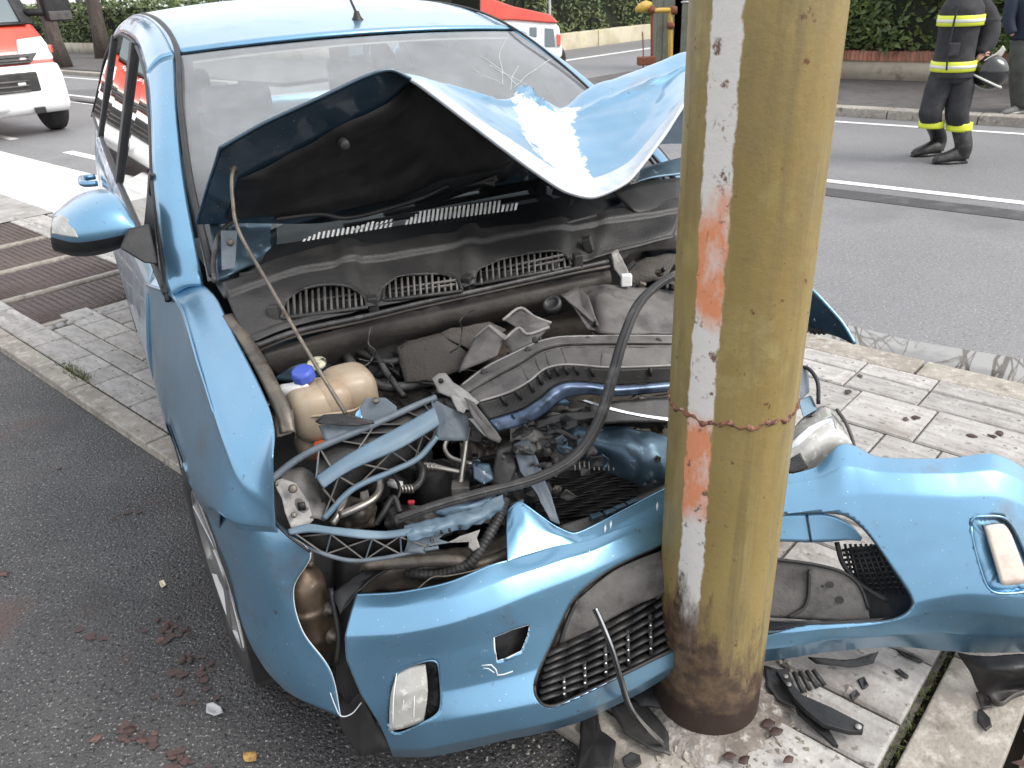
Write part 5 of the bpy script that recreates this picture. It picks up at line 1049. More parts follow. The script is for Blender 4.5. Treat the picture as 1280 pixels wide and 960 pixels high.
sheet('carrier_plate', [(398, 532, 1.61), (440, 530, 1.62), (470, 531, 1.63), (440, 545, 1.615), (408, 556, 1.60)], M['carr'], carr, bend=-.004)
sheet('carrier_plate', [(445, 515, 1.655), (452, 508, 1.66), (453, 528, 1.65), (440, 532, 1.65)], M['blue'], carr)
# steel bracket at the wing tip
sheet('wing_bracket', [(340, 602, 1.565), (352, 598, 1.57), (370, 604, 1.58), (386, 628, 1.58), (392, 650, 1.575), (378, 662, 1.565), (364, 660, 1.56), (356, 640, 1.56), (352, 622, 1.56)], M['lgry'], carr, bend=.004)
patch('wing_bracket_side', [[(345, 590, 1.60), (380, 585, 1.62), (405, 605, 1.62)], [(360, 612, 1.58), (385, 612, 1.59), (408, 632, 1.60)], [(372, 650, 1.57), (392, 648, 1.575), (404, 652, 1.59)]], M['gry'], carr, 14, 16, crump=.005, cs=35)
for x, y, r in ((366, 611, .009), (367, 644, .006), (345, 605, .005)): MB().lathe([(r, 0), (r, .005), (r * .6, .007)], D(x, y, 1.555), CAM - D(x, y, 1.555), 12).build('bolt', M['rusted'], carr)
MB().box(D(377, 633, 1.553), (.007, .003, .008)).build('slot', M['blk'], carr)
# lower carrier
LT = [(360, 662, 1.555), (385, 655, 1.555), (416, 659, 1.555), (476, 664, 1.565), (512, 660, 1.575), (548, 655, 1.59)]
LB = [(362, 668, 1.55), (392, 665, 1.55), (447, 672, 1.55), (480, 673, 1.56), (512, 669, 1.57), (548, 664, 1.585)]
LR_ = [(359, 666, 1.575), (390, 686, 1.575), (434, 700, 1.58), (476, 698, 1.585), (515, 690, 1.59), (548, 684, 1.60)]
lt, lb, lr = (cr(np.array([D(*p) for p in q]), 50) for q in (LT, LB, LR_))
lc = obj('lower_carrier', surf([lt, lb], 5, 50).reshape(-1, 3), gridfaces(5, 50), M['carrb'], car, thick=.004)
V, f = tube_geo(lr, .0045, 8); obj('lower_rail', V, f, M['carr'], lc)
d2 = ray(450, 680) * .028; carr = lc
for k in range(3, 49, 11):
    k2 = min(49, k + 11); web('rib', lb[k], lr[k2], d2, M['gry']); web('rib', lb[k2], lr[k], d2, M['gry']); web('rib', lb[k], lr[k], d2, M['carr'])
for A_ in (lb, lr): obj('carrier_wall', np.stack([A_, A_ + d2], 1).reshape(-1, 3), gridfaces(50, 2), M['carr'], lc, thick=.0025)
obj('carrier_back', np.stack([lb + d2, lr + d2], 1).reshape(-1, 3), gridfaces(50, 2), M['blk2'], lc)
patch('side_bracket', [[(505, 658, 1.58), (545, 648, 1.60), (590, 636, 1.63), (628, 618, 1.66)], [(508, 668, 1.565), (548, 660, 1.585), (595, 648, 1.61), (630, 632, 1.645)], [(510, 676, 1.57), (550, 668, 1.59), (592, 656, 1.62), (618, 645, 1.65)]], M['carrb'], lc, 14, 40, crump=.005, cs=45)
sheet('torn_tab', [(505, 690, 1.585), (510, 672, 1.575), (560, 664, 1.60), (548, 674, 1.595), (562, 678, 1.60), (530, 684, 1.59), (532, 692, 1.59)], M['carr'], lc, bend=.004)
sheet('torn_tab', [(560, 678, 1.605), (575, 670, 1.61), (600, 662, 1.62), (596, 672, 1.615), (600, 684, 1.61), (592, 689, 1.61), (586, 684, 1.61), (588, 676, 1.61)], M['lgry'], lc, bend=.002)
sheet('side_bracket_plate', [(540, 640, 1.63), (570, 630, 1.65), (600, 626, 1.67), (622, 618, 1.68), (600, 640, 1.65), (560, 650, 1.63)], M['bluem'], lc, bend=-.006)
for x in (552, 562, 575): MB().box(D(x, 665 - (x - 552) * .25, 1.575 + (x - 552) * .0008), (.003, .002, .003)).build('slot', M['blk'], lc)
# pipes
pp = M['pipe']
tube('coolant_pipe', [(436, 608, 1.72), (432, 622, 1.69), (424, 640, 1.66), (415, 655, 1.65)], .0085, pp, car, 10, 16)
tube('coolant_pipe', [(474, 598, 1.72), (474, 612, 1.70), (466, 624, 1.68), (448, 634, 1.665), (424, 644, 1.655)], .0085, pp, car, 10, 24)
tube('refrigerant_pipe', [(584, 536, 1.79), (583, 548, 1.78), (578, 590, 1.77), (575, 610, 1.77)], [.009, .006, .006, .008], pp, car, 10, 16)
tube('refrigerant_pipe', [(525, 582, 1.79), (540, 583, 1.785), (556, 586, 1.78), (576, 590, 1.78)], [.009, .009, .006, .006], pp, car, 10, 20)
tube('refrigerant_pipe', [(560, 548, 1.83), (556, 560, 1.82), (564, 572, 1.81), (590, 580, 1.79)], .0055, pp, car, 10, 20)
tube('elbow_hose', [(500, 611, 1.75), (516, 610, 1.75), (526, 600, 1.76), (528, 586, 1.77), (522, 578, 1.78)], .0085, M['seal'], car, 10, 24)
for k in range(5): MB().lathe([(.0105, -.002), (.011, 0), (.0105, .002)], D(498 + k * 4, 611, 1.748), L(1, 0, 0) - L(0, 0, 0), 12).build('crimp_ring', pp, car)
for k in range(4): MB().lathe([(.0105, -.002), (.011, 0), (.0105, .002)], D(528 + k * 5, 582.5 + k * .4, 1.785), L(1, 0, 0) - L(0, 0, 0), 12).build('crimp_ring', pp, car)
MB().lathe([(.045, -.12), (.045, .05), (.03, .06)], D(543, 610, 1.88), (0, 0, 1), 24).build('fan_motor', M['blk'], car)
MB().box(D(576, 612, 1.765), (.02, .018, .016)).build('valve_block', M['gry'], car, bevel=.003)
MB().lathe([(.006, 0), (.006, .03)], D(590, 600, 1.77), (0, 0, 1), 8).build('valve_stem', M['blk'], car)
MB().box(D(514, 628, 1.72), (.007, .005, .004)).build('red_connector', M['redp'], car, bevel=.002)
MB().box(D(494, 605, 1.73), (.016, .007, .006), np.linalg.qr(np.array([[1, .5, .4], [-.5, 1, 0], [0, 0, 1.0]]))[0]).build('tag_strip', M['white'], car)
sheet('pipe_clamp', [(450, 615, 1.69), (460, 612, 1.69), (462, 628, 1.675), (455, 634, 1.67), (450, 628, 1.68)], pp, car)
tube('wire_loom', [(478, 640, 1.68), (492, 628, 1.69), (500, 612, 1.70), (490, 590, 1.72), (476, 575, 1.74)], .004, M['blk'], car, 6, 20)
def conduit(name, P, r, m):
    Q = cr(np.array([D(*p) for p in P]), 100); rr_ = np.array([r * (1 + .18 * (i % 3 == 0)) for i in range(100)]); V, f = tube_geo(Q, rr_, 10); obj(name, V, f, m, car)
conduit('corrugated_conduit', [(632, 622, 1.70), (622, 648, 1.69), (606, 678, 1.68), (585, 706, 1.68), (550, 718, 1.70), (510, 716, 1.73)], .011, M['seal'])
conduit('corrugated_conduit', [(500, 640, 1.66), (492, 622, 1.67), (480, 640, 1.66), (470, 655, 1.66)], .006, M['blk'])
# dark steel of the front frame below the lamps
patch('front_frame', [[(450, 690, 1.74), (520, 690, 1.77), (600, 680, 1.80), (650, 660, 1.82)], [(450, 715, 1.70), (520, 712, 1.73), (600, 700, 1.76), (650, 680, 1.78)], [(450, 740, 1.72), (520, 735, 1.75), (600, 722, 1.78), (650, 700, 1.80)]], M['rusted'], car, 16, 40, crump=.006, cs=25)
patch('inner_panel', [[(420, 690, 1.80), (540, 700, 1.86), (660, 640, 1.92)], [(420, 760, 1.80), (540, 770, 1.84), (660, 740, 1.88)], [(420, 900, 1.85), (540, 900, 1.85), (660, 860, 1.88)]], M['blk'], car, 10, 16)
tube('frame_tube', [(455, 705, 1.68), (500, 703, 1.69), (560, 700, 1.70), (600, 705, 1.70), (640, 690, 1.72)], .014, M['rusted'], car, 10, 30)
sheet('black_stay', [(416, 742, 1.66), (440, 722, 1.68), (490, 690, 1.72), (510, 700, 1.70), (470, 720, 1.67), (446, 740, 1.64), (425, 768, 1.64)], M['blk'], car, bend=.004)
tube('loose_wire', [(520, 738, 1.62), (540, 722, 1.63), (560, 720, 1.63), (590, 714, 1.64), (612, 706, 1.65)], .0018, M['rusted'], car, 6, 24)
tube('thin_pipe', [(372, 690, 1.66), (376, 668, 1.66), (380, 650, 1.66)], .007, pp, car, 8, 10); tube('thin_pipe', [(386, 702, 1.66), (388, 680, 1.66), (392, 660, 1.66)], .007, pp, car, 8, 10)
# drier bottle in the torn corner
cb = MB().lathe([(.010, .21), (.022, .20), (.040, .185), (.046, .16), (.047, .13), (.045, .12), (.049, .117), (.049, .108), (.045, .10), (.045, .045), (.049, .04), (.049, .03), (.044, .02), (.044, -.04), (.03, -.05)], D(393, 800, 1.765), (.02, -.05, 1), 28).build('drier_bottle', M['bronze'], car)
tube('bottle_pipe', [(388, 708, 1.67), (386, 690, 1.67), (380, 670, 1.68)], .009, M['bronze'], cb, 10, 10)
MB().box(D(381, 760, 1.70), (.012, .004, .016), LX).build('bottle_label', M['tank'], cb)
for x, y in ((411, 762), (415, 795)): MB().lathe([(.016, -.004), (.017, 0), (.009, .004), (.008, .014)], D(x, y, 1.70), L(.5, 1, .2) - L(0, 0, 0), 14).build('clamp_bolt', M['rusted'], cb)
tube('stay_rod', [(413, 735, 1.66), (420, 770, 1.66), (424, 800, 1.66), (420, 830, 1.67)], .006, M['blk'], car, 8, 12)
# wheel-side part of the bumper, torn off at its front edge
NS = surf(px([[(243, 595, 1.735), (262, 650, 1.73), (280, 702, 1.73), (306, 788, 1.73), (331, 834, 1.73), (356, 862, 1.725)],
              [(275, 597, 1.670), (287, 648, 1.645), (303, 705, 1.65), (327, 785, 1.675), (348, 840, 1.695), (372, 872, 1.71)],
              [(310, 611, 1.608), (325, 655, 1.58), (335, 715, 1.595), (350, 780, 1.64), (375, 838, 1.665), (398, 884, 1.69)],
              [(352, 663, 1.558), (388, 692, 1.575), (367, 736, 1.605), (378, 788, 1.63), (413, 838, 1.65), (426, 896, 1.67)]]), 40, 60)
ns = obj('bumper_end', NS.reshape(-1, 3), gridfaces(40, 60), M['blue'], car, thick=.003)
V, f = tube_geo(NS[-1], .0012, 6); obj('torn_edge', V, f, M['scrape'], ns)
tube('wing_seam', [(243, 594, 1.732), (275, 596, 1.672), (310, 610, 1.612), (352, 662, 1.555), (388, 690, 1.572)], .003, M['blk'], car, 6, 30)
sheet('torn_liner', [(424, 862, 1.70), (436, 880, 1.70), (450, 862, 1.71), (470, 905, 1.72), (490, 938, 1.72), (450, 945, 1.76), (425, 910, 1.72)], M['tyre'], car, bend=.01)
tube('torn_edge', [(413, 866, 1.655), (418, 880, 1.66), (426, 895, 1.665), (440, 892, 1.665), (452, 878, 1.665)], .0012, M['scrape'], ns, 6, 20)

# ================================================================ BUMPER
BL = [[(446, 744, 1.630), (500, 741, 1.605), (560, 729, 1.595), (612, 708, 1.61), (636, 701, 1.625), (665, 693, 1.65), (700, 682, 1.68), (735, 676, 1.705), (778, 660, 1.74), (828, 640, 1.78), (872, 622, 1.82)],
      [(440, 762, 1.615), (500, 760, 1.578), (560, 750, 1.567), (612, 733, 1.582), (640, 722, 1.598), (670, 712, 1.623), (705, 700, 1.655), (738, 690, 1.685), (780, 672, 1.725), (829, 652, 1.77), (873, 634, 1.81)],
      [(432, 795, 1.605), (498, 792, 1.570), (560, 780, 1.558), (615, 762, 1.572), (645, 750, 1.588), (675, 738, 1.613), (710, 725, 1.645), (742, 712, 1.675), (784, 692, 1.72), (830, 670, 1.765), (874, 650, 1.81)],
      [(434, 825, 1.615), (498, 822, 1.588), (560, 815, 1.580), (618, 800, 1.59), (648, 790, 1.603), (680, 780, 1.625), (714, 768, 1.655), (746, 755, 1.685), (787, 738, 1.725), (831, 720, 1.77), (874, 700, 1.81)],
      [(452, 868, 1.628), (505, 868, 1.608), (562, 862, 1.60), (620, 850, 1.608), (652, 842, 1.618), (684, 832, 1.636), (718, 822, 1.662), (750, 810, 1.69), (790, 793, 1.73), (832, 775, 1.775), (874, 756, 1.815)],
      [(475, 905, 1.640), (518, 905, 1.612), (570, 898, 1.600), (625, 888, 1.603), (656, 882, 1.612), (690, 875, 1.63), (722, 866, 1.658), (754, 854, 1.69), (793, 836, 1.735), (833, 815, 1.78), (874, 795, 1.82)],
      [(488, 935, 1.665), (530, 935, 1.635), (580, 925, 1.625), (630, 914, 1.628), (662, 908, 1.636), (694, 900, 1.652), (726, 890, 1.678), (757, 877, 1.708), (795, 858, 1.75), (834, 836, 1.795), (874, 815, 1.835)],
      [(492, 945, 1.715), (535, 945, 1.69), (584, 936, 1.68), (632, 924, 1.683), (664, 918, 1.69), (696, 910, 1.705), (728, 900, 1.728), (759, 886, 1.755), (797, 867, 1.795), (835, 845, 1.835), (874, 825, 1.87)]]
BA = surf(px(BL), 130, 230, .62, .1)
grl = smoothpoly([(666, 858), (690, 800), (716, 748), (760, 712), (815, 686), (865, 668), (880, 730), (865, 795), (820, 822), (760, 852), (715, 874), (682, 884)], 5).tolist()
fog = smoothpoly([(484, 905), (487, 868), (494, 843), (515, 831), (545, 824), (550, 845), (552, 880), (545, 895), (520, 908), (496, 918)], 4).tolist()
tow = [(617, 796), (640, 786), (662, 780), (660, 795), (652, 814), (636, 822), (621, 827), (618, 812)]
V, f = cut(BA, [grl, fog, tow]); bump = obj('front_bumper', V, f, M['blue'], car, thick=.0035)
BT = [[(634, 640, 1.70), (642, 632, 1.70), (652, 629, 1.70), (672, 643, 1.70), (694, 658, 1.705), (718, 667, 1.715), (745, 656, 1.735), (780, 638, 1.765), (828, 613, 1.81), (872, 592, 1.85)],
      [(633, 665, 1.67), (645, 660, 1.672), (660, 660, 1.675), (682, 665, 1.682), (702, 670, 1.692), (725, 673, 1.71), (752, 663, 1.728), (782, 650, 1.755), (828, 627, 1.798), (872, 607, 1.837)],
      [(634, 703, 1.628), (648, 698, 1.64), (665, 693, 1.655), (690, 685, 1.673), (708, 681, 1.688), (730, 678, 1.703), (756, 669, 1.722), (785, 657, 1.747), (829, 640, 1.785), (872, 623, 1.824)]]
bt = patch('bumper_top', BT, M['blue'], bump, 20, 80, tr=.5, tc=.2)
V, f = tube_geo(surf(px(BT), 20, 80, .5, .2)[0], .0028, 6); obj('top_lip', V, f, M['blue'], bump)
V, f = tube_geo(BA[0, :90], .003, 6); obj('top_lip', V, f, M['blue'], bump)
V, f = tube_geo(BA[:, 0], .0012, 6); obj('torn_edge', V, f, M['scrape'], bump)
sheet('bumper_inside', [(690, 662, 1.72), (720, 672, 1.73), (780, 642, 1.78), (840, 610, 1.83), (840, 600, 1.86), (760, 640, 1.80), (700, 660, 1.76)], M['blk2'], bump)
for x, y in ((745, 645), (762, 640), (775, 634), (790, 628)): MB().box(D(x, y, 1.755 + (x - 745) * .0009), (.014, .006, .004), LX).build('clip_tab', M['bluem'], bump, bevel=.001)
patch('top_block', [[(634, 641, 1.695), (655, 632, 1.695)], [(636, 632, 1.715), (654, 624, 1.715)]], M['carrb'], bump, 4, 4)
DG = 4
def rimtube(name, poly, A, r, m, parent, off=0):
    P = [D(x, y, dof(A, x, y) + off) for x, y in poly]; P = np.array(P); 
    for _ in range(3): P = (np.roll(P, 1, 0) + 2 * P + np.roll(P, -1, 0)) / 4 if len(P) > 12 else P
    V, f = tube_geo(np.concatenate([P, P[:1]]), r, 8); return obj(name, V, f, m, parent)
def inset(poly, k):
    c = np.mean(poly, 0); return [tuple(c + (np.array(p) - c) * k) for p in poly]
def recess(name, poly, A, depth, m, parent, k=.97):
    a = np.array([D(x, y, dof(A, x, y)) for x, y in poly]); b = np.array([D(x, y, dof(A, *poly[i]) + depth) for i, (x, y) in enumerate(inset(poly, k))])
    n = len(a); return obj(name, np.concatenate([a, b]), [(i, (i + 1) % n, (i + 1) % n + n, i + n) for i in range(n)], m, parent)
recess('grille_reveal', grl, BA, .05, M['blk'], bump); rimtube('grille_rim', grl, BA, .0045, M['blk'], bump, .003)
recess('fog_reveal', fog, BA, .035, M['blk'], bump); rimtube('fog_rim', fog, BA, .003, M['blue'], bump, .002)
recess('tow_reveal', tow, BA, .03, M['blk'], bump); rimtube('tow_rim', tow, BA, .0022, M['scrape'], bump, .001)
sheet('tow_back', [(x, y, dof(BA, x, y) + .035) for x, y in tow], M['blk'], bump)
sheet('fog_back', [(x, y, dof(BA, x, y) + .04) for x, y in fog], M['blk'], bump)
fl = patch('fog_lamp', [[(497, 843, 1.605), (515, 833, 1.60), (532, 829, 1.603)], [(489, 872, 1.60), (512, 868, 1.592), (534, 864, 1.60)], [(487, 912, 1.617), (508, 907, 1.612), (529, 899, 1.618)]], M['lens'], bump, 16, 14, thick=.012)
for k in range(3): tube('lens_rib', [(496 + k * 12, 840 - k * 4, 1.598), (492 + k * 13, 872, 1.588), (491 + k * 13, 908 - k * 3, 1.606)], .001, M['white'], fl, 5, 8)
# lower grille: slats, uprights and a loose grey flap
gb = [(x, y, dof(BA, x, y) + .05) for x, y in inset(grl, 1.0)]
sheet('grille_back', gb, M['blk'], bump)
for k in range(7):
    t = k / 6; a = (672 + 10 * (1 - t), 868 - 50 * (1 - t) + 6 * t); b = (872, 720 + 75 * t - 10)
    P = [(a[0] + (b[0] - a[0]) * s, a[1] + (b[1] - a[1]) * s + 4 * math.sin(s * 3.1) * 2, 0) for s in np.linspace(0, 1, 8)]
    P = [D(x, y, dof(BA, x, y) + .022) for x, y, _ in P]; mb = MB()
    for i in range(7): mb.bar(P[i], P[i + 1], .016, .004)
    mb.build('grille_slat', M['blk'], bump)
for x in (704, 730, 756, 784, 812):
    yt = 868 - (x - 672) * .72; yb = 884 - (x - 684) * .46; mb = MB(); mb.bar(D(x, yt, dof(BA, x, yt) + .018), D(x + 2, yb, dof(BA, x, yb) + .018), .006, .008, up=(1, 0, 0)); mb.build('grille_upright', M['blk2'], bump)
    for s in (.25, .5, .75): MB().lathe([(.0035, 0), (.0035, .003), (.001, .004)], D(x + 1, yt + (yb - yt) * s, dof(BA, x, yt + (yb - yt) * s) + .012), CAM - D(x, yt, 1.7), 8).build('grille_stud', M['chrome'], bump)
patch('loose_flap', [[(722, 750, 1.700), (760, 718, 1.72), (795, 700, 1.745), (840, 684, 1.77)], [(712, 770, 1.695), (752, 738, 1.712), (792, 718, 1.738), (840, 702, 1.765)], [(704, 792, 1.69), (745, 765, 1.71), (790, 740, 1.735), (840, 722, 1.765)], [(700, 816, 1.695), (742, 786, 1.715), (788, 760, 1.74), (840, 738, 1.77)]], M['gry'], bump, 20, 30, crump=.002, cs=25)
sheet('flap_tooth', [(704, 780, 1.69), (708, 762, 1.693), (718, 756, 1.697), (716, 775, 1.693)], M['gry'], bump)
tube('flap_edge', [(722, 750, 1.695), (712, 770, 1.69), (704, 792, 1.685), (694, 825, 1.69), (682, 850, 1.70)], .005, M['blk2'], bump, 6, 16)
tube('paint_crack', [(602, 832, 1.572), (614, 831, 1.570), (620, 837, 1.570), (622, 844, 1.570), (630, 843, 1.572), (641, 839, 1.575)], .0014, M['scrape'], bump, 5)
tube('paint_crack', [(604, 835, 1.572), (611, 836, 1.571), (618, 841, 1.570)], .0011, M['scrape'], bump, 5)
for x, y in ((762, 655), (755, 660), (735, 692), (820, 632)): sheet('paint_chip', [(x, y, dof(BA, x, y) - .02), (x + 2, y - 5, dof(BA, x, y) - .02), (x + 3, y, dof(BA, x, y) - .02), (x + 1, y + 7, dof(BA, x, y) - .02)], M['scrape'], bump, t=.001)
# ---------------- torn half on the other side of the pole
BR = [[(940, 606, 1.90), (985, 594, 1.89), (1020, 584, 1.89), (1048, 558, 1.90), (1066, 557, 1.90), (1095, 571, 1.885), (1140, 574, 1.87), (1190, 573, 1.86), (1242, 568, 1.85), (1285, 590, 1.86), (1330, 640, 1.95)],
      [(940, 618, 1.885), (985, 606, 1.875), (1020, 598, 1.865), (1050, 585, 1.855), (1070, 585, 1.85), (1098, 590, 1.84), (1142, 592, 1.825), (1192, 592, 1.815), (1246, 590, 1.81), (1292, 612, 1.83), (1335, 660, 1.93)],
      [(940, 640, 1.88), (985, 632, 1.865), (1022, 626, 1.85), (1052, 620, 1.835), (1074, 618, 1.828), (1102, 618, 1.818), (1146, 620, 1.805), (1196, 622, 1.795), (1250, 622, 1.793), (1300, 645, 1.82), (1340, 690, 1.92)],
      [(940, 700, 1.88), (985, 695, 1.865), (1025, 692, 1.85), (1058, 690, 1.838), (1082, 688, 1.832), (1112, 686, 1.822), (1155, 684, 1.81), (1202, 684, 1.80), (1256, 686, 1.795), (1308, 700, 1.82), (1345, 725, 1.93)],
      [(940, 765, 1.885), (985, 768, 1.87), (1028, 768, 1.855), (1065, 768, 1.845), (1092, 765, 1.838), (1122, 758, 1.828), (1164, 748, 1.815), (1208, 742, 1.805), (1262, 745, 1.80), (1314, 752, 1.825), (1348, 765, 1.935)],
      [(940, 790, 1.875), (985, 790, 1.86), (1028, 786, 1.845), (1066, 783, 1.838), (1095, 780, 1.835), (1126, 774, 1.83), (1168, 764, 1.825), (1212, 764, 1.818), (1265, 770, 1.812), (1317, 775, 1.835), (1349, 785, 1.94)],
      [(940, 812, 1.885), (985, 808, 1.87), (1028, 800, 1.858), (1067, 797, 1.853), (1096, 795, 1.85), (1128, 792, 1.852), (1170, 790, 1.855), (1214, 792, 1.856), (1268, 795, 1.855), (1319, 796, 1.87), (1350, 800, 1.95)],
      [(940, 828, 1.93), (985, 822, 1.92), (1028, 815, 1.91), (1068, 811, 1.908), (1097, 809, 1.908), (1130, 808, 1.91), (1172, 812, 1.912), (1216, 815, 1.915), (1270, 815, 1.92), (1320, 813, 1.93), (1350, 815, 1.985)]]
RA = surf(px(BR), 120, 220, .72, .25)
opn = smoothpoly([(935, 648), (985, 642), (1040, 640), (1066, 648), (1090, 672), (1115, 708), (1140, 746), (1138, 762), (1120, 774), (1085, 779), (1010, 782), (935, 785)], 5).tolist()
fog2 = smoothpoly([(1211, 652), (1228, 646), (1255, 646), (1272, 668), (1296, 728), (1290, 738), (1262, 742), (1240, 740), (1228, 722)], 4).tolist()
V, f = cut(RA, [opn, fog2]); obj('bumper_torn_half', V, f, M['blue'], bump, thick=.0035)
recess('opening_reveal', opn, RA, .03, M['blue'], bump, .985); rimtube('opening_rim', opn, RA, .0035, M['navy'], bump, .003)
recess('reflector_reveal', fog2, RA, .012, M['blue'], bump, .93); rimtube('reflector_rim', fog2, RA, .0035, M['blue'], bump)
sheet('reflector_pan', [(x, y, dof(RA, x, y) + .013) for x, y in fog2], M['blue'], bump)
patch('reflector', [[(1230, 657, 1.80), (1252, 655, 1.80), (1262, 668, 1.802)], [(1240, 690, 1.797), (1258, 690, 1.797), (1274, 698, 1.80)], [(1252, 731, 1.80), (1268, 730, 1.80), (1285, 727, 1.803)]], M['amber'], bump, 12, 10, thick=.01)
patch('upper_slat', [[(935, 645, 1.90), (985, 643, 1.885), (1010, 642, 1.88), (1036, 643, 1.872), (1062, 655, 1.862), (1078, 672, 1.855)], [(935, 676, 1.905), (985, 677, 1.89), (1010, 678, 1.885), (1036, 677, 1.88), (1060, 675, 1.87), (1076, 676, 1.86)]], M['blue'], bump, 10, 40)
tube('slat_seam', [(1009, 643, 1.872), (1014, 677, 1.88)], .0025, M['navy'], bump, 6, 4)
patch('grey_flap', [[(935, 698, 1.93), (975, 700, 1.92), (1020, 706, 1.91), (1055, 716, 1.90), (1074, 732, 1.895)], [(935, 735, 1.925), (975, 738, 1.915), (1020, 742, 1.905), (1058, 745, 1.897), (1082, 752, 1.89)], [(935, 770, 1.93), (975, 772, 1.92), (1020, 775, 1.91), (1060, 776, 1.90), (1088, 775, 1.89)]], M['gry'], bump, 16, 26, thick=.006)
tube('flap_lip', [(935, 699, 1.922), (975, 700, 1.912), (1020, 706, 1.902), (1055, 716, 1.892), (1075, 733, 1.887), (1086, 762, 1.883)], .004, M['blk2'], bump, 6, 24)
tube('flap_rib', [(1012, 712, 1.90), (1008, 755, 1.90), (985, 772, 1.905)], .004, M['blk2'], bump, 6, 12)
for x, y, r in ((1038, 731, .008), (1050, 750, .009), (1028, 733, .004)): MB().lathe([(r, -.001), (r, .001)], D(x, y, 1.892), CAM - D(x, y, 1.892), 9).build('oil_spot', M['blk'], bump, smooth=False)
ms = MB()
for k in range(9): ms.bar(D(1052 + k * 1.5, 688 + k * 6, 1.93), D(1098 + k * 4.2, 683 + k * 6.5, 1.905), .003, .006)
for k in range(8): ms.bar(D(1056 + k * 6.5, 680, 1.925 - k * .003), D(1070 + k * 8.5, 742, 1.925 - k * .003), .003, .006, up=(1, 0, 0))
ms.build('mesh_insert', M['blk'], bump)
tube('black_frame', [(1046, 678, 1.91), (1054, 705, 1.91), (1075, 730, 1.90), (1110, 752, 1.89)], .006, M['blk'], bump, 8, 16)
sheet('black_back', [(1060, 685, 1.96), (1100, 680, 1.95), (1145, 750, 1.92), (1120, 780, 1.91), (1085, 782, 1.93)], M['blk'], bump)
sheet('lower_lip', [(935, 776, 1.90), (1000, 776, 1.89), (1085, 774, 1.88), (1120, 772, 1.865), (1085, 782, 1.87), (935, 790, 1.90)], M['blk'], bump)
# car's left headlamp, wing tip and bracket
hl = patch('headlamp', [[(985, 545, 1.99), (1005, 522, 2.02), (1030, 508, 2.04), (1048, 520, 2.02)], [(985, 568, 1.94), (1008, 545, 1.95), (1035, 530, 1.96), (1056, 540, 1.96)], [(988, 585, 1.93), (1012, 566, 1.93), (1040, 555, 1.94), (1066, 556, 1.95)], [(992, 600, 1.96), (1015, 588, 1.96), (1042, 575, 1.97), (1066, 566, 1.98)]], M['lens'], car, 26, 26, thick=.004)
patch('reflector_bowl', [[(988, 552, 1.985), (1010, 532, 1.995), (1040, 526, 2.0)], [(995, 575, 1.99), (1018, 558, 2.03), (1045, 546, 2.0)], [(1000, 592, 1.99), (1022, 580, 1.99), (1050, 565, 1.99)]], M['chrome'], hl, 16, 16)
patch('chrome_trim', [[(986, 556, 1.945), (1010, 534, 1.955), (1040, 520, 1.97)], [(990, 576, 1.935), (1014, 553, 1.94), (1046, 540, 1.95)]], M['chrome'], hl, 10, 20, crump=.003, cs=40)
sheet('lamp_housing', [(985, 575, 1.925), (1000, 566, 1.925), (1010, 585, 1.92), (1000, 590, 1.92), (986, 592, 1.92)], M['blk'], hl)
tube('lamp_gasket', [(1046, 512, 2.0), (1058, 530, 1.965), (1067, 555, 1.95), (1064, 566, 1.96)], .005, M['gry'], hl, 6, 16)
patch('wing_tip', [[(1000, 350, 2.20), (1018, 366, 2.18), (1036, 385, 2.165), (1054, 406, 2.15), (1069, 430, 2.14)], [(1000, 378, 2.22), (1015, 388, 2.20), (1032, 400, 2.185), (1050, 414, 2.165), (1067, 430, 2.145)], [(1000, 402, 2.25), (1012, 410, 2.23), (1030, 416, 2.21), (1048, 421, 2.185), (1066, 430, 2.15)]], M['navy'], car, 14, 24)
tube('wing_tip_edge', [(1000, 349, 2.198), (1018, 365, 2.178), (1036, 384, 2.163), (1054, 405, 2.148), (1069, 430, 2.138)], .005, M['blue'], car, 8, 24)
for k in range(9): MB().box(D(1008 + k * 5.5, 414 + rq.uniform(-2, 4), 2.215), (.008, .006, .008), np.linalg.qr(nrg.normal(size=(3, 3)))[0]).build('broken_bracket', M['blk'], car, bevel=.002)
MB().prism([D(998, 462, 2.03), D(1010, 455, 2.05), D(1012, 490, 2.03), D(1000, 500, 2.01)], CAM - D(1005, 480, 2.03), .04).build('lamp_bracket', M['carr'], car, bevel=.002)
MB().prism([D(998, 500, 2.0), D(1014, 494, 2.02), D(1022, 512, 2.0), D(1004, 522, 1.98)], CAM - D(1005, 510, 2.0), .03).build('lamp_bracket', M['bluem'], car, bevel=.002)
tube('bracket_wire', [(1000, 458, 2.05), (1012, 462, 2.03), (1022, 478, 2.01), (1023, 505, 2.0)], .005, M['blk'], car, 8, 16)
sheet('liner_shard', [(1012, 520, 2.0), (1026, 508, 2.03), (1045, 512, 2.05), (1036, 524, 2.02)], M['gry'], car)

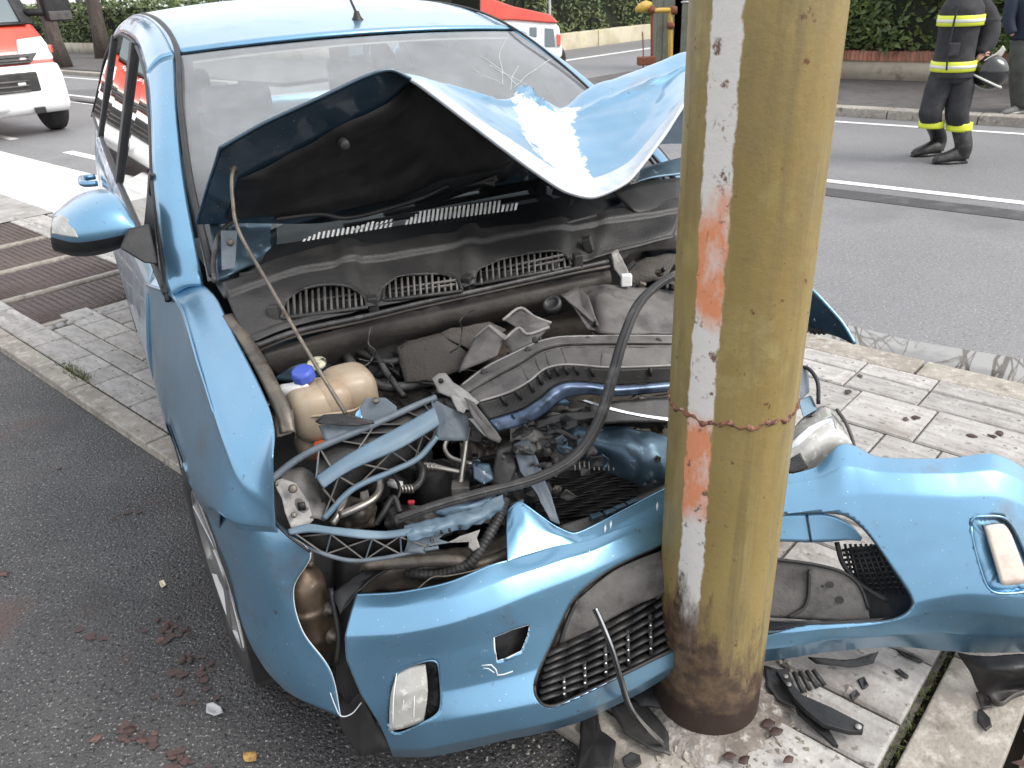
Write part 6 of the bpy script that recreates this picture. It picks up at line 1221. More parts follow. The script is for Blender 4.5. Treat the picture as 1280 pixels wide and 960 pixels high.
# ================================================================ PEOPLE
def PY(x, y, yw): r = ray(x, y); return CAM + r * (yw / r[1])
M['ffc'] = mat('firefighter_cloth', (.020, .020, .023), .85, noise=[((.040, .039, .042), 7, .42, .7), ((.018, .018, .02), 20, .5, .7)], bump=.35, bs=35)
M['ffy'] = mat('reflective_yellow', (.62, .68, .05), .45); M['ffs'] = mat('reflective_silver', (.60, .60, .55), .35)
M['boot'] = mat('boot_leather', (.016, .015, .015), .42, noise=[((.05, .048, .045), 20, .5, .7)], bump=.2)
M['skin'] = mat('skin', (.50, .29, .21), .55); M['hair'] = mat('dark_hair', (.03, .02, .015), .6)
M['olive'] = mat('olive_trousers', (.055, .058, .05), .9, noise=[((.035, .036, .032), 9, .45, .7)], bump=.3, bs=40); M['navyc'] = mat('navy_jacket', (.012, .018, .035), .8)
M['shoe'] = mat('grey_shoe', (.10, .10, .10), .7); M['sole'] = mat('shoe_sole', (.35, .34, .32), .7)
def loft(P, R, n=16, k=None, flat=None, fold=0, seed=0):
    """limb or torso: centres P, radii R=(rx, ry) in world x / y, upright rings"""
    P = np.asarray(P, float); R = np.asarray(R, float); k = k or len(P) * 5; P = cr(P, k); R = cr(R, k); V = []
    for i in range(k):
        for j in range(n):
            a = 2 * math.pi * j / n; w = 1 + fold * (math.sin(i * .9 + 2 * math.sin(a * 2 + seed)) * .5 + .5 * math.sin(a * 5 + i * .55 + seed)); V.append(P[i] + np.array([R[i][0] * math.cos(a) * w, R[i][1] * math.sin(a) * w, 0]))
    return V, gridfaces(k, n, True) + [tuple(reversed(range(n))), tuple(range((k - 1) * n, k * n))]
def skin_body(name, pts, edges, rad, m, parent):
    o0 = org(parent); me = bpy.data.meshes.new(name); me.from_pydata([tuple(np.asarray(p) - o0) for p in pts], edges, []); me.materials.append(m); o = bpy.data.objects.new(name, me); col.objects.link(o); o.parent = parent
    s = o.modifiers.new('skin', 'SKIN'); s.use_smooth_shade = True
    for i, r in enumerate(rad): me.skin_vertices[0].data[i].radius = (r, r)
    me.skin_vertices[0].data[0].use_root = True
    q = o.modifiers.new('sub', 'SUBSURF'); q.levels = q.render_levels = 2; return o
def shoe(name, heel, toe, w, h, shaft, m, parent, sh=.30):
    heel = np.array(heel); toe = np.array(toe); d = toe - heel; l = np.linalg.norm(d); d /= l; s = np.array([-d[1], d[0], 0]); V = []
    st = [(0, .8, 1.0), (.12, .95, 1.0), (.35, .9, .95), (.6, 1.0, .72), (.85, .95, .55), (.97, .65, .42), (1, .3, .3)]
    for t, ww, hh in st:
        for a in np.linspace(0, 2 * math.pi, 14, endpoint=False):
            z = max(0, (math.sin(a) * .5 + .5)) * h * hh; V.append(heel + d * l * t + s * math.cos(a) * w * ww * (1 if math.sin(a) < .3 else .85) + np.array([0, 0, z]))
    mb = MB().add(V, gridfaces(7, 14, True) + [tuple(reversed(range(14))), tuple(range(84, 98))])
    sl = MB(); sl.prism([heel + s * w * .9 + d * -.01, heel - s * w * .9 + d * -.01, heel + d * l * .6 - s * w * 1.05, heel + d * l * 1.01 - s * w * .3, heel + d * l * 1.01 + s * w * .3, heel + d * l * .6 + s * w * 1.05], (0, 0, -1), -.0 or .022)
    o = mb.build(name, m, parent); return o, sl
# firefighter: standing half turned, arms behind his back holding a helmet
FY = 7.62; FG = -.033
ff = root('person', (PY(1182, 205, FY)[0], FY, FG), 'firefighter in dark uniform with yellow bands, hands behind holding a helmet', 'person')
def fz(x, y, dy=0): return PY(x, y, FY + dy)
hipL, hipR = fz(1176, 100, .03), fz(1199, 102, -.03); knL, knR = fz(1163, 142, -.02), fz(1196, 145, -.08); anL, anR = G(1173, 193, FG) + np.array([-.03, 0, .14]), G(1204, 203, FG) + np.array([-.03, 0, .14])
pel, chest, neck = fz(1190, 88), fz(1203, 25), fz(1207, -10); shF, shB = fz(1196, 8, .10), fz(1224, 8, .06); elb, wri = fz(1236, 42, .06), fz(1224, 68, -.04); elb2, wri2 = fz(1208, 42, .20), fz(1221, 70, .06)
head0, head1 = fz(1209, -22, -.01), fz(1203, -42, -.03)
skin_body('body', [pel, (pel + chest) / 2, chest, neck, head0, head1, shF, elb2, wri2, shB, elb, wri, hipL, knL, anL, hipR, knR, anR],
          [(0, 1), (1, 2), (2, 3), (3, 4), (4, 5), (2, 6), (6, 7), (7, 8), (2, 9), (9, 10), (10, 11), (0, 12), (12, 13), (13, 14), (0, 15), (15, 16), (16, 17)],
          [.10, .11, .11, .05, .075, .085, .045, .035, .025, .045, .035, .025, .07, .04, .025, .07, .04, .025], M['skin'], ff)
V, f = loft([fz(1190, 96), fz(1191, 86), fz(1194, 62), fz(1199, 35), fz(1203, 12), fz(1206, -6), fz(1207, -13)], [(.182, .17), (.182, .165), (.165, .15), (.168, .16), (.175, .17), (.11, .11), (.065, .07)], 24, 40, fold=.02, seed=2)
jk = obj('jacket', V, f, M['ffc'], ff)
def sleeve(P, R, nm='sleeve'):
    V, f = tube_geo(P, R, 14, 26); V = V + (hn(V, 28, 3) * .008)[:, None] * (V - np.mean(V, 0)); obj(nm, V, f, M['ffc'], jk)
sleeve([fz(1222, 2, .08), fz(1233, 22, .10), elb, fz(1231, 58, .0), wri], [.085, .095, .092, .075, .052])
sleeve([shF, fz(1202, 25, .18), elb2, wri2], [.07, .08, .075, .055])
def band(P, R, h, m, parent, nm='reflective_band'):
    P = np.asarray(P); V, f = loft([P - np.array([0, 0, h / 2]), P + np.array([0, 0, h / 2])], [R, R], 28, 4); return obj(nm, V, f, m, parent)
for x, y, R in ((1191.5, 82, (.190, .176)), (1201, 25, (.190, .182))):
    band(fz(x, y), R, .085, M['ffy'], jk); band(fz(x, y), (R[0] + .003, R[1] + .003), .026, M['ffs'], jk)
band(fz(1235, 27, .095), (.099, .099), .07, M['ffc'], jk, 'sleeve_band')
V, f = tube_geo([fz(1183, 88, -.165), fz(1186, 60, -.148), fz(1192, 30, -.16), fz(1198, 5, -.165)], .008, 6, 20); obj('front_flap', V, f, M['ffc'], jk)
MB().box(fz(1192, 62, -.165), (.05, .012, .055)).build('pocket', M['ffc'], jk, bevel=.01)
V, f = loft([fz(1206, -4), fz(1207, -12)], [(.095, .095), (.078, .08)], 18, 6); obj('collar', V, f, M['ffc'], jk)
V1, f1 = loft([fz(1182, 90), fz(1174, 108, .02), fz(1167, 128, 0), knL, fz(1164, 156, .02)], [(.12, .13), (.112, .125), (.102, .108), (.098, .10), (.094, .095)], 18, 30, fold=.03, seed=1)
tr = MB().add(V1, f1); V2, f2 = loft([fz(1198, 90), fz(1200, 108, -.03), fz(1198, 128, -.06), knR, fz(1199, 160, -.06)], [(.12, .13), (.115, .125), (.105, .11), (.10, .10), (.096, .095)], 18, 30, fold=.03, seed=4); tr.add(V2, f2)
V3, f3 = loft([fz(1191, 103), fz(1191, 94), fz(1191, 86)], [(.15, .14), (.172, .158), (.17, .155)], 20, 8); tr.add(V3, f3)
trs = tr.build('trousers', M['ffc'], ff); trs['kind'] = 'stuff'; del trs['kind']
band(fz(1164, 155, .02), (.108, .108), .058, M['ffy'], trs); band(fz(1199, 158, -.06), (.110, .108), .07, M['ffy'], trs)
for (kx, ky, kd), (hx, hy), (tx, ty) in (((1165, 172, .07), (1173, 193), (1140, 196)), ((1201, 178, -.04), (1204, 203), (1166, 205))):
    heel = G(hx, hy, FG); toe = G(tx, ty, FG); bt_, sl = shoe('boot', heel, toe, .062, .15, None, M['boot'], ff)
    V, f = loft([heel + np.array([-.03, 0, .04]), heel + np.array([-.03, .0, .16]), (fz(1164, 150, .01) if kx < 1180 else fz(1199, 152, -.06))], [(.068, .066), (.076, .072), (.088, .088)], 16, 14); obj('boot_shaft', V, f, M['boot'], bt_); sl.build('sole', M['boot'], bt_)
# hand: palm and fingers curled on the helmet rim
pc = fz(1226, 73, -.05); hd = blob('hand', pc, (.042, .028, .045), M['skin'], ff, np.eye(3), 14, 10, 1)
for k in range(4):
    b = pc + np.array([.012 + .008 * k, -.02, .03 - .022 * k]); V, f = tube_geo([b, b + np.array([.035, -.012, -.008]), b + np.array([.052, .004, -.02]), b + np.array([.045, .018, -.026])], [.0095, .009, .0085, .007], 8, 10); obj('finger', V, f, M['skin'], hd)
V, f = tube_geo([pc + np.array([0, -.02, .03]), pc + np.array([.03, -.025, .048]), pc + np.array([.055, -.02, .045])], [.011, .010, .008], 8, 8); obj('thumb', V, f, M['skin'], hd)
# head details
hc = (head0 + head1) / 2 + np.array([0, 0, .01]); fd = np.array([-.75, -.65, 0]); fd /= np.linalg.norm(fd); fs = np.array([-fd[1], fd[0], 0])
HXA = np.stack([fd, fs, zz]); blob('head', hc, (.095, .078, .125), M['skin'], ff, HXA, 20, 14, 1); blob('hair', hc + zz * .03 - fd * .012, (.095, .083, .108), M['hair'], ff, HXA, 20, 14, 1)
MB().add([hc + fd * .09 + zz * .02, hc + fd * .118 - zz * .015, hc + fd * .09 - fs * .015 - zz * .022, hc + fd * .09 + fs * .015 - zz * .022], [(0, 1, 2), (0, 3, 1), (1, 3, 2)]).build('nose', M['skin'], ff)
for s in (-1, 1): blob('ear', hc + fs * s * .08 - zz * .005, (.018, .01, .03), M['skin'], ff, HXA, 10, 8, 1); blob('eye', hc + fd * .085 + fs * s * .032 + zz * .012, (.009, .012, .006), M['hair'], ff, HXA, 8, 6, 1)
MB().box(hc + fd * .088 - zz * .05, (.004, .022, .004), HXA).build('mouth', M['hair'], ff)
# the helmet he holds
hq = fz(1237, 90, -.06); he = root('helmet', hq - zz * .12, 'black firefighter helmet held behind the back with pale raised visor', 'helmet')
HM = mat('black_helmet', (.012, .012, .013), .18, coat=.6)
hx = np.stack([np.array([.85, -.3, -.42]), np.array([.33, .94, 0]), np.array([.40, -.14, .9])]); hx = np.linalg.qr(hx.T)[0].T; hx[2] *= np.sign(hx[2][2]); hx[0] *= np.sign(hx[0][0])
sh_ = blob('shell', hq, (.155, .135, .145), HM, he, hx, 26, 18, .9)
V = [hq + hx[0] * .158 * math.cos(a) + hx[1] * .138 * math.sin(a) - hx[2] * .07 for a in np.linspace(0, 2 * math.pi, 30)]; V, f = tube_geo(V, .009, 8); obj('rim', V, f, M['ffs'], he)
A = surf([[fz(1230, 76, -.12), fz(1236, 72, -.12), fz(1246, 66, -.12), fz(1254, 57, -.12)], [fz(1232, 80, -.02), fz(1240, 77, -.02), fz(1250, 72, -.02), fz(1257, 62, -.02)]], 6, 16); obj('visor', A.reshape(-1, 3), gridfaces(6, 16), mat('pale_visor', (.55, .54, .48), .3), he, thick=.006)
for k in range(3): blob('padding', hq + hx[0] * (-.06 + .06 * k) - hx[1] * .09 - zz * .02, (.035, .03, .045), M['boot'], he, hx, 10, 8, 1)
# second bystander, cut by the right edge of the picture
QG = .06; g2 = G(1272, 140, QG); QY = g2[1]
p2 = root('person', g2, 'person in olive trousers and grey shoes at the right edge by the hedge', 'person')
def qz(x, y, dy=0): return PY(x, y, QY + dy)
skin_body('body', [qz(1288, 48), qz(1288, 20), qz(1288, -8), qz(1288, -28), qz(1288, -44), qz(1276, 52, -.05), qz(1274, 95, -.05), qz(1276, 132, -.02), qz(1300, 52, .06), qz(1304, 95, .06), qz(1306, 128, .08), qz(1268, -4), qz(1262, 25), qz(1266, 45), qz(1312, -4), qz(1318, 25), qz(1316, 48)],
          [(0, 1), (1, 2), (2, 3), (3, 4), (0, 5), (5, 6), (6, 7), (0, 8), (8, 9), (9, 10), (2, 11), (11, 12), (12, 13), (2, 14), (14, 15), (15, 16)], [.10, .11, .11, .05, .085, .075, .045, .035, .075, .045, .035, .045, .035, .025, .045, .035, .025], M['skin'], p2)
mb = MB()
for P in ([qz(1279, 50), qz(1276, 75, -.05), qz(1274, 100, -.05), qz(1275, 134, -.03)], [qz(1298, 50), qz(1302, 75, .05), qz(1304, 100, .05), qz(1306, 130, .06)]):
    V, f = loft(P, [(.13, .13), (.12, .125), (.105, .11), (.095, .10)], 16, 26, fold=.035, seed=3); mb.add(V, f)
V, f = loft([qz(1288, 62), qz(1288, 50), qz(1288, 34)], [(.16, .14), (.18, .15), (.175, .15)], 18, 8); mb.add(V, f); mb.build('trousers', M['olive'], p2)
V, f = loft([qz(1288, 50), qz(1288, 20), qz(1288, 0), qz(1288, -18), qz(1288, -26)], [(.19, .16), (.195, .165), (.21, .165), (.12, .11), (.07, .07)], 20, 26, fold=.02); jk2 = obj('jacket', V, f, M['navyc'], p2)
for P in ([qz(1270, -8), qz(1264, 10, -.03), qz(1261, 26, -.05), qz(1265, 42, -.1)], [qz(1308, -8), qz(1316, 10), qz(1318, 26), qz(1316, 44, -.05)]):
    V, f = tube_geo(P, [.075, .07, .062, .05], 12, 20); obj('sleeve', V, f, M['navyc'], jk2)
for (hx_, hy_), (tx_, ty_) in (((1284, 139), (1252, 144)), ((1312, 134), (1288, 138))):
    o, sl = shoe('shoe', G(hx_, hy_, QG), G(tx_, ty_, QG), .048, .11, None, M['shoe'], p2); sl.build('sole', M['sole'], o)
blob('hair', qz(1288, -48), (.085, .09, .11), M['hair'], p2, np.eye(3), 16, 12, 1)

# ================================================================ VEHICLES BEHIND
M['red'] = mat('fire_red_paint', (.52, .045, .022), .3, coat=.7, noise=[((.58, .07, .035), 2, .4, .7)]); M['wht'] = mat('white_vehicle_paint', (.76, .76, .75), .35, coat=.5, noise=[((.62, .62, .60), 4, .5, .75)])
M['vglass'] = mat('truck_glass', (.10, .13, .14), .05, spec=.9)
TO = S(-13.75, 3.86, -.035)
trk = root('fire_truck', TO, 'red and white fire truck cab facing the camera at the far left', 'truck')
def T(a, b, z): return TO + uu * a + vv * b + zz * z
TX = SAX
def tprof(name, prof, b0, b1, m, bev=.03, parent=None):
    """side profile (a,z) swept across the cab"""
    mb = MB(); O = [T(a, b0, z) for a, z in prof]; mb.prism(O, -vv, b1 - b0); return mb.build(name, m, parent or trk, bevel=bev, smooth=False)
body = tprof('cab', [(-1.7, .55), (.42, .55), (.50, .80), (.47, 1.02), (.30, 1.30), (-.02, 1.50), (-.42, 2.10), (-.75, 2.42), (-1.7, 2.5)], -1.0, 1.0, M['red'], .06)
tprof('windscreen', [(.012, 1.50), (-.405, 2.11), (-.70, 2.385), (-.72, 2.37), (-.42, 2.09), (-.005, 1.485)], -.86, .86, M['vglass'], .002)
A = surf([[T(.10 + .0 * b, b, 1.475) for b in (-.9, 0, .9)], [T(.02, b, 1.50) for b in (-.9, 0, .9)]], 4, 8); obj('scuttle', A.reshape(-1, 3), gridfaces(4, 8), M['blk'], trk, thick=.02)
for s in (-1, 1):
    MB().prism([T(.07, s * .84, 1.50), T(-.70, s * .80, 2.44), T(-.74, s * 1.005, 2.42), T(.03, s * 1.02, 1.47)][::s], uu + zz, .08).build('pillar', M['blk'], trk, bevel=.01)
    h = MB().prism([T(.52, s * .52, 1.02), T(.345, s * .62, 1.29), T(.31, s * .97, 1.31), T(.40, s * 1.015, 1.14), T(.49, s * .99, 1.01)][::s], uu + zz * .5, .06).build('headlight', mat('truck_lamp', (.78, .78, .76), .12, coat=.6), trk, bevel=.02)
    MB().bar(T(-.10, s * .98, 1.62), T(.02, s * 1.42, 1.60), .12, .10).build('mirror_arm', M['blk'], trk); MB().bar(T(-.10, s * .98, 1.86), T(.02, s * 1.42, 1.84), .05, .05).build('mirror_arm', M['blk'], trk)
    mm = MB().box(T(.03, s * 1.38, 1.70), (.10, .19, .22), TX).build('mirror', M['blk'], trk, bevel=.05); MB().box(T(.125, s * 1.38, 1.56), (.015, .16, .06), TX).build('mirror_lower', M['gry'], mm, bevel=.01)
    MB().box(T(.40, s * 1.0, 1.14), (.10, .012, .05), TX).build('indicator', M['red'], trk, bevel=.005)
    tr_ = MB().lathe([(.18, -.11), (.34, -.125), (.385, -.09), (.39, 0), (.385, .09), (.34, .125), (.18, .11)], T(.02, s * .93, .39), vv, 36).build('wheel', M['tyre'], trk); MB().lathe([(.19, -.115), (.2, -.1), (.06, -.06), (.02, -.1)], T(.02, s * .93, .39), vv * -s, 24).build('rim', M['gry'], tr_)
bp = tprof('bumper', [(.10, .30), (.56, .30), (.64, .42), (.62, .80), (.53, .96), (.10, .96)], -1.02, 1.02, M['wht'], .05)
MB().box(T(.625, 0, .74), (.02, .66, .13), TX).build('bumper_grille', M['blk2'], bp, bevel=.02)
for k in range(3): MB().box(T(.648, 0, .63 + .065 * k), (.006, .52, .012), TX).build('grille_slat', M['gry'], bp)
MB().box(T(.648, .42, .72), (.01, .05, .02), TX).build('badge', M['wht'], bp)
ug = MB().prism([T(.53, -.66, .98), T(.53, .66, .98), T(.47, .80, 1.10), T(.47, -.80, 1.10)], uu, .03).build('grille', M['blk'], trk, bevel=.01)
for k in range(2): MB().box(T(.515 - .02 * k, 0, 1.02 + .045 * k), (.008, .66, .010), TX).build('grille_slat', M['gry'], ug)
MB().box(T(.655, -.1, .44), (.008, .26, .055), TX).build('number_plate', M['wht'], bp)
MB().box(T(.66, .56, .36), (.03, .07, .04), TX).build('tow_hook', M['blk2'], bp, bevel=.01)
for s in (-1, 1):
    V, f = tube_geo([T(.08, s * .1, 1.50), T(-.12, s * .4, 1.72), T(-.30, s * .72, 1.97)], .012, 6, 10); obj('wiper', V, f, M['blk'], trk)
tprof('box_body', [(-5.6, .7), (-1.75, .7), (-1.75, 2.75), (-5.6, 2.75)], -1.1, 1.1, M['red'], .04); tprof('white_stripe', [(-5.61, 1.2), (-1.74, 1.2), (-1.74, 1.5), (-5.61, 1.5)], -1.105, 1.105, M['wht'], .002)
for s in (-1, 1): MB().lathe([(.18, -.12), (.37, -.12), (.39, 0), (.37, .12), (.18, .12)], T(-4.2, s * .9, .39), vv, 30).build('wheel', M['tyre'], trk)
def text3d(s, loc, size, xax, yax, m, parent, name='lettering'):
    cu = bpy.data.curves.new(name, 'FONT'); cu.body = s; cu.size = size; cu.align_x = 'CENTER'; cu.extrude = .003; cu.materials.append(m); o = bpy.data.objects.new(name, cu); col.objects.link(o)
    x = Vector(xax).normalized(); y = Vector(yax); z = x.cross(y).normalized(); y = z.cross(x); mw = Matrix((x, y, z)).transposed().to_4x4(); me = bpy.data.meshes.new_from_object(o); me.transform(mw); bpy.data.objects.remove(o); o = bpy.data.objects.new(name, me); col.objects.link(o); o.location = Vector(np.asarray(loc) - org(parent)); o.parent = parent; return o
text3d('FUOCO', T(.255, .10, 1.385) , .17, vv, T(-.02, 0, 1.50) - T(.30, 0, 1.30), M['wht'], body)
# red and white van waiting in the side street
d0 = 18.6
vn = root('van', G(668, 72), 'red and white van half hidden behind the crashed car roof', 'van')
def vp(pts, dep, m, nm, t, bev=.03, parent=None): mb = MB(); mb.prism([D(x, y, d0 + dep) for x, y in pts], CAM - D(650, 40, d0), t); return mb.build(nm, m, parent or vn, bevel=bev, smooth=False)
vb = vp([(604, 10), (640, 12), (690, 24), (699, 34), (703, 62), (702, 72), (604, 84)], 0, M['wht'], 'body', 1.75, .05)
vp([(600, -12), (614, -2), (642, 8), (688, 18), (698, 28), (690, 29), (640, 25), (600, 26)], -.06, M['red'], 'upper_body', 1.85, .04)
for P in ([(662, 34), (671, 34), (671, 46), (662, 44)], [(681, 35), (692, 36), (694, 58), (681, 58)]): vp(P, -.03, M['vglass'], 'window', .03, .005)
vp([(696, 42), (701, 44), (701, 57), (696, 57)], -.06, M['red'], 'tail_lamp', .08, .005)
MB().lathe([(.12, -.12), (.30, -.12), (.33, 0), (.30, .12), (.12, .12)], D(690, 70, d0 + .3) - zz * .05, CAM - D(690, 70, d0), 24).build('wheel', M['tyre'], vn)
MB().lathe([(.12, -.12), (.30, -.12), (.33, 0), (.30, .12), (.12, .12)], D(625, 78, d0 + .3) - zz * .05, CAM - D(690, 70, d0), 24).build('wheel', M['tyre'], vn)

# ================================================================ STREET FURNITURE
M['yel'] = mat('yellow_gas_paint', (.50, .33, .06), .55, noise=[((.28, .12, .05), 20, .55, .68)]); M['rus'] = mat('rust', (.20, .07, .035), .85, noise=[((.10, .04, .025), 30, .45, .65)], bump=.4)
M['cab'] = mat('grey_green_cabinet', (.14, .15, .12), .6, noise=[((.10, .11, .085), 3, .45, .7), ((.20, .20, .17), 20, .55, .72)]); M['galv'] = mat('galvanised', (.55, .56, .57), .4, metal=.5)
cb0 = G(838, 84); cy = cb0[1]
cbr = root('utility_cabinet', cb0, 'grey green steel utility cabinet behind the yellow pipes beside the pole', 'cabinet')
def cyp(x, y, dy=0): return PY(x, y, cy + dy)
cw = np.linalg.norm(cyp(818, 40) - cyp(870, 40)); cc = (cyp(818, 84) + cyp(872, 84)) / 2; cc[2] = .85
MB().box(cc + np.array([0, .35, 0]), (cw / 2, .3, .9)).build('housing', M['cab'], cbr, bevel=.02)
for s in (-.48, .02): MB().box(cc + np.array([s * cw / 2 + cw * .12, .045, .02]), (cw * .22, .01, .82)).build('door', M['cab'], cbr, bevel=.008)
MB().box(cc + np.array([cw * .2, .03, .35]), (.12, .008, .014)).build('handle', M['galv'], cbr)
gp = root('gas_pipe', cyp(838, 82, -.35), 'yellow and rusty gas pipe frame with valve in front of the cabinet', 'pipe')
def gz(x, y): return PY(x, y, cy - .35)
def gt(nm, P, r, m):
    V, f = tube_geo([gz(*p) for p in P], r, 10, 14); return obj(nm, V, f, m, gp)
gt('riser', [(838, 84), (838, 45), (838, 12)], .045, M['yel']); gt('cross_pipe', [(812, 14), (826, 13), (842, 13)], .05, M['yel']); gt('rusty_riser', [(815, 84), (815, 50), (815, 8)], .03, M['rus']); gt('thin_riser', [(804, 86), (804, 60), (803, 40)], .012, M['rus'])
for x, y in ((814, 12), (842, 13), (838, 32)): MB().lathe([(.07, -.06), (.085, 0), (.07, .06)], gz(x, y), (1, 0, 0) if y < 30 else (0, 0, 1), 12).build('flange', M['rus'], gp)
MB().lathe([(.03, -.2), (.09, -.1), (.10, .05), (.03, .15)], gz(806, 8), (1, .2, .3), 12).build('valve', M['yel'], gp); MB().box(gz(808, 76), (.18, .1, .08)).build('pipe_shoe', M['rus'], gp, bevel=.02)
sp_ = root('sign_post', G(688, 64), 'thin grey sign post standing beside the van', 'post'); c0 = G(688, 64)
V, f = tube_geo([c0, c0 + zz * 2.6], .04, 12, 4); obj('pole', V, f, M['galv'], sp_); MB().lathe([(.30, -.01), (.30, .01)], c0 + zz * 2.4 - np.array([0, .06, 0]), (0.2, -1, 0), 24).build('sign_disc', M['galv'], sp_)
bq = root('traffic_beacon', G(148, 60), 'small orange beacon post just above the car roof edge', 'beacon'); c0 = G(148, 62, 0)
V, f = tube_geo([c0, c0 + zz * 1.15], .05, 10, 4); obj('post', V, f, M['wht'], bq); MB().lathe([(.14, 0), (.17, .1), (.15, .5), (.06, .58)], c0 + zz * 1.12, (0, 0, 1), 16).build('lamp', mat('orange_beacon', (.75, .28, .12), .4), bq)

# ================================================================ DEBRIS
def gs(name, pts, m, label, cat='car debris', z=.034, t=.004, bend=.004, jit=.006, group=None):
    P = [G(x, y, z + (rq.uniform(0, jit))) for x, y in pts]; o = sheet(name, P, m, None, t=t, pix=False, bend=bend); tag(o, label, cat, group); return o
a = root('plastic_bracket', G(1020, 885, .03), 'long broken black plastic bracket with comb teeth lying right of the pole', 'car debris')
def gp2(pts, z): return [G(x, y, z + rq.uniform(-.003, .003)) for x, y in pts]
mb = MB(); mb.prism(gp2([(970, 838), (984, 834), (994, 858), (1003, 868), (1040, 884), (1080, 905), (1079, 914), (1062, 914), (1030, 905), (1008, 888), (992, 872)], .075), (0, 0, 1), .014); mb.build('strip', M['blk'], a, smooth=False, bevel=.002)
mb = MB(); mb.prism(gp2([(990, 872), (1006, 880), (1034, 908), (1048, 932), (1042, 930), (1018, 908), (998, 890)], .055), (0, 0, 1), .01); mb.build('strip_spur', M['blk'], a, smooth=False)
for k in range(4): mb = MB(); mb.bar(G(992 + k * 8, 840 - k, .07), G(1004 + k * 9, 866 - k * 3, .05), .009, .008); mb.build('tooth', M['blk'], a)
MB().lathe([(.007, 0), (.007, .003)], G(1073, 909, .077), (0, 0, 1), 10).build('hole_rim', M['lgry'], a)
for x, y in ((982, 846), (986, 856)): MB().lathe([(.006, 0), (.006, .003)], G(x, y, .077), (0, 0, 1), 10).build('pin', M['lgry'], a)
gs('plastic_shard', [(955, 832), (975, 838), (992, 868), (1000, 888), (972, 874), (958, 858)], M['blk2'], 'dark plastic shard between the pole foot and the comb bracket', z=.045)
gs('lamp_seal', [(1010, 822), (1050, 826), (1085, 822), (1098, 815), (1092, 828), (1060, 834), (1020, 829)], M['blk2'], 'thin dark oval trim strip under the torn bumper half', z=.05)
gs('plastic_chip', [(1072, 850), (1080, 846), (1086, 856), (1078, 862)], M['blk'], 'small black chip on the paving left of the edging by the bumper')
gs('plastic_chip', [(1120, 812), (1140, 818), (1154, 826), (1150, 829), (1130, 820)], M['blk'], 'slim black sliver lying on paving under the torn bumper')
gs('plastic_chip', [(1222, 888), (1226, 886), (1238, 898), (1240, 908), (1232, 914), (1222, 902)], M['blk'], 'pointed black chip on the edging stone at lower right', z=.038)
gs('plastic_chip', [(1220, 866), (1228, 862), (1236, 874), (1240, 884), (1228, 886)], M['blk2'], 'small black chip beside the grey liner scrap', z=.038)
gs('plastic_chip', [(1062, 868), (1070, 862), (1075, 868), (1066, 876)], M['blk'], 'tiny black chip just right of the comb bracket')
gs('plastic_chip', [(1118, 838), (1124, 836), (1136, 845), (1134, 848)], M['blk'], 'black splinter near the slab joint right of the bracket')
ls = root('liner_scrap', G(1245, 850), 'crumpled dark grey wheel liner scrap at the right edge under the bumper', 'car debris')
A = surf([[G(1196, 816, .10), G(1225, 820, .14), G(1262, 822, .15), G(1300, 815, .15)], [G(1212, 838, .08), G(1232, 838, .14), G(1262, 838, .16), G(1300, 832, .17)], [G(1222, 862, .05), G(1236, 862, .06), G(1258, 858, .05), G(1300, 850, .08)], [G(1238, 878, .03), G(1252, 882, .034), G(1268, 872, .035), G(1302, 862, .04)]], 24, 28)
obj('sheet', (A + gnorm(A) * (hn(A, 30, 5) * .006)[..., None]).reshape(-1, 3), gridfaces(24, 28), M['blk2'], ls, thick=.004); obj('flange', np.stack([A[-1], A[-1] + zz * .03 - vv * .02], 1).reshape(-1, 3), gridfaces(28, 2), M['gry'], ls, thick=.003)
rod = root('trim_strip', G(835, 938), 'bent chrome trim strip leaning from the grille to the pole foot', 'car debris')
V, f = tube_geo([D(745, 760, 1.645), D(752, 775, 1.645), D(768, 815, 1.65), D(778, 850, 1.66), D(790, 885, 1.69), D(812, 912, 1.75), D(836, 937, 1.83)], [.004, .0045, .0045, .0045, .005, .006, .005], 8, 40, .6); obj('strip', V, f, M['chrome'], rod)
V, f = tube_geo([D(742, 762, 1.648), D(750, 778, 1.648), D(765, 818, 1.653), D(775, 853, 1.663), D(787, 888, 1.693), D(808, 915, 1.753)], .0035, 6, 40); obj('rubber_backing', V, f, M['blk'], rod)
gs('rubber_trim', [(727, 888), (745, 886), (752, 915), (770, 928), (764, 968), (720, 972), (724, 930)], M['blk'], 'flat black rubber trim lying on the edging in front of the bumper', z=.04, t=.008)
gs('plastic_shard', [(760, 880), (800, 870), (835, 915), (838, 945), (812, 935), (780, 915)], M['blk2'], 'dark plastic shard against the front of the pole foot', z=.05)
gs('rubber_disc', [(778, 948), (788, 940), (800, 944), (802, 954), (790, 962), (780, 958)], M['tyre'], 'small round black rubber piece at the bottom of the picture', z=.04)
gs('black_plate', [(780, 700), (820, 690), (845, 830), (840, 880), (800, 880), (770, 850)], M['blk'], 'dark plastic undertray piece behind the bumper by the pole', z=.06)
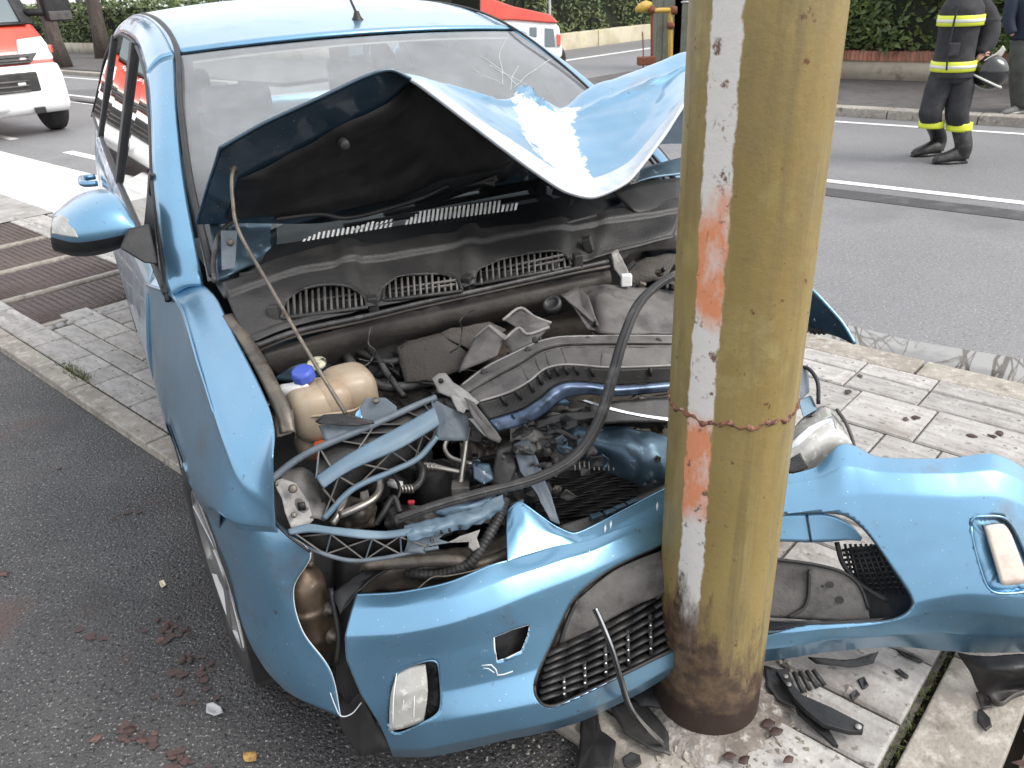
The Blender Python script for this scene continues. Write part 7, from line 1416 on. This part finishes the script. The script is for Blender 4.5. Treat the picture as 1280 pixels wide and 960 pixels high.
# small litter on the asphalt
gs('paper_scrap', [(258, 880), (266, 878), (276, 883), (278, 890), (268, 894), (258, 890)], mat('grey_paper', (.42, .42, .42), .8), 'crumpled pale grey scrap on the asphalt left of the front wheel', 'litter', z=.006, bend=.012)
gs('cigarette_butt', [(199, 727), (205, 725), (208, 731), (202, 734)], mat('butt_paper', (.62, .54, .40), .8), 'tiny pale cigarette butt on the asphalt', 'litter', z=.005, bend=.006)
def leaf(name, x, y, s, m, label, group, z=.006, seed=0, cat='leaf'):
    q = random.Random(seed); c = G(x, y, z); a = q.uniform(0, 6.28); d = np.array([math.cos(a), math.sin(a), 0]); e = np.array([-d[1], d[0], 0]); V = []
    for i, (t, w) in enumerate([(-1, .03), (-.6, .5), (-.1, .72), (.4, .5), (1, .05)]):
        for k in (-1, 0, 1): V.append(c + d * s * t + e * s * w * k * q.uniform(.75, 1.2) + zz * (abs(k) * s * q.uniform(.0, .14) + q.uniform(0, .06) * s))
    o = obj(name, V, gridfaces(5, 3), m, None, thick=.0008); tag(o, label, cat, group); return o
sd_ = 0
for cx, cy_, n, sx_, sy_ in ((215, 790, 5, 22, 12), (240, 832, 3, 8, 6), (165, 918, 4, 22, 8), (70, 462, 4, 10, 4), (230, 950, 2, 14, 5), (75, 590, 1, 6, 4), (15, 715, 1, 5, 5)):
    for k in range(n): sd_ += 1; leaf('fallen_leaf', rq.gauss(cx, sx_), rq.gauss(cy_, sy_), rq.uniform(.010, .019), M['leafbr'], 'brown dead leaf lying on the dark asphalt left of the car', 'dead leaves on the asphalt', .004, sd_)
for (x, y) in ((1132, 524), (1145, 522), (1215, 545), (1250, 542), (1240, 545), (1075, 470), (1060, 490), (1120, 600), (1180, 640)):
    sd_ += 1; leaf('fallen_leaf', x, y, rq.uniform(.013, .022), M['leafbr'], 'brown dead leaf lying on the pale paving right of the pole', 'dead leaves on the paving', .034, sd_)
for (x, y) in ((960, 905), (912, 945), (930, 950), (985, 950), (970, 915)):
    sd_ += 1; leaf('fallen_leaf', x, y, rq.uniform(.014, .022), M['leafbr'], 'reddish brown dead leaf at the foot of the pole', 'dead leaves round the pole foot', .05, sd_)
leaf('fallen_leaf', 312, 946, .022, M['leafye'], 'single ochre yellow leaf on the asphalt below the front wheel', None, .004, 99)
lt_ = MB()
for k in range(700):
    u, v = rq.uniform(-.03, .7), rq.uniform(1.0, 2.6); c = S(u, v, .012 + rq.uniform(0, .035)); a = rq.uniform(0, 6.28); d = np.array([math.cos(a), math.sin(a), rq.uniform(-.3, .4)]); e = np.array([-d[1], d[0], rq.uniform(-.4, .4)]); s = rq.uniform(.012, .035)
    lt_.add([c - d * s, c + e * s * .5, c + d * s, c - e * s * .5], [(0, 1, 2), (0, 2, 3)])
tag(lt_.build('leaf_litter', M['leafbr'], smooth=False), 'heap of brown leaf litter beyond the edging at lower right', 'leaf litter', kind='stuff')
# rubble and grit round the pole foot and under the bumper
gr_ = MB()
for k in range(420):
    a = rq.uniform(0, 6.28); r = PR + abs(rq.gauss(.05, .06)); c = POLEC + np.array([math.cos(a) * r, math.sin(a) * r, .03]); s = rq.uniform(.002, .009)
    gr_.box(c, (s, s * rq.uniform(.5, 1), s * .6), np.linalg.qr(nrg.normal(size=(3, 3)))[0])
for k in range(160):
    c = G(rq.uniform(560, 860), rq.uniform(860, 960), .01); s = rq.uniform(.001, .003); gr_.box(c + zz * .02 * (c[:2] @ vv[:2] > 1.04), (s, s, s * .6), np.linalg.qr(nrg.normal(size=(3, 3)))[0])
tag(gr_.build('rubble', M['kerb'], smooth=False), 'mortar crumbs and grit scattered round the pole foot', 'rubble', kind='stuff')

stn = MB()
for cx, cy_, n in ((210, 792, 16), (242, 835, 10), (165, 920, 14), (235, 872, 8), (150, 640, 5), (225, 955, 10), (110, 800, 4)):
    for k in range(n):
        c = G(rq.gauss(cx, 16), rq.gauss(cy_, 9), .0035); a = rq.uniform(0, 6.28); n_ = 9; r0 = rq.uniform(.004, .018); q = [c + np.array([math.cos(a + 6.28 * i / n_) * r0 * rq.uniform(.5, 1.5), math.sin(a + 6.28 * i / n_) * r0 * rq.uniform(.4, 1.1), rq.uniform(0, .002)]) for i in range(n_)]; stn.add(q, [tuple(range(n_))])
tag(stn.build('leaf_mush', mat('leaf_mush', (.052, .031, .028), .6, noise=[((.075, .042, .036), 60, .45, .6)]), smooth=False), 'crushed reddish brown leaf mush pressed into the asphalt at left', 'leaf litter', kind='stuff')
